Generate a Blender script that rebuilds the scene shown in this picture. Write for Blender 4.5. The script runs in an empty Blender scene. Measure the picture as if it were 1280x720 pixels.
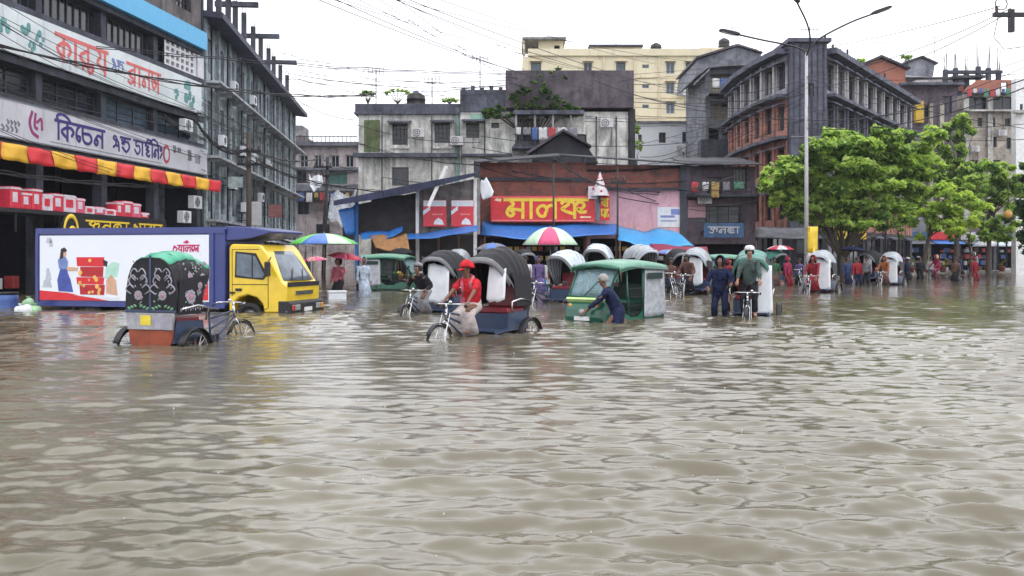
import bpy, bmesh, math, random
import numpy as np
from mathutils import Vector, Matrix, Euler

random.seed(11)
rng = np.random.default_rng(11)
S = bpy.context.scene
COL = S.collection
PI = math.pi
R = math.radians

# ------------------------------------------------------------------ camera, world, sun, exposure
EYE = 1.45                       # eye height above the flood water (z = 0)
F = 1200.0                       # focal length in photo pixels (1280 wide)
cam_data = bpy.data.cameras.new('camera')
cam_data.sensor_width = 36.0
cam_data.lens = 36.0 * F / 1280.0
cam_data.shift_y = -40.0 / 1280.0
cam_data.clip_start = 0.1
cam_data.clip_end = 4000.0
cam = bpy.data.objects.new('camera', cam_data)
cam.location = (0, 0, EYE)
cam.rotation_euler = (PI / 2, 0, 0)
COL.objects.link(cam)
S.camera = cam

SUN_EL, SUN_ROT = R(62), R(150)
world = bpy.data.worlds.new('World')
S.world = world
world.use_nodes = True
nt = world.node_tree
bg = nt.nodes['Background']
sky = nt.nodes.new('ShaderNodeTexSky')
sky.sky_type = 'NISHITA'
sky.sun_disc = False
sky.sun_elevation = SUN_EL
sky.sun_rotation = SUN_ROT
sky.air_density = 1.6
sky.dust_density = 6.0
tc = nt.nodes.new('ShaderNodeTexCoord')
nz = nt.nodes.new('ShaderNodeTexNoise')
nz.inputs['Scale'].default_value = 2.2
nz.inputs['Detail'].default_value = 5
rp = nt.nodes.new('ShaderNodeValToRGB')      # the cloud deck: pale lavender grey to white
rp.color_ramp.elements[0].position = 0.3
rp.color_ramp.elements[0].color = (11.5, 11.7, 12.6, 1)
rp.color_ramp.elements[1].position = 0.72
rp.color_ramp.elements[1].color = (13.2, 13.2, 13.6, 1)
mx = nt.nodes.new('ShaderNodeMix')
mx.data_type = 'RGBA'
mx.inputs['Factor'].default_value = 0.9      # overcast: the clouds cover nine tenths of the blue
nt.links.new(tc.outputs['Generated'], nz.inputs['Vector'])
nt.links.new(nz.outputs['Fac'], rp.inputs['Fac'])
nt.links.new(sky.outputs['Color'], mx.inputs[6])
nt.links.new(rp.outputs['Color'], mx.inputs[7])
nt.links.new(mx.outputs[2], bg.inputs['Color'])
bg.inputs['Strength'].default_value = 0.112

sun_data = bpy.data.lights.new('sun', 'SUN')
sun_data.energy = 0.7
sun_data.angle = R(25)
sun_data.color = (1.0, 0.97, 0.92)
sun = bpy.data.objects.new('sun', sun_data)
sun.rotation_euler = Euler((PI / 2 - SUN_EL, 0, PI - SUN_ROT + PI), 'XYZ')
COL.objects.link(sun)
# aim the lamp exactly where the sky puts the sun
sd = Vector((math.sin(SUN_ROT) * math.cos(SUN_EL), math.cos(SUN_ROT) * math.cos(SUN_EL), math.sin(SUN_EL)))
sun.rotation_euler = sd.to_track_quat('Z', 'Y').to_euler()

S.view_settings.view_transform = 'Standard'
S.view_settings.look = 'None'
S.view_settings.exposure = 0.48
S.view_settings.gamma = 1.0
S.view_settings.use_curve_mapping = False
S.cycles.max_bounces = 6
S.cycles.diffuse_bounces = 3
S.cycles.glossy_bounces = 3
S.cycles.transparent_max_bounces = 8


def at(px, py, d):
    """A point of the street at distance d that the photograph shows at (px, py)."""
    return Vector(((px - 640) / F * d, d, EYE + (320 - py) / F * d))


# ------------------------------------------------------------------ materials
MATS = {}


def mat(name, col, rough=0.6, metal=0.0, var=0.18, scale=4.0, bump=0.0, dirt=0.0, dirtcol=(0.03, 0.032, 0.035),
        streak=True, spec=0.5, alpha=1.0, trans=0.0, coat=0.0, bscale=None, emit=0.0):
    if name in MATS:
        return MATS[name]
    m = bpy.data.materials.new(name)
    MATS[name] = m
    m.use_nodes = True
    t = m.node_tree
    b = t.nodes['Principled BSDF']
    b.inputs['Roughness'].default_value = rough
    b.inputs['Metallic'].default_value = metal
    b.inputs['Specular IOR Level'].default_value = spec
    b.inputs['Alpha'].default_value = alpha
    b.inputs['Transmission Weight'].default_value = trans
    b.inputs['Coat Weight'].default_value = coat
    b.inputs['Coat Roughness'].default_value = 0.1
    co = t.nodes.new('ShaderNodeTexCoord')
    n = t.nodes.new('ShaderNodeTexNoise')
    n.inputs['Scale'].default_value = scale
    n.inputs['Detail'].default_value = 6
    n.inputs['Roughness'].default_value = 0.65
    t.links.new(co.outputs['Object'], n.inputs['Vector'])
    r = t.nodes.new('ShaderNodeMapRange')
    r.inputs[1].default_value = 0.3
    r.inputs[2].default_value = 0.7
    r.inputs[3].default_value = 1 - var
    r.inputs[4].default_value = 1 + var
    t.links.new(n.outputs['Fac'], r.inputs[0])
    mul = t.nodes.new('ShaderNodeMix')
    mul.data_type = 'RGBA'
    mul.blend_type = 'MULTIPLY'
    mul.inputs['Factor'].default_value = 1
    mul.inputs[6].default_value = (*col, 1)
    t.links.new(r.outputs[0], mul.inputs[7])
    out = mul.outputs[2]
    if dirt > 0:
        mp = t.nodes.new('ShaderNodeMapping')
        mp.inputs['Scale'].default_value = (1.6, 1.6, 0.28) if streak else (1, 1, 1)
        n2 = t.nodes.new('ShaderNodeTexNoise')
        n2.inputs['Scale'].default_value = 1.3
        n2.inputs['Detail'].default_value = 9
        n2.inputs['Roughness'].default_value = 0.72
        t.links.new(co.outputs['Object'], mp.inputs['Vector'])
        t.links.new(mp.outputs['Vector'], n2.inputs['Vector'])
        r2 = t.nodes.new('ShaderNodeMapRange')
        r2.inputs[1].default_value = 0.64 - 0.28 * dirt
        r2.inputs[2].default_value = 0.82 - 0.22 * dirt
        r2.inputs[3].default_value = 0
        r2.inputs[4].default_value = 0.9
        t.links.new(n2.outputs['Fac'], r2.inputs[0])
        m2 = t.nodes.new('ShaderNodeMix')
        m2.data_type = 'RGBA'
        m2.inputs[7].default_value = (*dirtcol, 1)
        t.links.new(r2.outputs[0], m2.inputs['Factor'])
        t.links.new(out, m2.inputs[6])
        out = m2.outputs[2]
    if dirt >= .38:
        n4 = t.nodes.new('ShaderNodeTexNoise')      # large damp and faded patches
        n4.inputs['Scale'].default_value = .55
        n4.inputs['Detail'].default_value = 10
        n4.inputs['Roughness'].default_value = .75
        n4.inputs['Distortion'].default_value = .8
        t.links.new(co.outputs['Object'], n4.inputs['Vector'])
        r4 = t.nodes.new('ShaderNodeMapRange')
        r4.inputs[1].default_value = .36; r4.inputs[2].default_value = .64; r4.inputs[3].default_value = .45; r4.inputs[4].default_value = 1.35
        t.links.new(n4.outputs['Fac'], r4.inputs[0])
        m4 = t.nodes.new('ShaderNodeMix')
        m4.data_type = 'RGBA'; m4.blend_type = 'MULTIPLY'
        m4.inputs['Factor'].default_value = 1
        t.links.new(out, m4.inputs[6]); t.links.new(r4.outputs[0], m4.inputs[7])
        out = m4.outputs[2]
    t.links.new(out, b.inputs['Base Color'])
    if bump > 0:
        bn = t.nodes.new('ShaderNodeBump')
        bn.inputs['Strength'].default_value = bump
        bn.inputs['Distance'].default_value = 0.03
        n3 = t.nodes.new('ShaderNodeTexNoise')
        n3.inputs['Scale'].default_value = bscale or scale * 5
        n3.inputs['Detail'].default_value = 5
        t.links.new(co.outputs['Object'], n3.inputs['Vector'])
        t.links.new(n3.outputs['Fac'], bn.inputs['Height'])
        t.links.new(bn.outputs['Normal'], b.inputs['Normal'])
    if emit > 0:
        b.inputs['Emission Color'].default_value = (*col, 1)
        b.inputs['Emission Strength'].default_value = emit
    return m


def mat_brick(name, c1, c2, mortar, scale=1.0, dirt=0.5):
    """Brickwork too far off to tell the bricks apart: courses in colour and relief."""
    if name in MATS:
        return MATS[name]
    m = bpy.data.materials.new(name)
    MATS[name] = m
    m.use_nodes = True
    t = m.node_tree
    b = t.nodes['Principled BSDF']
    b.inputs['Roughness'].default_value = 0.85
    co = t.nodes.new('ShaderNodeTexCoord')
    mp = t.nodes.new('ShaderNodeMapping')
    mp.inputs['Rotation'].default_value = (PI / 2, 0, 0)
    br = t.nodes.new('ShaderNodeTexBrick')
    br.inputs['Scale'].default_value = 1.9 / scale
    br.inputs['Color1'].default_value = (*c1, 1)
    br.inputs['Color2'].default_value = (*c2, 1)
    br.inputs['Mortar'].default_value = (*mortar, 1)
    br.inputs['Mortar Size'].default_value = 0.02
    t.links.new(co.outputs['Object'], mp.inputs['Vector'])
    t.links.new(mp.outputs['Vector'], br.inputs['Vector'])
    n = t.nodes.new('ShaderNodeTexNoise')
    n.inputs['Scale'].default_value = 0.9
    n.inputs['Detail'].default_value = 8
    n.inputs['Roughness'].default_value = 0.7
    t.links.new(co.outputs['Object'], n.inputs['Vector'])
    r = t.nodes.new('ShaderNodeMapRange')
    r.inputs[1].default_value = 0.62 - 0.25 * dirt
    r.inputs[2].default_value = 0.8 - 0.2 * dirt
    r.inputs[4].default_value = 0.85
    t.links.new(n.outputs['Fac'], r.inputs[0])
    x = t.nodes.new('ShaderNodeMix')
    x.data_type = 'RGBA'
    x.inputs[7].default_value = (0.035, 0.033, 0.036, 1)
    t.links.new(r.outputs[0], x.inputs['Factor'])
    t.links.new(br.outputs['Color'], x.inputs[6])
    t.links.new(x.outputs[2], b.inputs['Base Color'])
    return m


def mat_wave(name, c1, c2, scale, axis='X', rough=0.5, metal=0.0, bump=0.6, dirt=0.3):
    """Corrugated sheet: ridges run across one axis, with rust and grime."""
    if name in MATS:
        return MATS[name]
    m = mat(name, c1, rough, metal, 0.2, 1.5, 0, dirt, c2)
    t = m.node_tree
    b = t.nodes['Principled BSDF']
    co = t.nodes.new('ShaderNodeTexCoord')
    w = t.nodes.new('ShaderNodeTexWave')
    w.bands_direction = axis
    w.inputs['Scale'].default_value = scale
    t.links.new(co.outputs['Object'], w.inputs['Vector'])
    bn = t.nodes.new('ShaderNodeBump')
    bn.inputs['Strength'].default_value = bump
    bn.inputs['Distance'].default_value = 0.05
    t.links.new(w.outputs['Fac'], bn.inputs['Height'])
    t.links.new(bn.outputs['Normal'], b.inputs['Normal'])
    return m


# ------------------------------------------------------------------ mesh builder
class MB:
    def __init__(s):
        s.v = []; s.f = []; s.m = []; s.s = []; s.k = 0; s.smooth = False

    def add(s, vs, fs):
        n = len(s.v)
        s.v += [tuple(v) for v in vs]
        for f in fs:
            s.f.append([i + n for i in f]); s.m.append(s.k); s.s.append(s.smooth)
        return s

    def mk(s, k):
        s.k = k
        return s

    def box(s, x0, y0, z0, x1, y1, z1):
        v = [(x0, y0, z0), (x1, y0, z0), (x1, y1, z0), (x0, y1, z0), (x0, y0, z1), (x1, y0, z1), (x1, y1, z1), (x0, y1, z1)]
        return s.add(v, [(3, 2, 1, 0), (4, 5, 6, 7), (0, 1, 5, 4), (1, 2, 6, 5), (2, 3, 7, 6), (3, 0, 4, 7)])

    def obox(s, c, size, rot=(0, 0, 0)):
        M = Euler(rot).to_matrix()
        hx, hy, hz = size[0] / 2, size[1] / 2, size[2] / 2
        c = Vector(c)
        v = [c + M @ Vector(p) for p in [(-hx, -hy, -hz), (hx, -hy, -hz), (hx, hy, -hz), (-hx, hy, -hz), (-hx, -hy, hz), (hx, -hy, hz), (hx, hy, hz), (-hx, hy, hz)]]
        return s.add(v, [(3, 2, 1, 0), (4, 5, 6, 7), (0, 1, 5, 4), (1, 2, 6, 5), (2, 3, 7, 6), (3, 0, 4, 7)])

    def tube(s, pts, r, n=6, closed=False, cap=True):
        P = [Vector(p) for p in pts]
        m = len(P)
        rr = r if isinstance(r, (list, tuple)) else [r] * m
        T = []
        for i in range(m):
            a = P[i - 1] if (i > 0 or closed) else P[i]
            b = P[(i + 1) % m] if (i < m - 1 or closed) else P[i]
            d = b - a
            T.append(d.normalized() if d.length > 1e-9 else Vector((0, 0, 1)))
        up = Vector((0, 0, 1)) if abs(T[0].z) < 0.9 else Vector((1, 0, 0))
        N = (up - T[0] * up.dot(T[0])).normalized()
        vs = []
        for i in range(m):
            N = N - T[i] * N.dot(T[i])
            N = N.normalized() if N.length > 1e-6 else T[i].orthogonal().normalized()
            B = T[i].cross(N)
            for j in range(n):
                a = 2 * PI * j / n
                vs.append(P[i] + (N * math.cos(a) + B * math.sin(a)) * rr[i])
        fs = []
        for i in range(m if closed else m - 1):
            for j in range(n):
                a, b = i * n + j, i * n + (j + 1) % n
                k = ((i + 1) % m) * n
                fs.append((a, b, k + (j + 1) % n, k + j))
        if cap and not closed:
            fs.append(tuple(range(n))[::-1])
            fs.append(tuple((m - 1) * n + j for j in range(n)))
        old = s.smooth
        s.smooth = n > 4
        s.add(vs, fs)
        s.smooth = old
        return s

    def cyl(s, a, b, r, r2=None, n=10):
        return s.tube([a, b], [r, r if r2 is None else r2], n)

    def ring(s, c, rad, r, axis='y', n=24, k=6):
        c = Vector(c)
        pts = []
        for i in range(n):
            a = 2 * PI * i / n
            u, w = math.cos(a) * rad, math.sin(a) * rad
            pts.append(c + (Vector((u, 0, w)) if axis == 'y' else Vector((0, u, w)) if axis == 'x' else Vector((u, w, 0))))
        return s.tube(pts, r, k, closed=True)

    def lathe(s, prof, c=(0, 0, 0), n=16):
        c = Vector(c)
        vs = []
        for r, z in prof:
            for j in range(n):
                a = 2 * PI * j / n
                vs.append(c + Vector((r * math.cos(a), r * math.sin(a), z)))
        fs = []
        for i in range(len(prof) - 1):
            for j in range(n):
                fs.append((i * n + j, i * n + (j + 1) % n, (i + 1) * n + (j + 1) % n, (i + 1) * n + j))
        old = s.smooth; s.smooth = True
        s.add(vs, fs)
        s.smooth = old
        return s

    def prism(s, poly, plane, c0, c1):
        def p(a, b, c):
            return (a, c, b) if plane == 'xz' else (c, a, b) if plane == 'yz' else (a, b, c)
        n = len(poly)
        vs = [p(a, b, c0) for a, b in poly] + [p(a, b, c1) for a, b in poly]
        fs = [tuple(range(n))[::-1], tuple(range(n, 2 * n))] + [(i, (i + 1) % n, n + (i + 1) % n, n + i) for i in range(n)]
        return s.add(vs, fs)

    def sheet(s, G, th=0.02):
        """A cloth or panel from a grid of points, given thickness along its own normals."""
        G = np.array(G, float)
        a, b = G.shape[:2]
        du = np.gradient(G, axis=0); dv = np.gradient(G, axis=1)
        N = np.cross(du, dv)
        L = np.linalg.norm(N, axis=2, keepdims=True); L[L < 1e-9] = 1
        H = G + N / L * th
        vs = list(map(tuple, G.reshape(-1, 3))) + list(map(tuple, H.reshape(-1, 3)))
        n = a * b
        fs = []
        for i in range(a - 1):
            for j in range(b - 1):
                q = (i * b + j, (i + 1) * b + j, (i + 1) * b + j + 1, i * b + j + 1)
                fs.append(q[::-1]); fs.append(tuple(n + k for k in q))
        rim = [i * b for i in range(a)] + [(a - 1) * b + j for j in range(1, b)] + [i * b + b - 1 for i in range(a - 2, -1, -1)] + list(range(b - 2, 0, -1))
        for i in range(len(rim)):
            p, q = rim[i], rim[(i + 1) % len(rim)]
            fs.append((p, q, n + q, n + p))
        old = s.smooth; s.smooth = True
        s.add(vs, fs)
        s.smooth = old
        return s

    def ell(s, c, rad, nu=10, nv=7, rot=None):
        c = Vector(c)
        M = Euler(rot).to_matrix() if rot else Matrix.Identity(3)
        vs = []
        for i in range(nv + 1):
            t = PI * i / nv
            for j in range(nu):
                a = 2 * PI * j / nu
                vs.append(c + M @ Vector((rad[0] * math.sin(t) * math.cos(a), rad[1] * math.sin(t) * math.sin(a), rad[2] * math.cos(t))))
        fs = [(i * nu + j, i * nu + (j + 1) % nu, (i + 1) * nu + (j + 1) % nu, (i + 1) * nu + j) for i in range(nv) for j in range(nu)]
        old = s.smooth; s.smooth = True
        s.add(vs, fs)
        s.smooth = old
        return s

    def wallgrid(s, x0, x1, z0, z1, rects, y=0.0, d=0.25):
        """A wall sheet facing -y with real openings and their reveals."""
        xs = sorted({x0, x1} | {v for r in rects for v in (r[0], r[2]) if x0 < v < x1})
        zs = sorted({z0, z1} | {v for r in rects for v in (r[1], r[3]) if z0 < v < z1})
        for i in range(len(xs) - 1):
            for j in range(len(zs) - 1):
                cx, cz = (xs[i] + xs[i + 1]) / 2, (zs[j] + zs[j + 1]) / 2
                if any(r[0] < cx < r[2] and r[1] < cz < r[3] for r in rects):
                    continue
                s.add([(xs[i], y, zs[j]), (xs[i + 1], y, zs[j]), (xs[i + 1], y, zs[j + 1]), (xs[i], y, zs[j + 1])], [(0, 1, 2, 3)])
        for a, b, c, e in rects:
            v = [(a, y, b), (c, y, b), (c, y, e), (a, y, e), (a, y + d, b), (c, y + d, b), (c, y + d, e), (a, y + d, e)]
            s.add(v, [(0, 1, 5, 4), (1, 2, 6, 5), (2, 3, 7, 6), (3, 0, 4, 7)])
        return s

    def shell(s, x0, x1, y0, y1, z0, z1):
        """Sides, back and roof of a block whose front is a wallgrid."""
        v = [(x0, y0, z0), (x1, y0, z0), (x1, y1, z0), (x0, y1, z0), (x0, y0, z1), (x1, y0, z1), (x1, y1, z1), (x0, y1, z1)]
        return s.add(v, [(4, 5, 6, 7), (1, 2, 6, 5), (2, 3, 7, 6), (3, 0, 4, 7)])

    def build(s, name, mats, parent=None, loc=None, rz=None, bevel=0.0, **props):
        me = bpy.data.meshes.new(name)
        me.from_pydata(s.v, [], s.f)
        if not isinstance(mats, (list, tuple)):
            mats = [mats]
        for m in mats:
            me.materials.append(m)
        me.polygons.foreach_set('material_index', s.m)
        me.polygons.foreach_set('use_smooth', s.s)
        if bevel > 0:
            bm = bmesh.new(); bm.from_mesh(me)
            bm.normal_update()
            ed = [e for e in bm.edges if len(e.link_faces) == 2 and e.calc_face_angle(0) > 0.6]
            bmesh.ops.bevel(bm, geom=ed, offset=bevel, segments=1, affect='EDGES', clamp_overlap=True)
            bm.to_mesh(me); bm.free()
        me.update()
        o = bpy.data.objects.new(name, me)
        COL.objects.link(o)
        if parent is not None:
            o.parent = parent
        if loc is not None:
            o.location = loc
        if rz is not None:
            o.rotation_euler = (0, 0, rz)
        for k, v in props.items():
            o[k] = v
        return o


def tag(o, label, cat, group=None):
    o['label'] = label; o['category'] = cat
    if group:
        o['group'] = group
    return o


def thing(name, label, cat, loc=(0, 0, 0), rz=0.0, group=None):
    o = bpy.data.objects.new(name, None)
    COL.objects.link(o)
    o.location = loc; o.rotation_euler = (0, 0, rz)
    o.empty_display_size = 0.3
    return tag(o, label, cat, group)


def share(o, name, parent, loc=None, rot=None):
    """A part that shares its mesh with another part."""
    c = bpy.data.objects.new(name, o.data)
    COL.objects.link(c)
    c.parent = parent
    if loc is not None:
        c.location = loc
    if rot is not None:
        c.rotation_euler = rot
    return c


# ------------------------------------------------------------------ Bengali lettering as brush strokes
# height 1 is the head line, 0 the foot; (width, head line?, strokes)
GL = {
    'ম': (.9, 1, [[(.18, 1), (.36, .76), (.15, .52), (.09, .27), (.24, .1), (.37, .25), (.2, .44)], [(.15, .52), (.74, .42)], [(.74, 1), (.74, 0)]]),
    'া': (.36, 1, [[(.18, 1), (.18, 0)]]),
    'ল': (1.0, 1, [[(.82, 1), (.82, 0)], [(.82, .6), (.66, .7), (.5, .58), (.46, .38)], [(.48, .52), (.34, .68), (.16, .6), (.08, .38), (.18, .13), (.36, .1), (.42, .28)]]),
    'ঞ্চ': (1.15, 1, [[(.08, .8), (.22, .95), (.38, .78), (.2, .6), (.1, .5), (.3, .34), (.62, .22)], [(.4, .95), (.6, .8), (.62, .45), (.62, 0)], [(.62, .66), (.82, .88), (1.02, .72), (.9, .5), (.74, .52), (.86, .32), (1.08, .34)]]),
    'ক': (.98, 1, [[(.46, 1), (.46, 0)], [(.46, .76), (.08, .46), (.46, .12)], [(.46, .72), (.7, .72), (.86, .52), (.74, .3)]]),
    'ি': (.32, 1, [[(.2, 1), (.2, 0)], [(.2, 1), (.1, 1.24), (.42, 1.4), (.78, 1.26), (1.0, 1.02)]]),
    'চ': (.85, 1, [[(.14, 1), (.1, .72), (.12, .34), (.3, .08), (.6, .1), (.74, .36), (.58, .6), (.16, .6)]]),
    'ে': (.4, 1, [[(.34, 1), (.12, .72), (.1, .3), (.28, .1), (.34, .34), (.16, .38)]]),
    'ন': (.85, 1, [[(.68, 1), (.68, 0)], [(.68, .55), (.38, .66), (.2, .48), (.1, .22), (.27, .1), (.34, .32), (.2, .42)]]),
    'এ': (.82, 0, [[(.3, .7), (.12, .82), (.24, 1), (.42, .84), (.34, .4), (.12, .2)], [(.42, .84), (.62, .5), (.66, 0)], [(.34, .4), (.65, .3)]]),
    'ন্ড': (.95, 1, [[(.1, .84), (.26, .7), (.12, .58), (.34, .58)], [(.5, 1), (.34, .74), (.74, .72), (.84, .36), (.54, .04), (.16, .3)]]),
    'ড': (.88, 1, [[(.46, 1), (.26, .8), (.34, .62), (.64, .66), (.76, .34), (.46, .04), (.12, .34)]]),
    'ই': (.88, 1, [[(.38, 1), (.2, .8), (.62, .74), (.28, .5), (.66, .44), (.3, .2), (.62, .02), (.74, .12)], [(.38, 1), (.5, 1.3), (.84, 1.2)]]),
    'ং': (.45, 0, [[(.2, .92), (.08, .78), (.2, .64), (.34, .78), (.2, .92)], [(.36, .5), (.08, .12)]]),
    'র': (.8, 1, [[(.62, 1), (.62, 0)], [(.62, .78), (.1, .46), (.62, .14)], [(.28, .04), (.32, 0)]]),
    'ু': (.3, 1, [[(-.16, .1), (.1, .26), (.1, 0), (-.12, -.1)]]),
    'য': (.8, 1, [[(.62, 1), (.62, 0)], [(.12, 1), (.34, .76), (.12, .46), (.62, .18)]]),
    'ব': (.8, 1, [[(.62, 1), (.62, 0)], [(.62, .78), (.1, .46), (.62, .14)]]),
    'ব্র': (.85, 1, [[(.64, 1), (.64, 0)], [(.64, .8), (.12, .52), (.64, .24)], [(.64, .24), (.3, .04), (.08, .14)]]),
    'স': (.85, 1, [[(.66, 1), (.66, 0)], [(.12, 1), (.1, .5), (.26, .16), (.44, .4), (.24, .58), (.66, .5)]]),
    'দ': (.75, 1, [[(.2, 1), (.2, .56), (.6, .62), (.56, .2), (.3, .1)], [(.6, .3), (.66, 0)]]),
    'ত': (.85, 1, [[(.4, .6), (.26, .5), (.36, .36), (.6, .46), (.56, .8), (.2, .76), (.1, .36), (.4, .04), (.72, .2)]]),
    'ও': (.8, 0, [[(.16, .74), (.3, .92), (.4, .7), (.14, .52), (.1, .2), (.38, .04), (.68, .3), (.56, .7), (.4, .62)]]),
    'জ': (.95, 1, [[(.4, .9), (.2, .72), (.44, .56), (.6, .8), (.5, 1)], [(.1, .2), (.4, .05), (.52, .5)], [(.6, .7), (.86, .76), (.8, .3)]]),
    ' ': (.4, 0, []),
}


def smooth_line(p, k=4):
    if len(p) < 3:
        return [Vector((a, b)) for a, b in p]
    P = [Vector((2 * p[0][0] - p[1][0], 2 * p[0][1] - p[1][1]))] + [Vector(q) for q in p] + [Vector((2 * p[-1][0] - p[-2][0], 2 * p[-1][1] - p[-2][1]))]
    out = []
    for i in range(1, len(P) - 2):
        for j in range(k):
            t = j / k
            a, b, c, d = P[i - 1:i + 3]
            out.append(0.5 * ((2 * b) + (c - a) * t + (2 * a - 5 * b + 4 * c - d) * t * t + (3 * b - a - 3 * c + d) * t ** 3))
    out.append(Vector(p[-1]))
    return out


def ribbon(mb, P, w, y, th):
    vs = []
    n = len(P)
    for i in range(n):
        t = (P[min(i + 1, n - 1)] - P[max(i - 1, 0)])
        t = t.normalized() if t.length > 1e-9 else Vector((1, 0))
        nn = Vector((-t.y, t.x)) * w / 2
        e = t * (w * 0.3) * (-1 if i == 0 else 1 if i == n - 1 else 0)
        a, b = P[i] + nn + e, P[i] - nn + e
        vs += [(a.x, y, a.y), (b.x, y, b.y), (a.x, y + th, a.y), (b.x, y + th, b.y)]
    fs = []
    for i in range(n - 1):
        k = 4 * i
        fs += [(k, k + 4, k + 5, k + 1), (k, k + 2, k + 6, k + 4), (k + 1, k + 5, k + 7, k + 3)]
    fs += [(0, 1, 3, 2), (4 * n - 4, 4 * n - 2, 4 * n - 1, 4 * n - 3)]
    mb.add(vs, fs)


def lettering(glyphs, x0, width, z0, h, y, weight=0.16):
    """Flat raised letters on a board whose face is the plane y, readable from -y."""
    mb = MB()
    tot = sum(GL[g][0] for g in glyphs)
    sx = width / tot
    x = x0
    k = 0
    for g in glyphs:
        w, head, st = GL[g]
        allst = [smooth_line(q) for q in st]
        if head:
            allst.append([Vector((-.02, 1)), Vector((w + .02, 1))])
        for q in allst:
            k += 1
            P = [Vector((x + a.x * sx, z0 + a.y * h)) for a in q]
            ribbon(mb, P, weight * h, y - 0.012 - 0.0016 * (k % 7), 0.02)
        x += w * sx
    return mb


# ------------------------------------------------------------------ windows
WIN = {}


def window(root, x, z, w, h, y=0.14, style='two', glass='glass_dark', frame='frame_dark', loc_y=None):
    """A window (frame) whose pane is its sub-part, set back in an opening of the wall."""
    w, h = round(w, 2), round(h, 2)
    key = (w, h, style, glass, frame)
    if key not in WIN:
        mb = MB()
        b = 0.06
        mb.box(-w / 2, -.03, -h / 2, -w / 2 + b, .04, h / 2).box(w / 2 - b, -.03, -h / 2, w / 2, .04, h / 2)
        mb.box(-w / 2 + b, -.03, -h / 2, w / 2 - b, .04, -h / 2 + b).box(-w / 2 + b, -.03, h / 2 - b, w / 2 - b, .04, h / 2)
        n = {'two': 1, 'three': 2, 'plain': 0, 'bars': 3, 'many': 7}[style]
        for i in range(n):
            c = -w / 2 + w * (i + 1) / (n + 1)
            mb.box(c - .025, -.035, -h / 2 + b, c + .025, .02, h / 2 - b)
        if style in ('bars', 'three'):
            for j in range(1, 4):
                c = -h / 2 + h * j / 4
                mb.box(-w / 2 + b, -.028, c - .015, w / 2 - b, .012, c + .015)
        f = mb.build('window', MATS[frame])
        p = MB().box(-w / 2 + .02, .02, -h / 2 + .02, w / 2 - .02, .035, h / 2 - .02).build('pane', MATS[glass])
        f.parent = root; f.location = (x, y, z)
        p.parent = f
        WIN[key] = (f, p)
        return f
    f0, p0 = WIN[key]
    f = share(f0, 'window', root, (x, y, z))
    share(p0, 'pane', f)
    return f


def cell(x, z, w, h):
    return (x - w / 2, z - h / 2, x + w / 2, z + h / 2)


# the palette
mat('glass_dark', (.02, .025, .035), .12, var=.5, scale=1.2)
mat('glass_blue', (.07, .11, .15), .1, var=.4, scale=1.2)
mat('glass_curtain', (.2, .2, .2), .3, var=.4, scale=2)
mat('shutter_green', (.06, .16, .14), .6, var=.3)
mat('frame_dark', (.05, .05, .055), .6)
mat('frame_white', (.5, .52, .54), .6)
mat('frame_wood', (.09, .05, .035), .7)
mat('steel_dark', (.035, .036, .04), .45, .6)
mat('steel', (.35, .36, .38), .35, .8)
mat('chrome', (.6, .6, .62), .18, 1.0, var=.08)
mat('rubber', (.012, .012, .013), .75)
mat('black', (.012, .012, .015), .5)
mat('shop_shade_black', (.01, .01, .014), .95, spec=.05)  # matte black standing in for the shade inside open shops
mat('cable', (.012, .012, .016), .6)
mat('concrete_dark', (.06, .065, .09), .85, dirt=.7, bump=.3)  # bluish tone of the shadows is put into this grey
mat('concrete', (.24, .24, .25), .85, dirt=.5, bump=.3)
mat('wood', (.12, .07, .04), .75, bump=.3)
mat('white_paint', (.72, .73, .75), .5, dirt=.25)
mat('white_plastic', (.68, .71, .76), .35, var=.12)
mat('yellow_paint', (.76, .53, .02), .32, var=.1, coat=.5, spec=.6, dirt=.22, dirtcol=(.3, .22, .06))
# ------------------------------------------------------------------ ground and flood water
mat('asphalt', (.05, .05, .05), .9, bump=.4)
mat('pavement', (.2, .19, .18), .85, dirt=.5, bump=.3)
G = MB()
G.add([(-2500, -2500, -.5), (2500, -2500, -.5), (2500, 2500, -.5), (-2500, 2500, -.5)], [(0, 1, 2, 3)])
G.build('ground', MATS['asphalt'], kind='structure')

# kerbed footway in front of the right-hand shops and the plant strip beyond the water
pv = MB()
pv.prism([(17.0, 60.2), (21.0, 60.6), (36.5, 82.5), (60, 90), (60, 112), (14, 112), (14, 84), (16.2, 62)], 'xy', -.48, .1)
pv.build('footway', MATS['pavement'], kind='structure')
ks = MB()
for (a, b), (c, d) in zip([(17.0, 60.2), (21.0, 60.6), (36.5, 82.5)], [(21.0, 60.6), (36.5, 82.5), (60, 90)]):
    u = Vector((c - a, d - b, 0)); n = Vector((u.y, -u.x, 0)).normalized() * .09
    L = int(u.length / 1.2)
    for i in range(L):
        p = Vector((a, b, 0)) + u * ((i + .5) / L) + n
        ks.obox((p.x, p.y, -.17), (u.length / L - .02, .16, .62), (0, 0, math.atan2(u.y, u.x)))
ks.build('kerb', mat('kerbstone', (.3, .29, .27), .85, dirt=.5), kind='structure')
pl = MB()
pl.prism([(-9.5, 46.5), (12.2, 49.2), (16.5, 61), (14, 112), (-30, 112), (-20.5, 88), (-16.6, 50.6), (-9.5, 60)], 'xy', -.48, -.06)
pl.build('plinth_ground', MATS['pavement'], kind='structure')

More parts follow.
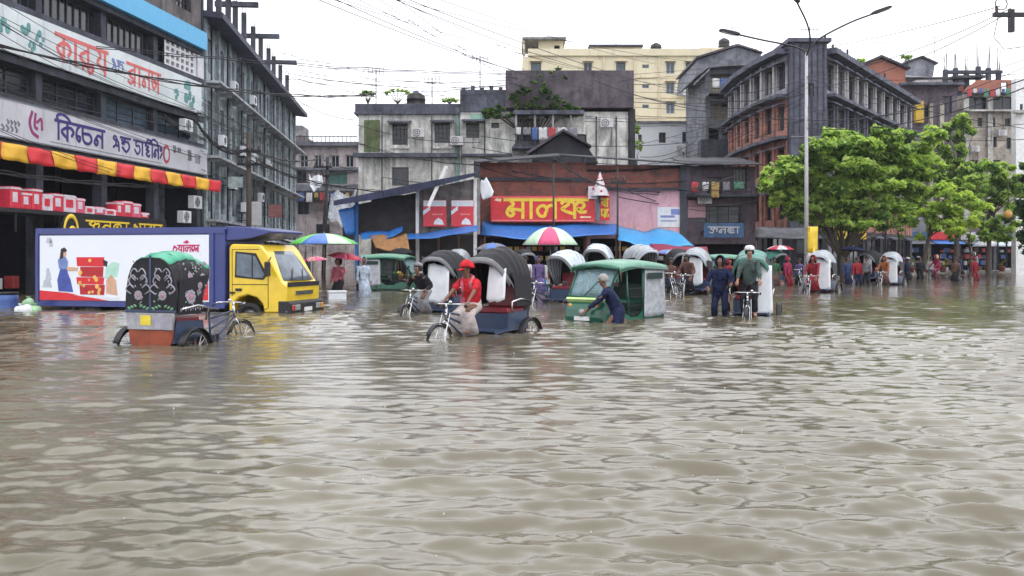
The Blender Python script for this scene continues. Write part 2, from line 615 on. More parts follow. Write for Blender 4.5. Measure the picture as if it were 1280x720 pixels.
# the water: a surface really displaced by crossing wind chop, finer with nearness
m = bpy.data.materials.new('flood_water')
MATS['flood_water'] = m
m.use_nodes = True
t = m.node_tree
b = t.nodes['Principled BSDF']
b.inputs['Roughness'].default_value = 0.04
b.inputs['IOR'].default_value = 1.5
b.inputs['Specular IOR Level'].default_value = 0.5
co = t.nodes.new('ShaderNodeTexCoord')
n1 = t.nodes.new('ShaderNodeTexNoise')      # silt drifting in clouds
n1.inputs['Scale'].default_value = 0.35
n1.inputs['Detail'].default_value = 6
n1.inputs['Distortion'].default_value = 0.6
rp = t.nodes.new('ShaderNodeValToRGB')
rp.color_ramp.elements[0].position = .3
rp.color_ramp.elements[0].color = (.096, .082, .05, 1)
rp.color_ramp.elements[1].position = .75
rp.color_ramp.elements[1].color = (.172, .155, .112, 1)
t.links.new(co.outputs['Object'], n1.inputs['Vector'])
t.links.new(n1.outputs['Fac'], rp.inputs['Fac'])
t.links.new(rp.outputs['Color'], b.inputs['Base Color'])
mp = t.nodes.new('ShaderNodeMapping')
mp.inputs['Scale'].default_value = (1.0, 2.6, 1.0)
n2 = t.nodes.new('ShaderNodeTexNoise')
n2.inputs['Scale'].default_value = 9.0
n2.inputs['Detail'].default_value = 7
n2.inputs['Roughness'].default_value = .62
t.links.new(co.outputs['Object'], mp.inputs['Vector'])
t.links.new(mp.outputs['Vector'], n2.inputs['Vector'])
vo = t.nodes.new('ShaderNodeTexVoronoi')    # rain rings
vo.inputs['Scale'].default_value = 3.2
wv = t.nodes.new('ShaderNodeMath'); wv.operation = 'MULTIPLY'; wv.inputs[1].default_value = 42
sn = t.nodes.new('ShaderNodeMath'); sn.operation = 'SINE'
fo = t.nodes.new('ShaderNodeMapRange')
fo.inputs[1].default_value = .02; fo.inputs[2].default_value = .3; fo.inputs[3].default_value = .11; fo.inputs[4].default_value = 0
mu = t.nodes.new('ShaderNodeMath'); mu.operation = 'MULTIPLY'
ad = t.nodes.new('ShaderNodeMath'); ad.operation = 'ADD'
t.links.new(co.outputs['Object'], vo.inputs['Vector'])
t.links.new(vo.outputs['Distance'], wv.inputs[0])
t.links.new(wv.outputs[0], sn.inputs[0])
t.links.new(vo.outputs['Distance'], fo.inputs[0])
t.links.new(sn.outputs[0], mu.inputs[0]); t.links.new(fo.outputs[0], mu.inputs[1])
t.links.new(n2.outputs['Fac'], ad.inputs[0]); t.links.new(mu.outputs[0], ad.inputs[1])
bn = t.nodes.new('ShaderNodeBump')
bn.inputs['Strength'].default_value = 0.07
bn.inputs['Distance'].default_value = 0.06
t.links.new(ad.outputs[0], bn.inputs['Height'])
t.links.new(bn.outputs['Normal'], b.inputs['Normal'])

ys = [1.2]
while ys[-1] < 130:
    ys.append(ys[-1] + max(.016, .0046 * ys[-1]))
ys = np.array([-30, -12, -4, -1] + ys)
nx = 760
u = np.linspace(-1, 1, nx)
Y = np.repeat(ys[:, None], nx, 1)
X = u[None, :] * (0.62 * np.maximum(ys, 0)[:, None] + 5) + np.sign(u)[None, :] * (np.abs(u)[None, :] ** 14) * 40
Z = np.zeros_like(X)
wr = np.random.default_rng(5)
for n_w, l0, l1, sl, sd_th, skew in ((44, .22, .86, .0068, .36, .98), (70, .07, .22, .0036, .6, .6)):
    for i in range(n_w):
        lam = l0 * (l1 / l0) ** wr.random()
        th = wr.normal(0.08, sd_th)
        k = 2 * PI / lam
        arg = k * (X * math.sin(th) + Y * math.cos(th)) + wr.random() * 2 * PI
        fade = np.clip(1 - (0.0052 * Y / lam - .18) / .3, 0, 1)      # no wave finer than the mesh
        Z += sl * lam * fade * np.sin(arg + skew * np.sin(arg))
# slow wakes drawn across the left by passing vehicles
for (x0, y0, ang, lam, amp, wid) in ((-4.2, 7.4, .35, 1.5, .018, 1.6), (-2.5, 6.0, .25, 1.3, .014, 1.3), (3.5, 5.6, -.2, 1.6, .01, 1.6)):
    q = (X - x0) * math.sin(ang) + (Y - y0) * math.cos(ang)
    Z += amp * np.sin(2 * PI * q / lam) * np.exp(-(q / wid) ** 2) * np.exp(-((X - x0) / 4.5) ** 2)
for (x0, y0) in ((-6.3, 16.2), (-5.3, 15.8), (-5.2, 17.8), (-1.3, 16.8), (.3, 18.2), (-.9, 17.5), (1.7, 20.8), (1.6, 21.3), (5.0, 22.9), (5.3, 22.2), (6.5, 23.8), (-2.6, 23.7), (-6.5, 25.2), (-7.2, 25), (-10.5, 26.2), (2.9, 23)):
    r_ = np.hypot(X - x0, Y - y0)
    Z += .014 * np.exp(-r_ / .9) * np.sin(2 * PI * r_ / .42) * (r_ > .12)
env = .75 + .5 * (np.sin(X * .31 + Y * .17) * np.sin(Y * .23 - X * .11 + 1.3))
Z *= env
V = np.stack([X, Y, Z], 2).reshape(-1, 3)
ny = len(ys)
idx = np.arange(ny * nx).reshape(ny, nx)
Fq = np.stack([idx[:-1, :-1], idx[:-1, 1:], idx[1:, 1:], idx[1:, :-1]], 2).reshape(-1, 4)
me = bpy.data.meshes.new('flood_water')
me.vertices.add(len(V)); me.vertices.foreach_set('co', V.ravel())
me.loops.add(Fq.size); me.loops.foreach_set('vertex_index', Fq.ravel().astype(np.int32))
me.polygons.add(len(Fq))
me.polygons.foreach_set('loop_start', np.arange(0, Fq.size, 4, dtype=np.int32))
me.polygons.foreach_set('loop_total', np.full(len(Fq), 4, dtype=np.int32))
me.polygons.foreach_set('use_smooth', np.ones(len(Fq), dtype=bool))
me.materials.append(MATS['flood_water'])
me.update(calc_edges=True)
wo = bpy.data.objects.new('flood_water', me)
COL.objects.link(wo)
wo['kind'] = 'structure'

# rain drops leaping where they strike the near water
rs = np.random.default_rng(77)
mb = MB()
for i in range(60):
    y = 4.6 + 20 * rs.random() ** 1.3
    x = (rs.random() * 1.5 - .85) * y * .5
    r_ = rs.uniform(.003, .005) * (.6 + y / 14)
    z = rs.uniform(.01, .05)
    k = len(mb.v)
    mb.add([(x, y, z + r_ * 2.2), (x + r_, y, z), (x - r_ * .5, y + r_ * .87, z), (x - r_ * .5, y - r_ * .87, z), (x, y, z - r_)], [(0, 1, 2), (0, 2, 3), (0, 3, 1), (4, 2, 1), (4, 3, 2), (4, 1, 3)])
mb.build('rain_splash', mat('rain_drop', (.75, .76, .78), .08, var=.05), kind='stuff')
# ------------------------------------------------------------------ the long commercial block on the left
AX, AY = -19.3, 28.0
A_RZ = math.atan2(.992, .126)


def A_world(x, y, z):
    c, s = math.cos(A_RZ), math.sin(A_RZ)
    return (AX + c * x - s * y, AY + s * x + c * y, z)


mat('wall_navy', (.035, .04, .066), .8, dirt=.6, bump=.2)  # navy of the deep shade is put into the wall colour
mat('wall_brown', (.15, .13, .13), .8, dirt=.6, bump=.2)
mat('fascia_blue', (.1, .42, .72), .5, var=.06, dirt=.12)
mat('white_lattice', (.62, .62, .66), .7, dirt=.25)
mat('pale_aqua', (.42, .5, .53), .75, dirt=.45, bump=.2)
mat('goods_red', (.42, .05, .05), .6)
mat('goods_blue', (.05, .1, .3), .6)
mat('goods_white', (.5, .5, .52), .6)

bA = thing('commercial_building', 'long dark commercial block on the left with white signboards and a sky blue fascia', 'building', (AX, AY, 0), A_RZ)
w = MB()
w.box(0, 3.6, -.5, 23.2, 14, 16.5)
w.box(22.95, 0, -.5, 23.2, 3.6, 5.3)
w.box(22.95, 0, 8.5, 23.2, 3.6, 16.5)
w.build('wall', MATS['wall_navy'], bA)
for z, th in ((5.42, .3), (7.12, .22), (8.5, .28), (10.5, .25), (12.0, .3), (16.3, .35)):
    MB().box(-.5, -.16 if z < 16 else -.9, z, 22.9, 3.58, z + th).build('floor_slab', MATS['concrete_dark'], bA)
c0 = MB().box(-.22, .06, -.5, .22, .5, 5.41).build('column', MATS['concrete_dark'], bA, (0, 0, 0))
for i in range(1, 6):
    share(c0, 'column', bA, (4.55 * i, 0, 0))
c1 = MB().box(-.2, .1, 0, .2, .45, 1.15).build('pillar', MATS['concrete_dark'], bA, (4.55, 0, 7.345))
for i in (2, 3, 4):
    share(c1, 'pillar', bA, (4.55 * i, 0, 7.345))
c2 = MB().box(-.2, .1, 0, .2, .45, 1.24).build('pillar', MATS['concrete_dark'], bA, (4.55, 0, 10.755))
for i in (2, 3, 4):
    share(c2, 'pillar', bA, (4.55 * i, 0, 10.755))
for i in range(5):
    window(bA, 4.55 * i + 2.27, 7.92, 4.1, 1.14, .4, 'three', 'glass_blue' if i in (3, 4) else 'glass_dark')
    window(bA, 4.55 * i + 2.27, 11.37, 4.1, 1.2, .4, 'many', 'glass_dark', 'frame_dark')
MB().box(4.5, -.42, 12.25, 22.7, -.17, 13.15).build('fascia', MATS['fascia_blue'], bA)
up = MB()
rects = [cell(2.3 + 3.1 * i, 14.75, 1.7, 1.5) for i in range(7)]
up.wallgrid(0, 22.9, 12.31, 16.29, rects, .02, .3)
up.build('upper_wall', MATS['wall_brown'], bA)
for r in rects:
    window(bA, (r[0] + r[2]) / 2, 14.75, 1.7, 1.5, .24, 'bars')
la = MB()
hol = [cell(19.15 + .52 * i, 10.98 + .32 * j, .3, .2) for i in range(6) for j in range(4)]
la.wallgrid(18.8, 22.2, 10.76, 11.98, hol, -.04, .12)
la.build('lattice_panel', MATS['white_lattice'], bA)
MB().box(22.25, -.1, 5.75, 22.94, .4, 8.48).build('end_pilaster', MATS['pale_aqua'], bA)
MB().box(22.25, -.12, 8.8, 22.94, .4, 10.48).build('end_pilaster', MATS['pale_aqua'], bA)
MB().box(22.25, -.12, 10.78, 22.94, .4, 11.96).build('end_pilaster', MATS['white_lattice'], bA)
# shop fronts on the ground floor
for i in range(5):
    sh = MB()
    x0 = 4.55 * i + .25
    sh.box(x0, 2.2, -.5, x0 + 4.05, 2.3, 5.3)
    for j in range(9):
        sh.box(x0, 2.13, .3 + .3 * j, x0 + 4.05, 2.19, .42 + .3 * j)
    sh.build('shop_back', MATS['shop_shade_black'], bA)
can = MB().box(3.0, -1.25, 2.98, 16.6, .05, 3.12)
for i in range(6):
    can.box(3.2 + 2.6 * i, -1.2, 2.3, 3.27 + 2.6 * i, -1.13, 2.97)
can.build('canopy', MATS['black'], bA)
for k, (x, z, sx, sz) in enumerate(((20.4, 8.0, .85, .6), (21.4, 4.2, .9, .65), (20.2, 3.4, .85, .6))):
    a = MB().box(x - sx / 2, -.55, z - sz / 2, x + sx / 2, -.2, z + sz / 2).build('air_conditioner', MATS['white_plastic'], bA, bevel=.02)
    f = MB().ring((0, 0, 0), .24, .012, 'y', 16, 4).ring((0, 0, 0), .15, .012, 'y', 14, 4).box(-.24, -.01, -.012, .24, .01, .012).box(-.012, -.01, -.24, .012, .01, .24).build('fan_grille', MATS['black'], a, (x - .12, -.565, z))

# goods stacked in the open shop fronts
gr = random.Random(3)
for i in range(34):
    x = 5 + 17 * gr.random()
    z = gr.choice([-.4, .2, .9, 1.6])
    sx, sz = gr.uniform(.25, .6), gr.uniform(.3, .6)
    y = gr.uniform(.7, 1.5)
    col = gr.choice(['goods_red', 'goods_blue', 'goods_white', 'wood', 'black', 'black'])
    o = MB().box(-sx / 2, -.2, 0, sx / 2, .2, sz).build('shop_carton', MATS[col], None, A_world(x, y, z), A_RZ, bevel=.015)
    tag(o, '%s carton stacked in the dim open shop fronts behind the truck' % {'goods_red': 'red', 'goods_blue': 'blue', 'goods_white': 'white', 'wood': 'brown', 'black': 'black'}[col], 'carton', 'goods in the shop fronts')

# red and yellow valance
aw = thing('striped_valance', 'valance of alternating red and yellow panels under the purple lettered signboard', 'awning', A_world(0, -.95, 4.8), A_RZ)
mat('valance_red', (.62, .025, .035), .55, var=.1, dirt=.15)
mat('valance_yellow', (.75, .42, .03), .55, var=.1, dirt=.15)
for i in range(15):
    x0 = .9 + 1.48 * i
    rows = []
    for j in range(5):
        zz = .6 - .6 * j / 4
        rows.append([(x0 + 1.46 * q / 6, -.02 - .05 * math.sin(j * .8 + q * 1.1 + i) - .05 * j / 4, zz - .02 * math.sin(q * 1.4 + i * 2) * (j == 4)) for q in range(7)])
    MB().sheet(rows, .02).build('stripe', MATS['valance_red' if i % 2 == 0 else 'valance_yellow'], aw)
fr = MB().tube([(.8, .03, .62), (23, .03, .62)], .03)
for i in range(7):
    fr.tube([(1 + 3.5 * i, .03, .62), (1 + 3.5 * i, .78, .75)], .02)
fr.build('rail', MATS['steel_dark'], aw)

# signboards
mat('sign_white', (.56, .56, .61), .4, var=.14, scale=.8, dirt=.36, dirtcol=(.22, .23, .25))
mat('sign_pale', (.6, .66, .68), .4, var=.16, scale=.6, dirt=.34, dirtcol=(.2, .26, .29))
mat('ink_purple', (.035, .02, .17), .5)
mat('ink_magenta', (.3, .03, .16), .5)
mat('ink_red', (.62, .12, .12), .5, var=.2)
mat('ink_blue', (.16, .2, .45), .5)
mat('ink_grey', (.16, .17, .19), .5)
mat('ink_teal', (.1, .28, .28), .5, var=.4)
mat('ink_yellow', (.75, .52, .04), .45)
mat('sign_red', (.6, .018, .03), .35, var=.22, scale=2.5, dirt=.25, dirtcol=(.2, .02, .03))
s1 = thing('signboard', 'white shop signboard with purple lettering above the red and yellow valance', 'sign', A_world(0, -.2, 5.75), A_RZ)
MB().box(-.5, -.12, 0, 22.9, 0, 1.32).build('board', MATS['sign_white'], s1)
fr = MB().box(-.5, -.14, -.06, 22.9, .01, -.002).box(-.5, -.14, 1.322, 22.9, .01, 1.37)
fr.build('frame', MATS['ink_grey'], s1)
lettering(['ি', 'ক', 'ে', 'চ', 'ন'], 9.5, 3.5, .28, .72, -.12, .17).build('lettering', MATS['ink_purple'], s1)
lettering(['এ', 'ন্ড'], 13.6, 1.5, .3, .62, -.12, .17).build('lettering', MATS['ink_purple'], s1)
lettering(['ড', 'া', 'ই', 'ি', 'ন', 'ং'], 15.4, 2.7, .3, .62, -.12, .16).build('lettering', MATS['ink_purple'], s1)
lg = MB()
ribbon(lg, smooth_line([(8.05, 1.1), (7.9, .7), (8.05, .35), (8.4, .2)]), .13, -.135, .015)
ribbon(lg, smooth_line([(8.25, 1.05), (8.2, .6), (8.35, .5)]), .12, -.137, .015)
ribbon(lg, smooth_line([(8.35, .75), (8.6, .9), (8.65, .5)]), .11, -.139, .015)
lg.build('emblem', MATS['ink_magenta'], s1)
rd = MB()
rd.prism([(18.45 + .34 * math.cos(a), .62 + .46 * math.sin(a)) for a in np.linspace(0, 2 * PI, 20)[:-1]], 'xz', -.133, -.121)
rd.mk(1).prism([(18.45 + .2 * math.cos(a), .6 + .3 * math.sin(a)) for a in np.linspace(0, 2 * PI, 16)[:-1]], 'xz', -.139, -.1335)
rd.build('round_badge', [mat('badge_red', (.4, .05, .08)), MATS['sign_pale']], s1)
sm = MB()
for (x, z, ww, hh) in ((19.15, .8, .3, .3), (19.6, .85, .35, .2), (20.7, .55, .4, .5), (21.5, .5, .6, .42), (6.3, .22, 1.0, .18), (6.6, .48, .8, .12)):
    for i in range(4):
        ribbon(sm, smooth_line([(x + ww * i / 4, z + hh), (x + ww * (i + .5) / 4, z + hh * .4), (x + ww * (i + .2) / 4, z)]), .07, -.133 - .0015 * i, .01)
ribbon(sm, [Vector((9.2, .12)), Vector((18, .12))], .025, -.134, .01)
sm.build('small_print', MATS['ink_grey'], s1)

s2 = thing('signboard', 'pale blue white signboard with large red lettering on the upper storey', 'sign', A_world(0, -.2, 8.82), A_RZ)
MB().box(-.5, -.14, 0, 22.2, 0, 1.62).build('board', MATS['sign_pale'], s2)
lettering(['ক', 'া', 'র', 'ু', 'য'], 9.5, 3.7, .3, 1.0, -.14, .15).build('lettering', MATS['ink_red'], s2)
lettering(['এ', 'ন্ড'], 13.5, 1.0, .65, .5, -.14, .15).build('lettering', MATS['ink_blue'], s2)
lettering(['ব্র', 'া', 'ন', 'স'], 14.8, 3.0, .32, .9, -.14, .14).build('lettering', MATS['ink_red'], s2)
pr = MB()
pr_r = random.Random(5)
for (cx, cz, rr) in ((7.6, 1.15, .3), (8.5, .85, .28), (6.4, .8, .3), (20.6, .9, .5), (21.0, .6, .4), (19.4, .6, .25), (8.0, .5, .2)):
    for i in range(6):
        a = pr_r.random() * 6.28
        x, z, q = cx + rr * .7 * math.cos(a), cz + rr * .7 * math.sin(a), rr * pr_r.uniform(.25, .5)
        pr.prism([(x + q * math.cos(b), z + q * math.sin(b) * 1.1) for b in np.linspace(0, 2 * PI, 9)[:-1]], 'xz', -.153 - .0012 * i, -.142)
pr.build('printed_picture', MATS['ink_teal'], s2, kind='stuff')

# black board with yellow letters over the shop, and the round yellow sign beside it
s3 = thing('signboard', 'black shop board with yellow letters showing above the truck box', 'sign', A_world(0, -1.3, 2.3), A_RZ)
MB().box(9.2, -.06, 0, 16.4, 0, .66).build('board', MATS['black'], s3)
lettering(['জ', 'ন', 'ত', 'া'], 9.9, 3.2, .12, .42, -.06, .17).build('lettering', MATS['ink_yellow'], s3)
lettering(['ও', 'স', 'র', 'ে', 'ব'], 13.4, 2.6, .12, .42, -.06, .17).build('lettering', MATS['ink_yellow'], s3)
s4 = thing('round_sign', 'round yellow and black sign hung beside the black lettered board', 'sign', A_world(8.5, -1.6, 2.42), A_RZ)
d = MB()
d.prism([(.5 * math.cos(a), .62 * math.sin(a)) for a in np.linspace(0, 2 * PI, 25)[:-1]], 'xz', 0, .1)
d.build('disc', MATS['black'], s4)
d = MB().ring((0, 0, 0), .43, .07, 'y', 24, 6)
for v in range(len(d.v)):
    a = d.v[v]; d.v[v] = (a[0], a[1] * .3 - .01, a[2] * 1.25)
d.ring((.05, -.02, -.05), .17, .06, 'y', 14, 6)
d.build('ring', MATS['ink_yellow'], s4)
MB().cyl((0, .1, .2), (0, .6, .3), .025).build('bracket', MATS['steel_dark'], s4)

# red and pink packets along the canopy
mat('packet_pink', (.62, .1, .17), .35, var=.25, scale=6)
mat('packet_red', (.6, .03, .06), .35, var=.25, scale=6)
mat('packet_white', (.66, .58, .64), .35, var=.2)
ORD = 'first second third fourth fifth sixth seventh eighth ninth tenth eleventh twelfth thirteenth fourteenth fifteenth sixteenth seventeenth eighteenth nineteenth'.split()
px = random.Random(8)
x = 5.9
k = 0
while x < 15.6:
    big = x < 10 or 12.4 < x < 14.8
    ww = px.uniform(.55, .85)
    hh = px.uniform(.62, .8) if big else px.uniform(.28, .38)
    colr = px.choice(['pink', 'red', 'pink', 'white'])
    p = thing('packet', '%s packet from the near end of the canopy row, %s and %s' % (ORD[k], 'tall' if big else 'low', {'pink': 'deep pink', 'red': 'red', 'white': 'whitish'}[colr]), 'packet', A_world(x + ww / 2, -.7, 3.12), A_RZ, 'packets along the canopy')
    MB().box(-ww / 2 + .02, -.25, 0, ww / 2 - .02, .25, hh).build('carton', MATS['packet_' + colr], p, bevel=.04)
    MB().box(-ww / 2 + .1, -.262, hh * .3, ww / 2 - .25, -.2502, hh * .75).build('print', MATS['packet_white' if colr != 'white' else 'packet_red'], p)
    MB().box(-ww / 2 + .015, -.256, hh - .1, ww / 2 - .015, .256, hh - .03).build('tape', MATS['packet_white'], p)
    x += ww
    k += 1

# ------------------------------------------------------------------ the second block, further down the street
BX, BY = -16.55, 51.2
B_RZ = math.atan2(.996, -.0896)


def B_world(x, y, z):
    c, s = math.cos(B_RZ), math.sin(B_RZ)
    return (BX + c * x - s * y, BY + s * x + c * y, z)


mat('wall_aqua', (.4, .47, .5), .8, var=.3, dirt=.72, dirtcol=(.04, .045, .075), bump=.2)
mat('ledge_grey', (.4, .42, .46), .8, dirt=.45)
mat('eave_navy', (.06, .065, .11), .7, dirt=.4)
bB = thing('apartment_building', 'pale aqua street block with dark eaves and bare roof posts', 'building', (BX, BY, 0), B_RZ)
rects = []
for i in range(11):
    for j, (zc, hh) in enumerate(((1.6, 2.6), (4.9, 2.0), (8.9, 2.2), (12.5, 1.9))):
        rects.append(cell(1.9 + 3.2 * i, zc, 1.15 if j else 2.3, hh))
wb = MB()
wb.wallgrid(0, 36, -.5, 14.3, rects, 0, .3)
wb.shell(0, 36, 0, 11, -.5, 14.3)
wb.build('wall', MATS['wall_aqua'], bB)
for k, r in enumerate(rects):
    window(bB, (r[0] + r[2]) / 2, (r[1] + r[3]) / 2, r[2] - r[0], r[3] - r[1], .22, 'bars' if k % 4 else 'two', ['glass_dark', 'glass_blue', 'glass_dark', 'glass_curtain'][(k * 7 + k // 4) % 4], 'frame_dark')
pz = MB().box(-.2, -.22, -.5, .2, -.002, 14.28).build('pilaster', MATS['wall_aqua'], bB, (.3, 0, 0))
for i in range(1, 12):
    share(pz, 'pilaster', bB, (.3 + 3.2 * i, 0, 0))
for z, o in ((3.3, .75), (6.7, .95), (10.7, 1.0)):
    l = MB()
    l.box(-.0, -o, z, 36, -.225, z + .13)
    l.build('ledge', MATS['ledge_grey'], bB)
    l = MB()
    for i in range(22):
        l.box(.5 + 1.62 * i, -o * .8, z - .16, .62 + 1.62 * i, -.225, z - .004)
    l.build('ledge_brackets', MATS['ledge_grey'], bB, kind='stuff')
e = MB()
e.prism([(-1.15, 14.1), (.1, 14.25), (.1, 14.55), (-1.15, 14.42)], 'yz', -.2, 36.6)
e.box(-.2, .102, 14.32, 36.6, 11.2, 14.56)
e.build('eave', MATS['eave_navy'], bB)
for tt, hh in ((2.4, 3.4), (4.7, 3.2), (7.4, 3.1), (9.6, 3.0), (12.5, 3.0), (15.9, 2.9), (19, 2.8), (22.5, 2.8), (25, 2.7), (28.5, 2.7), (32.4, 2.6)):
    p = MB().box(-.15, -.15, 0, .15, .15, hh)
    for a in (-.08, .08):
        for c in (-.08, .08):
            p.cyl((a, c, hh), (a * 1.1, c * 1.1, hh + .35), .012, n=4)
    p.build('roof_post', MATS['concrete_dark'], bB, (tt, .1, 14.56))
for tt in (7.4, 15.9, 25.0):
    MB().obox((tt - .16, -.02, 16.85), (.32, 2.6, .3)).build('roof_beam', MATS['concrete_dark'], bB, (.34, -.35, 0))
# pipes and meters down the front
pp = MB()
for i in range(8):
    x = 1.0 + 4.3 * i
    pp.tube([(x, -.3, 0.2), (x, -.3, 13.9)], .05)
pp.build('drain_pipes', MATS['steel_dark'], bB, kind='stuff')

mat('wall_pink_sign', (.3, .12, .12), .6, var=.3)
# air conditioners and small boards along the second block
for k, (tx, z) in enumerate(((2.6, 7.6), (5.6, 5.4), (8.9, 7.7), (9.2, 4.2), (12.4, 7.6), (15.2, 5.2), (18.6, 8.0), (5.9, 11.2), (12.2, 11.4))):
    a = thing('air_conditioner', '%s white air conditioner from the near end of the aqua street block' % ORD[k], 'air conditioner', B_world(tx, -.55, z), B_RZ, 'air conditioners on the aqua block')
    MB().box(-.42, -.17, 0, .42, .17, .6).build('casing', MATS['white_plastic'], a, bevel=.02)
    MB().ring((-.1, -.18, .3), .22, .015, 'y', 16, 4).ring((-.1, -.18, .3), .12, .015, 'y', 12, 4).build('fan_grille', MATS['black'], a)
    MB().box(-.3, -.15, -.06, -.26, .3, -.005).build('bracket', MATS['steel_dark'], a)
    MB().box(.26, -.15, -.06, .3, .3, -.005).build('bracket', MATS['steel_dark'], a)
for k, (tx, z, ww, hh, cm, de) in enumerate(((2.6, 5.3, .8, .6, 'pale_aqua', 'small aqua blue board'), (9.5, 3.4, .6, 1.5, 'goods_white', 'tall white board'), (17, 4.2, .9, .9, 'wall_pink_sign', 'faded pinkish board'))):
    a = thing('shop_sign', de + ' projecting from the aqua street block', 'sign', B_world(tx, -1.25, z), B_RZ)
    MB().box(-.05, -ww / 2, 0, .05, ww / 2, hh).build('board', MATS[cm], a)
    MB().cyl((0, ww / 2 - .05, hh * .8), (0, 1.24, hh * .8), .02).cyl((0, ww / 2 - .05, hh * .2), (0, 1.24, hh * .2), .02).build('bracket', MATS['steel_dark'], a)

# dark leafy tangle and canopies low on the second block
for k, (t0, t1, z, cm, de) in enumerate(((1.0, 7.0, 2.75, 'eave_navy', 'dark'), (8, 14, 2.9, 'ledge_grey', 'grey'), (15, 22, 2.8, 'eave_navy', 'navy'), (23, 33, 2.9, 'ledge_grey', 'long grey'))):
    a = thing('shop_canopy', '%s sloping shop canopy over the %s doors of the aqua street block' % (de, ['nearest', 'second', 'third', 'farthest'][k]), 'canopy', B_world(t0, -.25, z), B_RZ)
    L = t1 - t0
    MB().sheet([[(L * i / 8, -1.9 * j / 3, -.55 * j / 3 + .03 * math.sin(i * 2 + j)) for j in range(4)] for i in range(9)], .04).build('sheet', MATS[cm], a)
    for i in range(3):
        MB().cyl((.1 + (L - .2) * i / 2, -1.8, -.56), (.1 + (L - .2) * i / 2, -1.8, -z - .4), .035).build('post', MATS['steel_dark'], a)

# ------------------------------------------------------------------ the block closing the street
d = 96.0
mat('wall_pink', (.42, .36, .37), .8, var=.15, dirt=.45, bump=.2)
mat('band_grey', (.12, .125, .15), .8, dirt=.4)
p0 = at(362, 320, d)
fx = lambda q: (q - 362) * d / F
fz = lambda q: EYE + (320 - q) * d / F
bC = thing('terrace_building', 'pinkish grey four storey block closing the side street with a dark bulging balcony', 'building', (p0.x, d, 0))
rects = [(fx(375), fz(209), fx(385), fz(194)), (fx(393), fz(209), fx(402), fz(194)), (fx(414), fz(209), fx(424), fz(194)), (fx(432), fz(209), fx(442), fz(194)),
         (fx(371), fz(229), fx(383), fz(213)), (fx(410), fz(230), fx(434), fz(214)), (fx(372), fz(268), fx(386), fz(252)), (fx(405), fz(275), fx(420), fz(252)), (fx(395), fz(300), fx(412), fz(280)), (fx(428), fz(300), fx(446), fz(278))]
wc = MB().wallgrid(fx(355), fx(452), -.5, fz(183), rects, 0, .3).shell(fx(355), fx(452), 0, 10, -.5, fz(183))
wc.build('wall', MATS['wall_pink'], bC)
for k, r in enumerate(rects):
    window(bC, (r[0] + r[2]) / 2, (r[1] + r[3]) / 2, r[2] - r[0], r[3] - r[1], .2, 'two', 'shutter_green' if k == 5 else 'glass_dark', 'frame_white' if k < 4 else 'frame_dark')
MB().box(fx(354), -.5, fz(213), fx(452), -.004, fz(209.5)).build('cornice', MATS['band_grey'], bC)
MB().box(fx(354), -.7, fz(183), fx(452), 10, fz(178)).build('roof_slab', MATS['band_grey'], bC)
bal = MB()
bal.prism([(-1.5, fz(248)), (-1.2, fz(252)), (-.004, fz(252)), (-.004, fz(231)), (-1.7, fz(232)), (-1.9, fz(240))], 'yz', fx(367), fx(450))
bal.build('balcony', MATS['band_grey'], bC)
MB().box(fx(358), 2, fz(178) + .003, fx(373), 5, fz(153)).build('water_tank', MATS['concrete'], bC, bevel=.1)
MB().prism([(fx(355), fz(178)), (fx(395), fz(178)), (fx(372), fz(166))], 'xz', 1.0, 1.9).build('sloping_roof', mat('tin_brown', (.13, .11, .12), .6), bC)
pt = MB()
for i in range(16):
    pt.box(fx(366) + i * .42, -.68, fz(178) + .002, fx(366) + i * .42 + .06, -.6, fz(172))
pt.box(fx(366), -.7, fz(172), fx(448), -.58, fz(171))
pt.build('railing', MATS['steel_dark'], bC)
# ------------------------------------------------------------------ the mildewed old white building
d = 62.0
mat('wall_old', (.62, .62, .59), .85, var=.25, scale=1.2, dirt=.54, dirtcol=(.06, .065, .08), bump=.35, bscale=6)
mat('parapet_dark', (.1, .108, .145), .85, var=.3, dirt=.6, bump=.3)
mat('stain_green', (.16, .2, .09), .85, dirt=.5)
mat_wave('sheet_dark', (.125, .1, .125), (.03, .03, .045), 6, 'X', .6, 0, .6, .62)
p0 = at(448, 320, d)
fx = lambda q: (q - 448) * d / F
fz = lambda q: EYE + (320 - q) * d / F
bD = thing('old_building', 'mildewed white two storey building with small plants growing on its parapet', 'building', (p0.x, d, 0))
rects = [cell(fx(500), fz(168), .98, 1.35), cell(fx(553), fz(166), 1.05, 1.3), cell(fx(591), fz(163), .85, 1.0), cell(fx(619), fz(157), .5, .35),
         (fx(490), fz(232), fx(511), fz(209)), cell(fx(602), fz(212), 1.0, 1.1), cell(fx(660), fz(165), 1.5, 1.7), (fx(716), fz(190), fx(733), fz(168))]
wd = MB().wallgrid(0, fx(575), -.5, fz(143), rects[:2] + rects[4:5], 0, .35).shell(0, fx(575), 0, 9, -.5, fz(143))
wd.build('wall', MATS['wall_old'], bD)
wd = MB().wallgrid(fx(575) + .002, fx(785), -.5, fz(140), rects[2:4] + rects[5:], -.12, .35).shell(fx(575) + .002, fx(785), -.12, 9.1, -.5, fz(140))
wd.build('wall', MATS['wall_old'], bD)
for k, r in enumerate(rects):
    window(bD, (r[0] + r[2]) / 2, (r[1] + r[3]) / 2, r[2] - r[0], r[3] - r[1], .16, 'bars' if k in (0, 1, 2, 6) else 'plain', 'glass_dark', 'frame_dark')
sb = MB().prism([(-.75, 0), (-.005, .12), (-.005, .22), (-.75, .1)], 'yz', -.75, .75)
sb = sb.build('sunshade', MATS['parapet_dark'], bD, (fx(500), 0, fz(155)))
share(sb, 'sunshade', bD, (fx(553), 0, fz(154)))
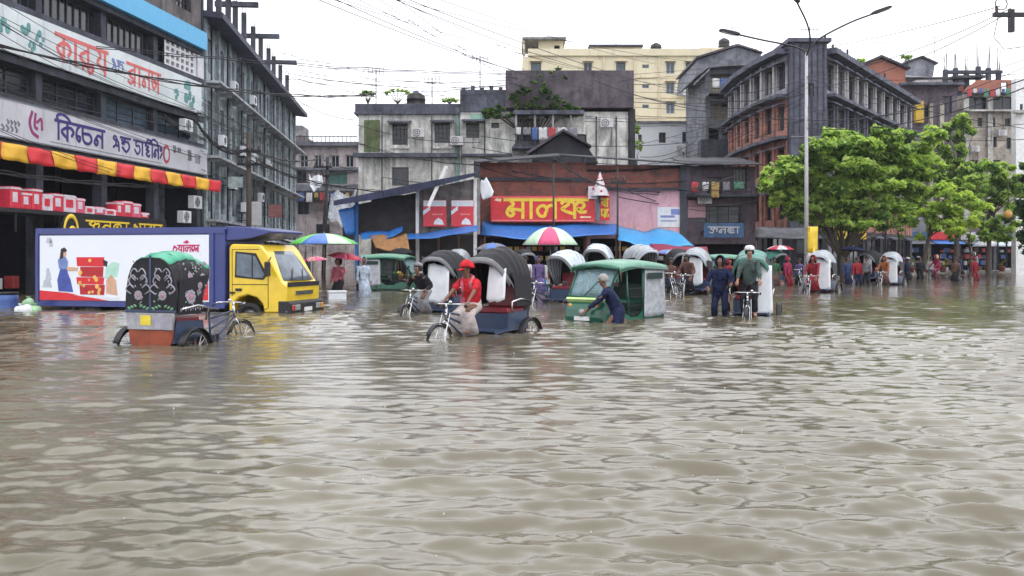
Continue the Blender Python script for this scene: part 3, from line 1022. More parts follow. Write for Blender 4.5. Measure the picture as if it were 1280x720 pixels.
share(sb, 'sunshade', bD, (fx(592), -.12, fz(153.5)))
for q in (500, 553):
    MB().box(-.62, -.06, -.8, -.5, -.003, .8).box(.5, -.06, -.8, .62, -.003, .8).box(-.62, -.1, -.92, .62, -.003, -.802).build('window_surround', MATS['wall_old'], bD, (fx(q), 0, fz(168)))
MB().box(-.25, -.2, fz(143) + .002, fx(575), 9.2, fz(140)).box(-.2, -.12, fz(140) + .002, fx(575), .2, fz(130)).build('parapet', MATS['parapet_dark'], bD)
MB().box(fx(575.3), -.25, fz(140) + .002, fx(632), .3, fz(113)).build('parapet', MATS['parapet_dark'], bD)
mer = MB()
for i in range(5):
    mer.box(fx(577) + i * .6, -.2, fz(113) + .002, fx(577) + i * .6 + .25, .2, fz(110) + .12 * (i % 2))
mer.build('broken_coping', MATS['parapet_dark'], bD)
MB().box(-.3, -.45, fz(197), fx(572), -.003, fz(192)).build('cornice', MATS['parapet_dark'], bD)
MB().box(fx(577), -.5, fz(196), fx(640), -.124, fz(193)).build('cornice', MATS['parapet_dark'], bD)
MB().box(fx(569), -.13, -.5, fx(574.6), -.003, fz(135)).build('corner_pier', mat('pier_green', (.2, .3, .27), .8, dirt=.6), bD)
MB().box(fx(455), -.012, fz(190), fx(475), -.003, fz(150)).build('moss_patch', MATS['stain_green'], bD)
MB().box(fx(588), -.128, fz(152), fx(612), -.122, fz(143)).build('green_patch', mat('paint_green', (.25, .42, .35), .8, dirt=.5), bD)
MB().box(fx(632), -.55, fz(136), fx(791), 9, fz(90)).build('sheet_screen', MATS['sheet_dark'], bD)
MB().box(fx(786), -.4, -.5, fx(793), 9, fz(137)).build('corner_column', mat('mould_black', (.03, .03, .035), .9, dirt=.5), bD)
MB().box(fx(642), -1.5, fz(147), fx(728), -.57, fz(142)).build('balcony_slab', MATS['parapet_dark'], bD)
for q in (645, 668, 690, 712):
    MB().cyl((fx(q), -1.35, fz(185)), (fx(q), -1.35, fz(147) - .003), .07).build('balcony_post', MATS['concrete'], bD)
rl = MB().box(fx(642), -1.45, fz(186), fx(728), -1.3, fz(183.5))
for i in range(18):
    rl.box(fx(644) + i * .24, -1.4, fz(183.5), fx(644) + i * .24 + .03, -1.36, fz(172))
rl.box(fx(642), -1.42, fz(172), fx(728), -1.34, fz(171))
rl.build('balcony_railing', MATS['concrete_dark'], bD)
MB().box(fx(640), -1.5, fz(188.5), fx(728), -.125, fz(186.1)).build('balcony_slab', MATS['parapet_dark'], bD)
pi = MB()
for q in (478, 540, 606, 745, 770):
    pi.tube([(fx(q), -.2, 1), (fx(q), -.2, fz(146))], .04)
pi.build('drain_pipes', MATS['concrete_dark'], bD, kind='stuff')

# gabled dark roof just in front of it
d = 56.0
gx = lambda q: (q - 705) * d / F
gz = lambda q: EYE + (320 - q) * d / F
hut = thing('rooftop_shed', 'dark gabled tin shed rising behind the red lettered sign', 'shed', (at(705, 0, d).x, d, 0))
MB().prism([(gx(664), gz(203)), (gx(672), gz(188)), (gx(703), gz(166)), (gx(735), gz(184)), (gx(748), gz(203))], 'xz', .15, 3).build('wall', mat('shed_wall', (.035, .035, .045), .8, dirt=.6), hut)
r = MB()
r.prism([(gx(660), gz(193)), (gx(704), gz(164.5)), (gx(739), gz(184)), (gx(738), gz(181.5)), (gx(704), gz(161.5)), (gx(659), gz(190))], 'xz', -.3, 3.2)
r.build('roof', MATS['sheet_dark'], hut)
MB().box(gx(672), .05, 3, gx(675), .149, gz(190)).build('post', MATS['concrete_dark'], hut)
MB().box(gx(730), .05, 3, gx(733), .149, gz(190)).build('post', MATS['concrete_dark'], hut)

# ------------------------------------------------------------------ yellow tower block behind, white house below it
d = 104.0
mat('wall_cream', (.66, .6, .43), .8, var=.1, scale=.5, dirt=.28, dirtcol=(.25, .23, .19), bump=.1)
mat('cream_trim', (.6, .52, .36), .8, dirt=.3)
p0 = at(655, 320, d)
fx = lambda q: (q - 655) * d / F
fz = lambda q: EYE + (320 - q) * d / F
bF = thing('apartment_block', 'tall pale yellow apartment block with rooftop rooms and blue windows', 'building', (p0.x, d, 0))
rects = []
for zz in (85, 110, 135, 160, 185):
    for q, ww in ((670, 1.1), (735, .9), (776, 1.0), (838, .9), (862, .8)):
        rects.append(cell(fx(q), fz(zz), ww, 1.25))
    rects.append(cell(fx(807), fz(zz - 2), .75, .4))
MB().wallgrid(fx(662), fx(945), -.5, fz(66), rects, 0, .3).shell(fx(662), fx(945), 0, 14, -.5, fz(66)).build('wall', MATS['wall_cream'], bF)
for k, r in enumerate(rects):
    window(bF, (r[0] + r[2]) / 2, (r[1] + r[3]) / 2, r[2] - r[0], r[3] - r[1], .2, 'two' if r[3] - r[1] > .6 else 'plain', ['glass_blue', 'glass_dark', 'glass_blue'][k % 3], 'frame_white' if k % 2 else 'frame_dark')
    if r[3] - r[1] > .6:
        MB().box(r[0] - .15, -.45, r[3] + .05, r[2] + .15, -.003, r[3] + .13).build('sunshade', MATS['cream_trim'], bF)
for q in (662, 755, 793, 824, 874, 905):
    MB().box(fx(q) - .12, -.12, -.5, fx(q) + .12, -.003, fz(70)).build('pilaster', MATS['cream_trim'], bF)
for zz in (98, 123, 148):
    MB().box(fx(661), -.07, fz(zz), fx(945), -.004, fz(zz) + .18).build('floor_band', MATS['cream_trim'], bF)
MB().box(fx(660), -.25, fz(70), fx(946), -.006, fz(65) + .3).build('parapet', MATS['wall_cream'], bF)
pent = MB().wallgrid(fx(674), fx(705), fz(66) + .002, fz(47), [cell(fx(697), fz(58), .6, .9)], 1.5, .3).shell(fx(674), fx(705), 1.5, 8, fz(66) + .002, fz(47))
pent.build('rooftop_room', MATS['wall_cream'], bF)
MB().box(fx(653), .6, fz(47) + .002, fx(708), 8.5, fz(44.5)).build('rooftop_canopy', MATS['concrete'], bF)
MB().cyl((fx(655), 1, fz(68)), (fx(655), 1, fz(47)), .12).build('canopy_post', MATS['cream_trim'], bF)
MB().box(fx(653), -.1, fz(92), fx(661.5), 4, fz(71)).build('side_balcony', MATS['wall_cream'], bF)
rr = [cell(fx(754), fz(63.5), .9, .9), cell(fx(786), fz(62.5), 1.3, .9)]
MB().wallgrid(fx(739), fx(803), fz(66) + .003, fz(56.5), rr, 1.0, .3).shell(fx(739), fx(803), 1.0, 8, fz(66) + .003, fz(56.5)).build('rooftop_room', MATS['wall_cream'], bF)
for r in rr:
    window(bF, (r[0] + r[2]) / 2, (r[1] + r[3]) / 2, r[2] - r[0], r[3] - r[1], 1.2, 'two', 'glass_blue', 'frame_white')
MB().box(fx(737), .6, fz(56.5) + .002, fx(805), 8.4, fz(54)).build('roof_slab', MATS['concrete_dark'], bF)
MB().box(fx(720), 2, fz(66) + .003, fx(729), 4, fz(59)).build('water_tank', mat('tank_blue', (.03, .06, .2), .5), bF, bevel=.15)
MB().box(fx(846), 1.5, fz(66) + .003, fx(876), 8, fz(57)).build('rooftop_room', mat('wall_mauve', (.22, .2, .24), .8), bF)
MB().box(fx(878), 1.2, fz(66) + .003, fx(945), 9, fz(56.5)).build('rooftop_room', MATS['wall_cream'], bF)

d = 88.0
mat('wall_white', (.55, .57, .6), .8, var=.1, dirt=.3, dirtcol=(.25, .26, .28), bump=.15)
p0 = at(793, 320, d)
fx = lambda q: (q - 793) * d / F
fz = lambda q: EYE + (320 - q) * d / F
bG = thing('white_house', 'plain white house with two small windows below the yellow block', 'building', (p0.x, d, 0))
rects = [cell(fx(828), fz(172), .65, .95), cell(fx(858), fz(171.5), .75, 1.0), cell(fx(800), fz(173), .35, .7)]
MB().wallgrid(fx(785), fx(880), -.5, fz(154), rects, 0, .3).shell(fx(785), fx(880), 0, 8, -.5, fz(154)).build('wall', MATS['wall_white'], bG)
for r in rects:
    window(bG, (r[0] + r[2]) / 2, (r[1] + r[3]) / 2, r[2] - r[0], r[3] - r[1], .2, 'two', 'glass_dark', 'frame_wood')
MB().box(fx(783), -.25, fz(154) + .002, fx(881), 8.2, fz(151.5)).build('roof_slab', MATS['concrete'], bG)
MB().box(fx(855), -.6, fz(209), fx(880), -.003, fz(206)).build('ledge', MATS['concrete_dark'], bG)

# narrow grey building to its right
d = 79.0
mat('wall_slate', (.19, .2, .23), .8, var=.2, dirt=.4, bump=.2)
mat('panel_cream', (.5, .44, .34), .8, dirt=.3)
p0 = at(868, 320, d)
fx = lambda q: (q - 868) * d / F
fz = lambda q: EYE + (320 - q) * d / F
bH = thing('narrow_building', 'narrow slate grey house with a cream recessed balcony and slanted top', 'building', (p0.x, d, 0))
rects = [(fx(888), fz(118), fx(930), fz(92)), (fx(888), fz(150), fx(915), fz(126)), (fx(886), fz(178), fx(900), fz(160))]
MB().wallgrid(fx(882), fx(946), -.5, fz(86), rects, 0, 1.2).shell(fx(882), fx(946), 0, 9, -.5, fz(86)).build('wall', MATS['wall_slate'], bH)
for r, mm in zip(rects, ('panel_cream', 'panel_cream', 'glass_dark')):
    MB().box(r[0] - .05, 1.2, r[1] - .05, r[2] + .05, 1.3, r[3] + .05).build('recess_wall', MATS[mm], bH)
MB().prism([(fx(866), fz(100)), (fx(869), fz(78)), (fx(917), fz(62)), (fx(947), fz(71)), (fx(947), fz(84)), (fx(900), fz(86)), (fx(882), fz(88))], 'xz', -1.1, 8).build('roof_block', MATS['wall_slate'], bH)
MB().prism([(fx(866), fz(77.5)), (fx(917), fz(61.5)), (fx(948), fz(70.5)), (fx(948), fz(69)), (fx(917), fz(59)), (fx(866), fz(75))], 'xz', -1.4, 8.2).build('roof', MATS['sheet_dark'], bH)
MB().prism([(fx(867), fz(132)), (fx(884), fz(116)), (fx(884), fz(119)), (fx(867), fz(136))], 'xz', -1.0, -.003).build('sunshade', MATS['wall_slate'], bH)
MB().prism([(fx(867), fz(104)), (fx(884), fz(88)), (fx(884), fz(91)), (fx(867), fz(107))], 'xz', -1.09, -.003).build('sunshade', MATS['wall_slate'], bH)
MB().box(fx(872), -1.5, fz(208), fx(912), -.002, fz(177)).build('lower_block', MATS['concrete_dark'], bH)
MB().box(fx(886), -.9, fz(119.5), fx(931), -.003, fz(118)).build('balcony_slab', MATS['concrete_dark'], bH)
rl = MB().box(fx(887), -.85, fz(113), fx(930), -.8, fz(112.3))
for i in range(11):
    rl.box(fx(887) + i * .27, -.84, fz(118), fx(887) + i * .27 + .03, -.81, fz(113))
rl.build('balcony_railing', MATS['steel_dark'], bH)

# ------------------------------------------------------------------ low brick market with the red sign
d = 50.0
mat_brick('brick_red', (.3, .085, .06), (.2, .07, .06), (.16, .13, .12), 1.0, .55)
mat('paint_pink', (.58, .34, .4), .75, var=.12, dirt=.35, dirtcol=(.25, .17, .2))
mat_wave('tin_dark', (.06, .062, .075), (.03, .02, .018), 5, 'X', .5, .3, .6, .5)
mat_wave('tin_grey', (.22, .23, .26), (.1, .07, .06), 5, 'X', .45, .4, .6, .4)
mat('tarp_blue', (.03, .16, .5), .4, var=.2, bump=.2, dirt=.15, dirtcol=(.03, .08, .2))
mat('tarp_sky', (.05, .3, .62), .4, var=.15, bump=.2)
mat('tarp_maroon', (.22, .015, .05), .5, var=.2)
p0 = at(600, 320, d)
fx = lambda q: (q - 600) * d / F
fz = lambda q: EYE + (320 - q) * d / F
bE = thing('brick_market', 'low brick market row with a rusty tin roof behind the red lettered sign', 'building', (p0.x, d, 0))
rects = [(fx(606), -.5, fx(768), fz(297)), (fx(776), -.5, fx(852), fz(298))]
MB().wallgrid(fx(600), fx(733), -.5, fz(203), [(fx(606), -.5, fx(730), fz(297))], 0, .3).build('wall', MATS['brick_red'], bE)
MB().box(fx(600), 2.6, -.5, fx(858), 2.9, fz(204)).build('back_wall', MATS['shop_shade_black'], bE)
MB().wallgrid(fx(733) + .002, fx(858), fz(236), fz(206), [], .1, .3).build('wall', MATS['brick_red'], bE)
MB().wallgrid(fx(733) + .002, fx(858), -.5, fz(236) - .002, [(fx(738), -.5, fx(852), fz(298))], .06, .3).build('pink_wall', MATS['paint_pink'], bE)
MB().box(fx(850), -.05, -.5, fx(858), .05, fz(206)).build('pier', MATS['concrete_dark'], bE)
MB().box(fx(733), -.25, fz(237.5), fx(858), .058, fz(235)).build('ledge', MATS['concrete_dark'], bE)
rf = MB()
rf.sheet([[(fx(594) + (fx(700) - fx(594)) * i / 6, -.9 + 4 * j / 3, fz(206 - 8 * i / 6) + .55 * j / 3) for j in range(4)] for i in range(7)], .06)
rf.sheet([[(fx(700) + (fx(868) - fx(700)) * i / 6, -.8 + 4 * j / 3, fz(197 + 11 * i / 6) + .5 * j / 3) for j in range(4)] for i in range(7)], .06)
rf.build('roof', MATS['tin_dark'], bE)
for i, q in enumerate((620, 668, 716)):
    MB().box(fx(q) - .1, -.06, fz(243), fx(q) + .1, -.003, fz(206)).build('pilaster', MATS['brick_red'], bE)
MB().box(fx(600), -.12, fz(226), fx(733), -.003, fz(222)).build('beam', MATS['concrete_dark'], bE)
# dim shop insides
for i, (a, b_, cm) in enumerate(((607, 640, 'wood'), (642, 680, 'goods_red'), (682, 729, 'wood'), (742, 790, 'wall_brown'), (792, 850, 'goods_blue'))):
    g = MB()
    for j in range(5):
        g.box(fx(a), 1.4, -.3 + .5 * j, fx(b_), 1.9, -.26 + .5 * j)
        for k in range(5):
            x = fx(a) + (fx(b_) - fx(a)) * (k + .15) / 5
            g.mk((j + k + i) % 3 + 1).box(x, 1.45, -.258 + .5 * j, x + .25, 1.8, -.05 + .5 * j)
        g.mk(0)
    g.build('shop_shelves', [MATS['wood'], MATS[cm], MATS['goods_white'], MATS['ink_yellow']], bE, kind='stuff')

sM = thing('shop_sign', 'red shop sign with big yellow letters above a blue tarpaulin', 'sign', (p0.x + fx(614), d - .75, fz(278)))
W = fx(742) - fx(614)
H = fz(246) - fz(278)
MB().box(0, 0, 0, W, .2, H).build('board', MATS['sign_red'], sM)
lettering(['ম', 'া', 'ল', 'ঞ্চ'], .72, W - 1.1, .2, H - .4, 0, .17).build('lettering', MATS['ink_yellow'], sM)
MB().box(.05, -.012, .04, W - .05, -.002, .1).box(.05, -.012, H - .09, W - .05, -.002, H - .05).build('border', mat('ink_pink', (.7, .2, .2)), sM)
MB().prism([(.15, H - .22), (.28, H - .12), (.55, H - .16), (.5, H - .3), (.3, H - .26)], 'xz', -.012, -.002).build('bird_mark', mat('ink_cream', (.75, .6, .4)), sM)
MB().box(W - .75, -.012, .2, W - .2, -.002, .29).build('small_print', MATS['ink_cream'], sM)
MB().box(.1, .2, .1, .18, .75, .2).box(W - .2, .2, .1, W - .1, .75, .2).build('bracket', MATS['steel_dark'], sM)
s = thing('side_sign', 'small upright red panel with yellow writing at the right end of the big red sign', 'sign', (p0.x + fx(744), d - .72, fz(276)))
MB().box(0, 0, 0, .68, .16, 1.28).build('board', MATS['sign_red'], s)
MB().box(-.02, -.01, 0, .18, -.002, 1.28).build('grey_strip', MATS['ink_grey'], s)
lettering(['ব', 'া'], .24, .38, .7, .4, 0, .2).build('lettering', MATS['ink_yellow'], s)
lettering(['স', 'ে'], .24, .38, .15, .4, 0, .2).build('lettering', MATS['ink_yellow'], s)


mat('clear_film', (.5, .54, .6), .2, var=.3, alpha=.4)


def tarp(name, label, cat, G, m, poles=(), th=.025):
    t_ = thing(name, label, cat, tuple(G[0][0]))
    o = np.array(G[0][0])
    L = [[tuple(np.array(p) - o) for p in row] for row in G]
    MB().sheet(L, th).build('sheet', MATS[m], t_)
    for a, b_ in poles:
        MB().cyl(tuple(np.array(a) - o), tuple(np.array(b_) - o), .035, n=6).build('pole', MATS['wood'], t_)
    return t_


def sagsheet(a, b, c, e, nu=14, nv=8, sag=.1, seed=1):
    """Cloth between four corners, sagging and rumpled."""
    a, b, c, e = map(np.array, (a, b, c, e))
    rr = np.random.default_rng(seed)
    ph = rr.random(6) * 6.28
    G = []
    for i in range(nu):
        u_ = i / (nu - 1); row = []
        for j in range(nv):
            v_ = j / (nv - 1)
            p = (a * (1 - u_) + b * u_) * (1 - v_) + (e * (1 - u_) + c * u_) * v_
            dz = -sag * 4 * u_ * (1 - u_) * (.4 + v_) + .35 * sag * (math.sin(9 * u_ + ph[0]) + math.sin(17 * u_ + 4 * v_ + ph[1]) * .6 + math.sin(7 * v_ + ph[2]) * .5)
            row.append((p[0], p[1] + .4 * dz, p[2] + dz))
        G.append(row)
    return G


def W3(q, r_, dd):
    return tuple(at(q, r_, dd))


tarp('tarpaulin_awning', 'long blue tarpaulin awning stretched below the red lettered sign', 'tarpaulin', sagsheet(W3(603, 277, 49.9), W3(772, 278, 49.9), W3(772, 291, 47.8), W3(601, 294, 47.8), sag=.13, seed=2), 'tarp_blue',
     [(W3(606, 292, 47.9), W3(606, 355, 47.9)), (W3(770, 291, 47.9), W3(770, 355, 47.9))])
tarp('tarpaulin_awning', 'bright sky blue tarpaulin slanting down in front of the pink wall', 'tarpaulin', sagsheet(W3(768, 282, 49.5), W3(838, 286, 49.6), W3(868, 306, 46.5), W3(773, 300, 47.0), sag=.22, seed=3), 'tarp_sky',
     [(W3(775, 300, 47.0), W3(775, 355, 47.0)), (W3(866, 306, 46.6), W3(866, 358, 46.6))])
tarp('tarpaulin_awning', 'maroon cloth awning under the sky blue tarpaulin', 'tarpaulin', sagsheet(W3(812, 304, 46.4), W3(884, 309, 46.4), W3(886, 318, 44.6), W3(816, 316, 44.8), sag=.06, seed=4), 'tarp_maroon',
     [(W3(820, 316, 44.9), W3(820, 358, 44.9)), (W3(884, 318, 44.7), W3(884, 358, 44.7))])
o = thing('wall_poster', 'white poster with blue print pasted on the pink wall', 'poster', (p0.x + fx(822), d + .04, fz(284)))
MB().box(0, 0, 0, 1.28, .016, 1.05).build('paper', mat('poster_white', (.6, .62, .66), .6, var=.15), o)
MB().box(.15, -.004, .5, .9, -.001, .62).box(.15, -.004, .3, 1.0, -.001, .36).box(.7, -.004, .65, 1.15, -.001, .95).build('print', MATS['ink_blue'], o)
o = thing('cone_banner', 'white and red cone shaped banner standing above the red sign', 'banner', W3(750, 245, 49.0))
MB().lathe([(.5, 0), (.34, .35), (.2, .7), (.03, 1.2)], (0, 0, 0), 10).build('cloth', mat('banner_white', (.6, .56, .6), .6, var=.3, scale=9), o)
dots = MB()
for i in range(14):
    a = i * 2.4; z = .1 + .07 * i; rr = .5 - .4 * z
    dots.ell((rr * math.cos(a), rr * math.sin(a), z), (.06, .06, .06), 6, 4)
dots.build('red_pattern', MATS['sign_red'], o)
MB().box(-.6, -.02, -.15, -.15, .02, .5).build('side_flag', MATS['banner_white'], o)
MB().cyl((0, 0, -.4), (0, 0, 1.2), .03).build('staff', MATS['steel_dark'], o)
# battered white sheet held up beside the sign
o = tarp('plastic_sheet', 'torn white plastic sheet flapping left of the red lettered sign', 'plastic sheet', sagsheet(W3(596, 228, 47.5), W3(608, 221, 47.3), W3(617, 240, 46.8), W3(603, 247, 47.0), sag=.12, seed=7), 'white_plastic', [(W3(599, 236, 47.6), W3(598, 250, 49.9))])

# dark lean-to houses between the pink wall and the curved red building
d = 57.0
p0 = at(858, 320, d)
fx = lambda q: (q - 858) * d / F
fz = lambda q: EYE + (320 - q) * d / F
mat('wall_violet', (.13, .1, .13), .8, var=.25, dirt=.5, bump=.2)
bQ = thing('lean_to_house', 'dark violet two storey lean-to house between the pink wall and the curved red building', 'building', (p0.x, d, 0))
rects = [cell(fx(893), fz(232), .9, 1.0), cell(fx(925), fz(224), .8, 1.3), cell(fx(898), fz(268), 2.6, 1.0), (fx(866), -.5, fx(936), fz(305))]
MB().wallgrid(fx(858), fx(944), -.5, fz(208), rects, 0, .3).shell(fx(858), fx(944), 0, 6, -.5, fz(208)).build('wall', MATS['wall_violet'], bQ)
for r in rects[:3]:
    window(bQ, (r[0] + r[2]) / 2, (r[1] + r[3]) / 2, r[2] - r[0], r[3] - r[1], .2, 'bars', 'glass_dark' if r is not rects[1] else 'glass_curtain')
MB().sheet([[(fx(855) + (fx(948) - fx(855)) * i / 8, -1.2 + 3 * j, fz(209) + .5 * j + .02 * (i % 2)) for j in range(3)] for i in range(9)], .06).build('roof', MATS['tin_dark'], bQ)
MB().box(fx(856), -1.0, fz(247), fx(944), -.004, fz(244)).build('balcony_slab', MATS['concrete_dark'], bQ)
rl = MB().box(fx(857), -.97, fz(236), fx(944), -.92, fz(235))
for i in range(14):
    rl.box(fx(858) + i * .3, -.96, fz(244), fx(858) + i * .3 + .03, -.93, fz(236))
rl.build('balcony_railing', MATS['steel_dark'], bQ)
MB().box(fx(860), -.012, fz(272), fx(882), -.003, fz(250)).build('pink_plaster', MATS['paint_pink'], bQ)
MB().box(fx(866), 1.5, -.5, fx(936), 1.6, fz(304)).build('shop_back', MATS['shop_shade_black'], bQ)
o = thing('shop_sign', 'wide blue shop sign with pale writing under the violet house', 'sign', W3(880, 297, 55.6))
mat('sign_blue', (.03, .1, .24), .4, var=.45, dirt=.4)
MB().box(0, 0, 0, 2.3, .15, .85).build('board', MATS['sign_blue'], o)
lettering(['জ', 'ন', 'ত', 'া'], .25, 1.8, .25, .36, 0, .16).build('lettering', MATS['goods_white'], o)
MB().box(.1, .15, .3, .2, 1.4, .4).box(2.1, .15, .3, 2.2, 1.4, .4).build('bracket', MATS['steel_dark'], o)

# ------------------------------------------------------------------ the shed with the sloping roof on the left of the market
d = 47.0
sh = thing('tin_shed', 'open shed with a navy sloping tin roof and two red posters', 'shed', (at(425, 0, d).x, d, 0))
fx = lambda q: (q - 425) * d / F
fz = lambda q: EYE + (320 - q) * d / F
MB().sheet([[(fx(424) + (fx(596) - fx(424)) * i / 10, -1.4 + 5.0 * j / 3, fz(258 - 37 * i / 10) + .5 * j / 3) for j in range(4)] for i in range(11)], .07).build('roof', mat_wave('tin_navy', (.035, .045, .1), (.03, .03, .035), 5, 'X', .45, .2, .5, .4), sh)
MB().prism([(fx(520), fz(293)), (fx(600), fz(293)), (fx(600), fz(222)), (fx(520), fz(238))], 'xz', .1, .3).build('wall', mat('shed_grey', (.24, .22, .22), .8, dirt=.5), sh)
MB().prism([(fx(440), fz(293)), (fx(519.5), fz(293)), (fx(519.5), fz(240)), (fx(440), fz(256))], 'xz', .4, .6).build('wall', mat('shed_black', (.05, .045, .05), .8, dirt=.4), sh)
MB().box(fx(455), 2.4, -.5, fx(598), 2.6, fz(240)).build('back_wall', MATS['shed_black'], sh)
MB().prism([(fx(424), fz(259)), (fx(424), fz(253)), (fx(520), fz(233)), (fx(596), fz(219)), (fx(596), fz(223)), (fx(520), fz(243)), (fx(470), fz(252))], 'xz', -1.5, -1.42).build('fascia', MATS['tin_navy'], sh)
for q, a, b_, cm in ((522, 350, 236, 'white_paint'), (594, 350, 224, 'white_paint'), (446, 350, 253, 'tarp_blue')):
    MB().box(fx(q) - .08, -.12, fz(350), fx(q) + .08, .06, fz(b_)).build('post', MATS[cm], sh)
for q in (470, 497, 548, 573):
    MB().cyl((fx(q), .0, -.5), (fx(q), .0, fz(292)), .06).build('post', MATS['wood'], sh)
mat('poster_red', (.6, .03, .05), .4, var=.15)
for k, (a, b_, lab) in enumerate(((529, 558, 'left'), (564, 592, 'right'))):
    o = thing('red_poster', ['red and white shop poster with a slanting white bar on the grey shed wall', 'red and white shop poster nearest the white post of the grey shed'][k], 'poster', W3(a, 283, 46.7))
    ww = (b_ - a) * 46.7 / F
    MB().box(0, 0, 0, ww, .05, 1.28).build('sheet', MATS['poster_red'], o)
    MB().box(.02, -.008, .98, ww - .02, -.001, 1.26).build('header', MATS['white_plastic'], o)
    p = MB().prism([(ww * .45, .1), (ww * .9, .08), (ww * .82, .3), (ww * .65, .42), (ww * .5, .28)], 'xz', -.01, -.001)
    p.prism([(.0, .75), (ww * .3, 1.0), (ww * .3, .8), (.0, .55)], 'xz', -.011, -.002)
    p.build('print', MATS['white_plastic'], o)
    MB().box(ww * .4, -.012, .55, ww * .85, -.001, .62).build('small_print', MATS['ink_pink'], o)
o = thing('fallen_board', 'long white plank leaning against the shed roof beside the red posters', 'plank', W3(535, 255, 45.6))
MB().obox((.45, 0, .85), (.16, .05, 2.1), (0, .42, 0)).build('plank', MATS['white_paint'], o)
tarp('tarpaulin_awning', 'narrow blue tarpaulin slung along the front of the navy roofed shed', 'tarpaulin', sagsheet(W3(500, 294, 46.6), W3(598, 281, 46.6), W3(598, 288, 45.2), W3(502, 299, 45.2), sag=.07, seed=12), 'tarp_blue')
tarp('tarpaulin_awning', 'crumpled blue tarpaulin at the left end of the navy roofed shed', 'tarpaulin', sagsheet(W3(450, 290, 46.6), W3(504, 283, 46.6), W3(502, 290, 45.2), W3(452, 297, 45.2), sag=.12, seed=13), 'tarp_blue')
tarp('tarpaulin_awning', 'blue sheet hanging beside the dim street end of the navy roofed shed', 'tarpaulin', sagsheet(W3(423, 262, 46.0), W3(443, 258, 46.5), W3(444, 292, 46.5), W3(432, 292, 46.0), sag=.05, seed=15), 'tarp_blue')
tarp('sack_cloth_awning', 'brown sack cloth hung under the blue tarpaulin of the shed', 'awning', sagsheet(W3(462, 293, 45.4), W3(508, 292, 45.4), W3(512, 312, 44.4), W3(470, 308, 44.4), sag=.12, seed=14), mat('sack_brown', (.26, .13, .05), .8, var=.3, bump=.4).name)
tarp('plastic_sheet', 'clear white plastic sheet hung over the side street beside the pole', 'plastic sheet', sagsheet(W3(414, 236, 60), W3(446, 238, 60), W3(442, 262, 58), W3(410, 268, 58), sag=.5, seed=21), 'clear_film', [(W3(446, 238, 60), W3(446, 352, 60))])
tarp('plastic_sheet', 'small crumpled white sheet tied to the leaning pole over the side street', 'plastic sheet', sagsheet(W3(386, 220, 69), W3(402, 217, 69), W3(404, 228, 68), W3(388, 234, 68), sag=.3, seed=22), 'white_plastic', [(W3(404, 222, 69), W3(404, 345, 69))])
# ------------------------------------------------------------------ curved corner building, terracotta below and grey on top
mat('wall_terracotta', (.48, .21, .16), .8, var=.3, scale=1.5, dirt=.6, dirtcol=(.12, .1, .11), bump=.2)
mat('wall_grey_mauve', (.3, .29, .33), .8, var=.2, dirt=.55, dirtcol=(.06, .06, .08), bump=.2)
mat('tower_dark', (.105, .11, .155), .8, var=.25, dirt=.5, bump=.2)  # leans blue: the shadow tone is mixed into the colour
mat('stone_pale', (.48, .47, .45), .8, dirt=.4)
mat('shop_dark', (.035, .035, .045), .7, var=.4, dirt=.3)
bI = thing('corner_building', 'curved corner building with terracotta lower floors and a grey top storey', 'building', (17.8, 62, 0))
Wd = Vector((17.8, 62))


def wall_run(root, org, P, Q, floors, dd=.28, pil=True, windows=True):
    """One straight run of a facade from P to Q (seen left to right), floor by floor."""
    P, Q = Vector(P) - org, Vector(Q) - org
    L = (Q - P).length
    a = math.atan2((Q - P).y, (Q - P).x)
    for z0, z1, m_, nb, ww, hh, gl in floors:
        rects = [cell(L * (i + .5) / nb, z0 + (z1 - z0) * .5, ww, hh) for i in range(nb)] if windows else []
        w_ = MB().wallgrid(0, L, z0 + .002, z1 - .002, rects, 0, dd).build('wall', MATS[m_], root, (P.x, P.y, 0), a)
        for i, r in enumerate(rects):
            lx = (r[0] + r[2]) / 2
            f = window(root, 0, 0, r[2] - r[0], r[3] - r[1], 0, 'bars' if i % 2 else 'two', gl[i % len(gl)], 'frame_dark')
            f.location = (P.x + math.cos(a) * lx - math.sin(a) * .2, P.y + math.sin(a) * lx + math.cos(a) * .2, (r[1] + r[3]) / 2)
            f.rotation_euler = (0, 0, a)
            if hh > 1.1:
                MB().prism([(-.55, -.14), (-.003, 0), (-.003, .1), (-.55, -.04)], 'yz', lx - ww / 2 - .12, lx + ww / 2 + .12).build('sunshade', MATS['tower_dark'], root, (P.x, P.y, r[3] + .12), a)
        if pil:
            pm = 'stone_pale' if m_ == 'wall_grey_mauve' else m_
            p_ = MB().box(-.14, -.1, z0 + .003, .14, -.003, z1 - .003).build('pilaster', MATS[pm], root, (P.x, P.y, 0), a)
            for i in range(1, nb):
                share(p_, 'pilaster', root, (P.x + math.cos(a) * L * i / nb, P.y + math.sin(a) * L * i / nb, 0), (0, 0, a))
    return a, L, P


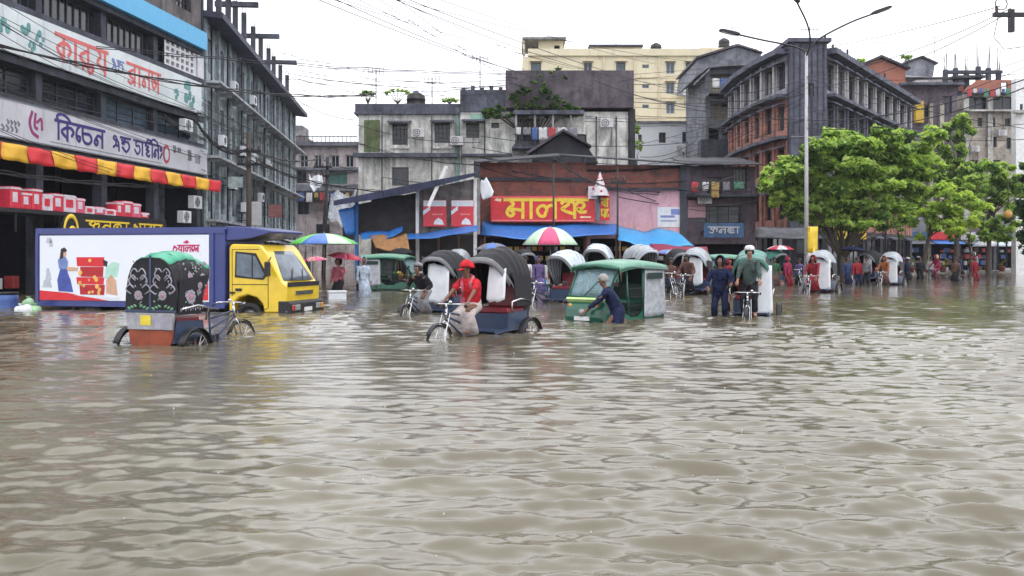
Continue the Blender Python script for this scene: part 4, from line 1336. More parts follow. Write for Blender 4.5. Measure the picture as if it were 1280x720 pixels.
left_pts = [(18.2, 81), (17.25, 76), (17.0, 71), (17.2, 66), (17.8, 62)]
gl1 = ['glass_dark', 'glass_blue', 'glass_dark']
for P, Q in zip(left_pts, left_pts[1:]):
    wall_run(bI, Wd, P, Q, [(-.5, 3.2, 'shop_dark', 1, 2.4, 2.6, gl1), (3.2, 6.2, 'wall_terracotta', 2, 1.0, 1.7, gl1), (6.2, 9.1, 'wall_terracotta', 2, 1.0, 1.6, gl1),
                            (9.1, 11.8, 'wall_terracotta', 2, 1.0, 1.6, gl1), (11.8, 14.5, 'wall_grey_mauve', 2, 1.25, 1.6, ['glass_curtain', 'glass_dark', 'glass_blue'])])
wall_run(bI, Wd, (17.85, 61.4), (20.15, 61.4), [(-.5, 3.2, 'shop_dark', 1, 1.6, 2.4, gl1), (3.2, 9.1, 'tower_dark', 1, .7, 1.4, gl1), (9.1, 15.1, 'tower_dark', 1, .6, .8, gl1)], pil=False)
MB().box(.05, -.599, -.5, .052, .3, 15.1).box(2.345, -.599, -.5, 2.35, .3, 15.1).build('wall', MATS['tower_dark'], bI)
for k in range(6):
    MB().box(.2 + .38 * k, -.66, 9.2, .27 + .38 * k, -.602, 15.0).build('fin', MATS['concrete_dark'], bI)
right_pts = [(20.2, 62), (23.08, 66.2), (25.96, 70.4), (28.84, 74.6), (31.72, 78.8), (34.6, 83)]
for P, Q in zip(right_pts, right_pts[1:]):
    wall_run(bI, Wd, P, Q, [(-.5, 3.2, 'shop_dark', 1, 3.4, 2.8, gl1), (3.2, 6.2, 'wall_terracotta', 2, 1.2, 1.7, gl1), (6.2, 9.1, 'tower_dark', 2, 1.3, 1.7, ['glass_curtain', 'glass_dark']),
                            (9.1, 11.8, 'tower_dark', 2, 1.4, 1.8, ['glass_dark', 'glass_curtain', 'glass_dark']), (11.8, 14.5, 'wall_grey_mauve', 2, 1.5, 1.8, ['glass_dark', 'glass_curtain'])])


def off(pts, o):
    """The run pushed out by o on the street side."""
    out = []
    for i, p in enumerate(pts):
        a = Vector(pts[max(i - 1, 0)]); b_ = Vector(pts[min(i + 1, len(pts) - 1)])
        t_ = (b_ - a).normalized()
        q = Vector(p) + Vector((t_.y, -t_.x)) * o
        out.append((q.x - 17.8, q.y - 62))
    return out


for z, o, th, mm in ((6.1, .35, .16, 'tower_dark'), (9.02, .6, .2, 'tower_dark'), (11.72, .7, .2, 'tower_dark'), (14.5, .75, .35, 'tower_dark')):
    for pts in (left_pts, right_pts):
        a = off(pts, o); b_ = off(pts, .004)
        MB().prism(a + b_[::-1], 'xy', z, z + th).build('ledge', MATS[mm], bI)
MB().prism([(p[0] - 17.8, p[1] - 62) for p in left_pts + right_pts], 'xy', 14.505, 14.8).build('roof_slab', MATS['concrete_dark'], bI)
MB().box(-.2, -.9, 15.102, 2.55, 3, 15.35).build('tower_roof', MATS['tower_dark'], bI)
MB().box(.02, .31, 14.81, 2.38, 2.8, 15.1).build('tower_back', MATS['tower_dark'], bI)
rl = MB()
for i in range(14):
    x, y = 2.6 + i * 1.0, .7 + i * 1.46
    rl.box(x, y, 14.85, x + .12, y + .12, 15.6 + .3 * (i % 3 == 0))
rl.build('roof_stubs', MATS['concrete_dark'], bI)

# ------------------------------------------------------------------ brick and unfinished buildings further right
mat_brick('brick_orange', (.4, .14, .08), (.32, .11, .08), (.2, .15, .13), 1.2, .3)
mat('wall_beige', (.4, .36, .31), .8, dirt=.4, bump=.2)


def block(name, label, px0, px1, pytop, d, m, rects=(), depth=8, win='glass_dark', style='two', base=-.5):
    p = at(px0, 320, d)
    gx_ = lambda q: (q - px0) * d / F
    gz_ = lambda q: EYE + (320 - q) * d / F
    t_ = thing(name, label, 'building', (p.x, d, 0))
    rr_ = [(gx_(a), gz_(b_), gx_(c), gz_(e)) for a, b_, c, e in rects]
    MB().wallgrid(0, gx_(px1), base, gz_(pytop), rr_, 0, .35).shell(0, gx_(px1), 0, depth, base, gz_(pytop)).build('wall', MATS[m], t_)
    for r in rr_:
        window(t_, (r[0] + r[2]) / 2, (r[1] + r[3]) / 2, r[2] - r[0], r[3] - r[1], .25, style, win)
    return t_, gx_, gz_


t_, gx, gz = block('brick_house', 'gabled orange brick house rising behind the curved corner building', 1064, 1132, 92, 104, 'brick_orange', [(1078, 104, 1086, 94)])
MB().prism([(gx(1064), gz(92) + .002), (gx(1132), gz(92) + .002), (gx(1132), gz(87)), (gx(1100), gz(73)), (gx(1064), gz(88))], 'xz', .001, 8).build('gable', MATS['brick_orange'], t_)
MB().prism([(gx(1058), gz(90)), (gx(1100), gz(72.5)), (gx(1136), gz(87)), (gx(1136), gz(85)), (gx(1100), gz(69.5)), (gx(1058), gz(87.5))], 'xz', -.5, 8.4).build('roof', MATS['tin_dark'], t_)

t_, gx, gz = block('tin_roof_house', 'dark house with a broad grey tin roof and a raised roof light', 1128, 1212, 98, 112, 'wall_slate', [(1140, 116, 1150, 104), (1166, 116, 1176, 104), (1190, 116, 1200, 104)])
MB().sheet([[(gx(1124) + (gx(1206) - gx(1124)) * i / 6, -1 + 6 * j / 3, gz(99) + (gz(80) - gz(99)) * j / 3 * (1 - .1 * i)) for j in range(4)] for i in range(7)], .08).build('roof', MATS['tin_grey'], t_)
MB().prism([(gx(1150), gz(88)), (gx(1183), gz(88)), (gx(1185), gz(72)), (gx(1168), gz(65)), (gx(1151), gz(70))], 'xz', 3.5, 6).build('roof_light', MATS['wall_slate'], t_)
MB().prism([(gx(1147), gz(71)), (gx(1168), gz(64.5)), (gx(1188), gz(73)), (gx(1188), gz(71)), (gx(1168), gz(62)), (gx(1147), gz(69))], 'xz', 3.2, 6.4).build('roof', MATS['tin_dark'], t_)

t_, gx, gz = block('brick_house', 'stepped red brick house with pale parapet patches left of the unfinished frame', 1146, 1216, 106, 100, 'brick_orange', [(1158, 124, 1166, 114), (1176, 124, 1184, 114), (1196, 124, 1204, 114)])
MB().box(gx(1146), -.3, gz(106) + .002, gx(1190), 2, gz(100)).build('parapet', MATS['stone_pale'], t_)
MB().box(gx(1188), -.8, gz(128), gx(1218), -.003, gz(124)).build('ledge', MATS['tower_dark'], t_)
MB().prism([(gx(1144), gz(130)), (gx(1222), gz(128)), (gx(1190), gz(94)), (gx(1170), gz(97))], 'xz', 2.1, 2.4).build('wall', MATS['brick_orange'], t_)

t_, gx, gz = block('violet_house', 'dark violet house with a yellow pillar above the tree tops', 1126, 1196, 108, 92, 'wall_violet', [(1130, 138, 1140, 120), (1156, 146, 1163, 132), (1178, 142, 1190, 120)])
MB().box(gx(1142), -.5, gz(154), gx(1152), -.004, gz(127)).build('pillar', mat('paint_mustard', (.5, .33, .04), .7, dirt=.3), t_)
MB().box(gx(1160), -.4, -.5, gx(1164), -.004, gz(130)).box(gx(1173), -.4, -.5, gx(1178), -.004, gz(130)).build('column', MATS['wall_beige'], t_)
MB().box(gx(1122), -1, gz(108) + .002, gx(1200), 8.2, gz(105)).build('roof_slab', MATS['tower_dark'], t_)

t_, gx, gz = block('unfinished_building', 'unfinished beige building with brick top and bare steel rods on the roof', 1204, 1274, 118, 96, 'wall_beige',
                   [(1222, 158, 1228, 147), (1238, 158, 1244, 147), (1256, 158, 1263, 148), (1232, 184, 1246, 171), (1258, 186, 1264, 172), (1212, 215, 1222, 200), (1240, 214, 1250, 200), (1208, 138, 1234, 121), (1240, 138, 1270, 121)])
MB().wallgrid(gx(1222), gx(1274), gz(117), gz(99), [(gx(1254), gz(114), gx(1262), gz(102))], .4, .3).build('brick_wall', MATS['brick_orange'], t_)
MB().prism([(gx(1204), gz(117)), (gx(1222), gz(117)), (gx(1222), gz(101)), (gx(1212), gz(108))], 'xz', .4, .6).build('brick_wall', MATS['brick_orange'], t_)
MB().box(gx(1203), -.9, gz(140.5), gx(1275), -.004, gz(138.5)).build('ledge', MATS['stone_pale'], t_)
MB().box(gx(1203), -.5, gz(117.5), gx(1275), 6, gz(116)).build('roof_slab', MATS['tower_dark'], t_)
for q in (1206, 1236, 1271):
    MB().box(gx(q) - .25, -.35, -.5, gx(q) + .25, -.005, gz(118)).build('column', MATS['stone_pale'], t_)
fr = MB()
for (q, top) in ((1194, 82), (1207, 80), (1221, 84), (1236, 78), (1249, 80), (1262, 84)):
    fr.box(gx(q) - .2, 2, gz(118), gx(q) + .2, 2.4, gz(top))
fr.box(gx(1192), 1.95, gz(87), gx(1266), 2.45, gz(83))
fr.box(gx(1200), 1.2, gz(94), gx(1240), 2.6, gz(91))
fr.build('roof_frame', MATS['concrete_dark'], t_)
rb = MB()
rbr = random.Random(2)
for (q, top) in ((1194, 82), (1207, 80), (1221, 84), (1236, 78), (1249, 80), (1262, 84)):
    for i in range(4):
        x = gx(q) + (-.14 + .09 * i)
        rb.tube([(x, 2.2, gz(top)), (x + rbr.uniform(-.15, .15), 2.2, gz(top) + rbr.uniform(1.2, 2.6))], .03, 4)
rb.build('steel_rods', MATS['steel_dark'], t_)

t_, gx, gz = block('white_building', 'narrow white painted wall end at the right edge of the street', 1270, 1330, 98, 74, 'white_paint', [(1275, 140, 1279, 130), (1296, 150, 1306, 136)], .7)
MB().box(-.4, -.6, gz(142), .6, -.004, gz(139)).build('ledge', MATS['stone_pale'], t_)
t_, gx, gz = block('concrete_building', 'plain grey concrete block beyond the right end of the street', 1262, 1420, 215, 118, 'wall_slate', [(1280, 235, 1292, 225), (1302, 235, 1314, 225)])

# row of dim shops closing the street behind the trees
for k, (a, b_, top, cm, what) in enumerate(((1118, 1158, 272, 'wall_slate', 'slate'), (1160, 1196, 266, 'wall_beige', 'beige'), (1198, 1240, 275, 'wall_violet', 'violet'), (1242, 1300, 268, 'wall_slate', 'wide slate'))):
    t_, gx, gz = block('street_shop', 'low %s fronted shop behind the trees with a black painted panel for its shaded front' % what, a, b_, top, 90.5 + .4 * k, cm, [])
    MB().box(.3, -.06, -.5, gx(b_) - .3, -.004, 2.9).build('opening', MATS['shop_shade_black'], t_)  # solid panel on the wall, painted black as the shade within
    gs = MB()
    gk = random.Random(k + 60)
    for i in range(26):
        gx0 = .4 + (gx(b_) - 1.2) * gk.random(); gz0 = gk.choice((0, .6, 1.2, 1.8))
        gs.mk(i % 4).box(gx0, -.3 - .004 * i, gz0, gx0 + gk.uniform(.2, .5), -.07, gz0 + gk.uniform(.2, .5))
    gs.build('goods', [MATS['goods_red'], MATS['goods_blue'], MATS['goods_white'], MATS['wood']], t_, kind='stuff')
    MB().box(.1, -.35, 3.0, gx(b_) - .1, -.004, 3.7).build('sign_band', MATS[['sign_blue', 'sign_red', 'goods_white', 'sign_blue'][k]], t_)
    MB().sheet([[(gx(b_) * i / 5, -1.8 + 1.79 * j, 2.55 + .4 * j) for j in range(2)] for i in range(6)], .05).build('awning', MATS[['tin_grey', 'tarp_blue', 'tin_grey', 'tarp_maroon'][k]], t_)

# signs and canopies on the corner building
tarp('tin_canopy', 'long grey tin canopy over the shops at the foot of the curved building', 'canopy', sagsheet(W3(946, 283, 61.0), W3(1012, 285, 60.8), W3(1014, 298, 58.8), W3(944, 296, 58.8), sag=.02, seed=31), 'tin_grey', [(W3(948, 296, 58.9), W3(948, 352, 58.9)), (W3(1011, 298, 58.9), W3(1011, 352, 58.9))], .05)
tarp('tin_canopy', 'dark shop canopy behind the street trees on the curved building', 'canopy', sagsheet(W3(1020, 287, 62.5), W3(1085, 288, 72), W3(1082, 297, 69.5), W3(1018, 299, 60.5), sag=.03, seed=32), 'tin_dark', [], .05)
for (a, b_, y0, y1, dd, mm, lab) in ((1047, 1059, 300, 287, 61.5, 'ink_yellow', 'small square yellow shop sign left of the tree trunk'), (1066, 1083, 299, 287, 64, 'ink_yellow', 'wider yellow shop sign right of the tree trunk'),
                                     (1074, 1104, 279, 259, 66, 'goods_white', 'large white and blue shop sign half hidden by the big tree crown'), (1106, 1118, 268, 258, 70, 'goods_white', 'small white shop sign beside the dark lamp post')):
    o = thing('shop_sign', lab, 'sign', W3(a, y0, dd))
    ww, hh = (b_ - a) * dd / F, (y0 - y1) * dd / F
    MB().box(0, 0, 0, ww, .12, hh).build('board', MATS[mm], o)
    if ww > 1.2:
        MB().prism([(0, .0), (ww * .5, 0), (0, hh * .7)], 'xz', -.01, -.001).build('blue_corner', MATS['fascia_blue'], o)
    MB().box(ww * .2, -.008, hh * .4, ww * .85, -.0015, hh * .55).build('print', MATS['ink_grey'], o)
    MB().cyl((ww / 2, .12, hh * .6), (ww / 2, 1.4, hh * .6), .04, n=6).build('bracket', MATS['steel_dark'], o)
o = thing('lantern_sign', 'round orange hanging sign among the leaves at the right edge', 'sign', W3(1260, 268, 66))
MB().ell((0, 0, 0), (.3, .2, .3), 14, 8).build('globe', mat('ink_orange', (.42, .23, .05), .6, var=.5), o)
MB().cyl((0, 0, .43), (0, 0, 2.2), .03).cyl((0, 0, 2.2), (2.2, 0, 2.3), .03).build('bracket', MATS['steel_dark'], o)
o = thing('blue_board', 'deep blue board standing at the right edge above the plant strip', 'sign', W3(1246, 300, 76))
MB().box(0, 0, 0, 1.0, .1, 1.2).build('board', MATS['sign_blue'], o)
MB().box(.1, .1, -2.1, .2, .2, 1.0).box(.8, .1, -2.1, .9, .2, 1.0).build('legs', MATS['steel_dark'], o)

# clutter of lived-in fronts: washing, air conditioners, tanks and aerials
wr2 = random.Random(31)


def washing(label, p, rz, L, cols):
    o_ = thing('washing_line', label, 'washing', p, rz)
    MB().tube([(0, 0, 0), (L * .25, 0, -.06), (L * .5, 0, -.09), (L * .75, 0, -.06), (L, 0, 0)], .01, 4).build('line', MATS['cable'], o_)
    x_ = .1
    i_ = 0
    while x_ < L - .5:
        w_ = wr2.uniform(.3, .6); h__ = wr2.uniform(.4, .95)
        MB().sheet([[(x_ + w_ * a / 5, .04 * math.sin(a * 1.9 + b_ + i_), -.06 - h__ * b_ / 4) for b_ in range(5)] for a in range(6)], .012).build('garment', MATS[cols[i_ % len(cols)]], o_)
        x_ += w_ + wr2.uniform(.04, .25)
        i_ += 1
    return o_


mat('rag_white', (.55, .55, .57), .8, var=.2); mat('rag_red', (.4, .06, .07), .8, var=.2); mat('rag_blue', (.07, .12, .3), .8, var=.2); mat('rag_ochre', (.4, .27, .09), .8, var=.2); mat('rag_grey', (.2, .2, .23), .8, var=.2); mat('rag_green', (.08, .2, .14), .8, var=.2)
washing('washing hung along the balcony of the mildewed old building', W3(643, 158, 60.4), 0, 4.0, ['rag_white', 'rag_grey', 'rag_blue', 'rag_white', 'rag_red'])
washing('washing hung on the balcony of the violet lean-to house', W3(862, 226, 55.9), 0, 3.6, ['rag_red', 'rag_white', 'rag_ochre', 'rag_grey', 'rag_green'])
washing('washing on the slate grey house balcony', W3(889, 97, 78.0), 0, 2.6, ['rag_white', 'rag_blue', 'rag_grey'])
washing('washing strung across the closing block of the side street', W3(372, 240, 94.2), 0, 5.5, ['rag_blue', 'rag_white', 'rag_ochre', 'rag_red', 'rag_grey'])
washing('washing on the roof edge of the unfinished building', W3(1208, 110, 95.2), 0, 4.5, ['rag_red', 'rag_white', 'rag_blue', 'rag_green'])
for k, (q, y_, dd, wh) in enumerate(((470, 127, 66, 'mildewed parapet near its left corner'), (540, 127, 66, 'mildewed parapet near the taller wall'), (600, 110, 66, 'taller broken parapet'), (830, 62, 108, 'yellow block roof'), (770, 52, 108, 'rooftop room of the yellow block'), (1012, 62, 63, 'tower of the corner building'), (1100, 72, 106, 'gabled brick house'), (915, 58, 82, 'slate grey house'), (1168, 62, 116, 'roof light house'))):
    o = thing('roof_aerial', 'thin television aerial on the ' + wh, 'aerial', W3(q, y_, dd))
    hh_ = wr2.uniform(1.4, 2.4)
    MB().cyl((0, 0, -1.2), (0, 0, hh_), .035, n=5).build('mast', MATS['steel_dark'], o)
    ae = MB().tube([(-.6, 0, hh_ - .1), (.6, 0, hh_ - .1)], .02, 4)
    for i in range(5):
        ae.tube([(-.5 + .25 * i, 0, hh_ - .1 - .25), (-.5 + .25 * i, 0, hh_ - .1 + .25)], .016, 4)
    ae.build('antenna', MATS['steel_dark'], o)
for k, (q, y_, dd, wh) in enumerate(((520, 137, 63.5, 'mildewed parapet'), (820, 66, 107, 'yellow block roof'), (905, 60, 107, 'right end of the yellow block roof'), (1060, 92, 76, 'roof of the curved corner building'))):
    o = thing('water_tank', 'black plastic water tank on the ' + wh, 'water tank', W3(q, y_ + 2, dd))
    MB().lathe([(0, 0), (.62, 0), (.65, .1), (.62, .3), (.66, .35), (.62, .4), (.62, .7), (.66, .75), (.62, .8), (.6, 1.0), (.3, 1.2), (0, 1.22)], (0, 0, 0), 16).build('tank_body', MATS['black'], o)
    MB().lathe([(0, 0), (.2, 0), (.2, .07), (0, .08)], (0, 0, 1.2), 12).build('lid', MATS['goods_blue'], o)
for k, (q, y_, dd, wh) in enumerate(((523, 172, 61.7, 'between the first two old building windows'), (571, 182, 61.7, 'beside the green pier of the old building'), (758, 160, 61.5, 'on the plain right part of the old building'), (850, 190, 87.6, 'on the white house'), (852, 120, 103.6, 'on the yellow block'), (880, 255, 56.7, 'on the violet lean-to house'), (1218, 190, 95.6, 'on the unfinished building'), (1252, 170, 95.6, 'high on the unfinished building'))):
    o = thing('air_conditioner', 'single boxy air conditioner %s' % wh, 'air conditioner', W3(q, y_, dd))
    MB().box(-.42, -.3, 0, .42, 0, .58).build('casing', MATS['goods_white'], o, bevel=.02)
    MB().ring((-.1, -.31, .29), .22, .018, 'y', 14, 4).ring((-.1, -.31, .29), .1, .018, 'y', 10, 4).build('fan_grille', MATS['black'], o)
    MB().tube([(.3, -.1, 0), (.3, -.05, -1.2)], .02, 4).build('drain_hose', MATS['black'], o)

# ------------------------------------------------------------------ trees
mat('bark', (.07, .055, .045), .9, bump=.6, dirt=.3)


def leafmat(name, col, var=.35):
    m_ = mat(name, col, .5, var=var, scale=1.2)
    b_ = m_.node_tree.nodes['Principled BSDF']
    b_.inputs['Subsurface Weight'].default_value = 0.0
    b_.inputs['Sheen Weight'].default_value = 0.15
    t_ = m_.node_tree
    tr = t_.nodes.new('ShaderNodeBsdfTranslucent')
    tr.inputs['Color'].default_value = (col[0] * 1.5, col[1] * 1.5, col[2], 1)
    mix = t_.nodes.new('ShaderNodeMixShader')
    mix.inputs[0].default_value = .5
    t_.links.new(b_.outputs[0], mix.inputs[1]); t_.links.new(tr.outputs[0], mix.inputs[2])
    t_.links.new(mix.outputs[0], t_.nodes['Material Output'].inputs['Surface'])
    return m_


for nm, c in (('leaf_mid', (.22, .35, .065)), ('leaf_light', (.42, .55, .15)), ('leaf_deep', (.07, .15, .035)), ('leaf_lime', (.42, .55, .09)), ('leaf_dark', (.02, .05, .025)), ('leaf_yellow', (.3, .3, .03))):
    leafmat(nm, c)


def leaves(name, parent, clumps, per, size, mats_, seed, flat=.55):
    """Many small leaf faces scattered through the clumps; each leaf a bent quad pair."""
    r_ = np.random.default_rng(seed)
    P = []; MI = []
    for (c, rad) in clumps:
        n = int(per * (rad[0] * rad[1] * rad[2]) ** (2 / 3))
        q = r_.normal(size=(n, 3)); q /= np.linalg.norm(q, axis=1, keepdims=True)
        q *= (r_.random((n, 1)) ** .45)
        q[:, 2] = np.where(q[:, 2] < 0, q[:, 2] * .7, q[:, 2])
        # drooping twigs gather the leaves
        tw = r_.integers(0, max(4, n // 14), n)
        jit = np.random.default_rng(seed + 1).normal(size=(max(4, n // 14), 3)) * .6
        jn = np.linalg.norm(jit, axis=1, keepdims=True); jit = jit / jn * np.minimum(jn, 1)
        q = q * .35 + jit[tw] * .75
        P.append(np.array(c) + q * np.array(rad))
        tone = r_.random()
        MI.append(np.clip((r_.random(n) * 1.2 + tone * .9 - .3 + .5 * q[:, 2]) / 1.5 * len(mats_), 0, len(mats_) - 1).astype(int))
    P = np.concatenate(P); MI = np.concatenate(MI)
    n = len(P)
    nrm = r_.normal(size=(n, 3)); nrm[:, 2] = np.abs(nrm[:, 2]) + flat
    nrm /= np.linalg.norm(nrm, axis=1, keepdims=True)
    t_ = np.cross(nrm, r_.normal(size=(n, 3))); t_ /= np.linalg.norm(t_, axis=1, keepdims=True)
    b_ = np.cross(nrm, t_)
    s = size * (.4 + 1.3 * r_.random((n, 1)) ** 1.5)
    V_ = np.stack([P - t_ * s, P + b_ * s * .45 + nrm * s * .08, P + t_ * s, P - b_ * s * .45 + nrm * s * .08], 1).reshape(-1, 3)
    me_ = bpy.data.meshes.new(name)
    me_.vertices.add(4 * n); me_.vertices.foreach_set('co', V_.ravel())
    me_.loops.add(4 * n); me_.loops.foreach_set('vertex_index', np.arange(4 * n, dtype=np.int32))
    me_.polygons.add(n)
    me_.polygons.foreach_set('loop_start', np.arange(0, 4 * n, 4, dtype=np.int32))
    me_.polygons.foreach_set('loop_total', np.full(n, 4, dtype=np.int32))
    me_.polygons.foreach_set('material_index', MI.astype(np.int32))
    for m_ in mats_:
        me_.materials.append(MATS[m_])
    me_.update(calc_edges=True)
    o_ = bpy.data.objects.new(name, me_)
    COL.objects.link(o_)
    o_.parent = parent
    return o_


def tree(label, base, crowns, trunk_top, r0, mats_, seed, per=1400, size=.17, name='street_tree', lean=(0, 0), group=None, sub=18):
    """base: (px, d); crowns: ellipses of the crown as the photo shows them (px, py, rx, ry) at the tree's own distance."""
    d_ = base[1]
    p_ = at(base[0], 320, d_); p_.z = -.3 if d_ < 60 else .05
    t_ = thing(name, label, 'tree', tuple(p_), 0, group)
    rr_ = random.Random(seed)
    clumps = []
    for (q, y, rx, ry) in crowns:
        c = at(q, y, d_) - p_
        ax, az = rx * d_ / F, ry * d_ / F
        ay = ax * .8
        for i in range(sub):
            while True:
                u_ = Vector((rr_.uniform(-1, 1), rr_.uniform(-1, 1), rr_.uniform(-1, 1)))
                if .25 < u_.length < 1:
                    break
            k_ = rr_.uniform(.2, .36)
            clumps.append(((c.x + u_.x * ax * .95, c.y + u_.y * ay * .9, c.z + u_.z * az * .95), (ax * k_, ay * k_, az * k_ * .75)))
    top = Vector((lean[0], lean[1], trunk_top))
    pts = []
    for i in range(6):
        f_ = i / 5
        pts.append(Vector((top.x * f_ + .12 * math.sin(3 * f_ + seed) * f_, top.y * f_ + .1 * math.sin(4 * f_ + seed), trunk_top * f_)))
    tr_ = MB().tube([(0, 0, -.4)] + pts, [r0 * 1.35] + [r0 * (1.15 - .5 * i / 5) for i in range(6)], 8)
    for k_, (c, rad) in enumerate(clumps):
        if k_ % (9 if len(clumps) > 100 else 5 if len(clumps) > 30 else 2) == 0:
            c = Vector(c); s0 = pts[3 + k_ % 3]
            mid = s0.lerp(c, .5) + Vector((rr_.uniform(-.3, .3), rr_.uniform(-.3, .3), .25))
            q1 = s0.lerp(mid, .5) + Vector((rr_.uniform(-.15, .15), rr_.uniform(-.15, .15), .12))
            tr_.tube([s0, q1, mid, c], [r0 * .4, r0 * .28, r0 * .17, r0 * .06], 5)
    tr_.build('trunk', MATS['bark'], t_)
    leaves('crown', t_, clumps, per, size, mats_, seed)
    return t_


tree('largest street tree with a wide fresh green crown in front of the curved building', (1054, 54), [(1010, 214, 50, 34), (1078, 186, 70, 34), (1128, 190, 52, 40), (972, 232, 34, 24), (1050, 258, 40, 24), (1090, 238, 55, 30), (1040, 212, 75, 42), (1130, 232, 40, 34), (1000, 246, 34, 22), (1150, 214, 30, 30), (1034, 268, 34, 18), (1082, 266, 36, 18), (1006, 264, 30, 16), (1108, 270, 34, 18), (1056, 280, 40, 12)], 2.6, .2, ['leaf_deep', 'leaf_mid', 'leaf_light', 'leaf_light'], 3, 950, .17, sub=26)
tree('small leaning lime green tree in the middle of the right street', (1150, 62), [(1178, 252, 42, 24), (1210, 262, 30, 26), (1154, 272, 20, 26), (1184, 284, 30, 14)], 4.3, .13, ['leaf_mid', 'leaf_light', 'leaf_lime', 'leaf_lime'], 4, 1100, .18, lean=(1.0, 0))
tree('tall tree behind the lime green tree below the violet house', (1196, 75), [(1182, 184, 24, 26), (1200, 162, 20, 22), (1190, 214, 34, 22), (1215, 226, 34, 20)], 7.0, .2, ['leaf_deep', 'leaf_mid', 'leaf_light'], 5, 1000, .23)
tree('spreading tree right of the lime tree in front of the unfinished building', (1236, 68), [(1232, 222, 36, 30), (1258, 250, 24, 30), (1212, 240, 30, 24), (1244, 284, 30, 18), (1270, 225, 18, 24)], 4.2, .17, ['leaf_deep', 'leaf_mid', 'leaf_light'], 6, 1000, .21)
tree('small round dark green tree on a thin straight stem', (1124, 60), [(1124, 280, 14, 18)], 2.6, .08, ['leaf_dark', 'leaf_deep', 'leaf_mid'], 7, 1700, .13, sub=7)
tree('young bright tree with a narrow crown beside the spreading tree', (1213, 64), [(1214, 286, 20, 16), (1198, 292, 14, 12)], 2.6, .08, ['leaf_deep', 'leaf_mid', 'leaf_light'], 8, 1600, .14, sub=7)
tree('dark leaved tree cut off by the right edge of the street', (1292, 40), [(1284, 262, 14, 40), (1296, 220, 20, 30), (1282, 300, 12, 24)], 4.5, .14, ['leaf_dark', 'leaf_dark', 'leaf_deep'], 9, 1500, .14)
tree('tree top showing above the roofs left of the tin roof light', (1132, 118), [(1132, 74, 13, 12), (1142, 84, 12, 8)], 20.0, .2, ['leaf_deep', 'leaf_mid'], 10, 900, .3, sub=5)
tree('smaller tree top showing above the gabled brick house', (1073, 118), [(1074, 76, 9, 6), (1092, 78, 10, 5)], 20.5, .2, ['leaf_deep', 'leaf_mid', 'leaf_light'], 12, 900, .28, sub=5)
tree('leafy tree beyond the white house at the right edge of the old building', (797, 74), [(796, 155, 7, 14), (800, 180, 6, 10)], 8, .12, ['leaf_deep', 'leaf_mid'], 13, 1200, .2, sub=5)

# plants that seeded themselves on the parapets
for k, (q, y, rx, ry, dd, lab, ms) in enumerate(((460, 121, 8, 8, 62.4, 'small shrub growing on the left corner of the mildewed parapet', ['leaf_deep', 'leaf_mid']), (497, 119, 17, 8, 62.4, 'wider shrub growing on the mildewed parapet', ['leaf_deep', 'leaf_mid', 'leaf_light']), (562, 127, 9, 4, 62.4, 'low weed on the mildewed parapet near the taller wall', ['leaf_mid', 'leaf_light']))):
    p_ = at(q, 130, dd)
    o = thing('parapet_shrub', lab, 'plant', tuple(p_))
    st = MB(); cl = []
    for i in range(7):
        a = -1.2 + 2.4 * i / 6
        c = Vector((math.sin(a) * rx * dd / F * .9, .1 * math.sin(i * 2), (130 - y) * dd / F + math.cos(a) * ry * dd / F * .7))
        st.tube([(0, 0, 0), c * .5 + Vector((0, 0, .05)), c], [.03, .02, .01], 4)
        cl.append((tuple(c), (.22, .22, .16)))
    st.build('stem', MATS['bark'], o)
    leaves('foliage', o, cl, 700, .11, ms, 40 + k)
ivy = thing('climbing_plant', 'tangled creeper spilling over the dark sheet screen of the old building', 'plant', W3(665, 150, 61.2))
o0 = Vector(W3(665, 150, 61.2))
cl = []
ir = random.Random(6)
st = MB()
for i in range(120):
    q = 606 + 118 * ir.random() ** 1.1
    y = 146 - 50 * ir.random() * max(.2, 1 - abs(q - 672) / 66)
    c = Vector(W3(q, y, 61.2)) - o0
    cl.append((tuple(c), (ir.uniform(.25, .5), .22, ir.uniform(.2, .45))))
    if i % 3 == 0:
        st.tube([(c.x * .4, .1, -.5), (c.x * .7, .05, c.z * .4), tuple(c)], [.03, .02, .01], 4)
for (q, y) in ((690, 90), (700, 86), (676, 94), (708, 96)):
    cl.append((tuple(Vector(W3(q, y, 61.2)) - o0), (.35, .2, .25)))
st.build('stem', MATS['bark'], ivy)
leaves('foliage', ivy, cl, 560, .11, ['leaf_dark', 'leaf_deep', 'leaf_deep', 'leaf_mid'], 61)

# plants along the kerb strip on the right
kr = random.Random(12)
for i in range(13):
    f_ = i / 12
    x = 30.5 + 21 * f_; y = 76.5 + 12.5 * f_
    o = thing('kerb_plant', 'low bushy plant in a red pot along the far kerb on the right', 'plant', (x, y, .1), 0, 'potted plants along the far kerb')
    MB().lathe([(.01, 0), (.2, 0), (.27, .38), (.3, .4), (.3, .46), (.26, .46), (.24, .4), (.01, .38)], (0, 0, 0), 10).build('pot', mat('pot_red', (.3, .07, .05), .8, dirt=.3), o)
    hh = kr.uniform(.35, .7)
    leaves('foliage', o, [((0, 0, .5 + hh * .5), (.42, .42, hh * .7)), ((kr.uniform(-.2, .2), 0, .6 + hh), (.3, .3, hh * .4))], 500, .1, ['leaf_dark', 'leaf_deep', 'leaf_mid', 'leaf_yellow'][:3 + i % 2], 80 + i)

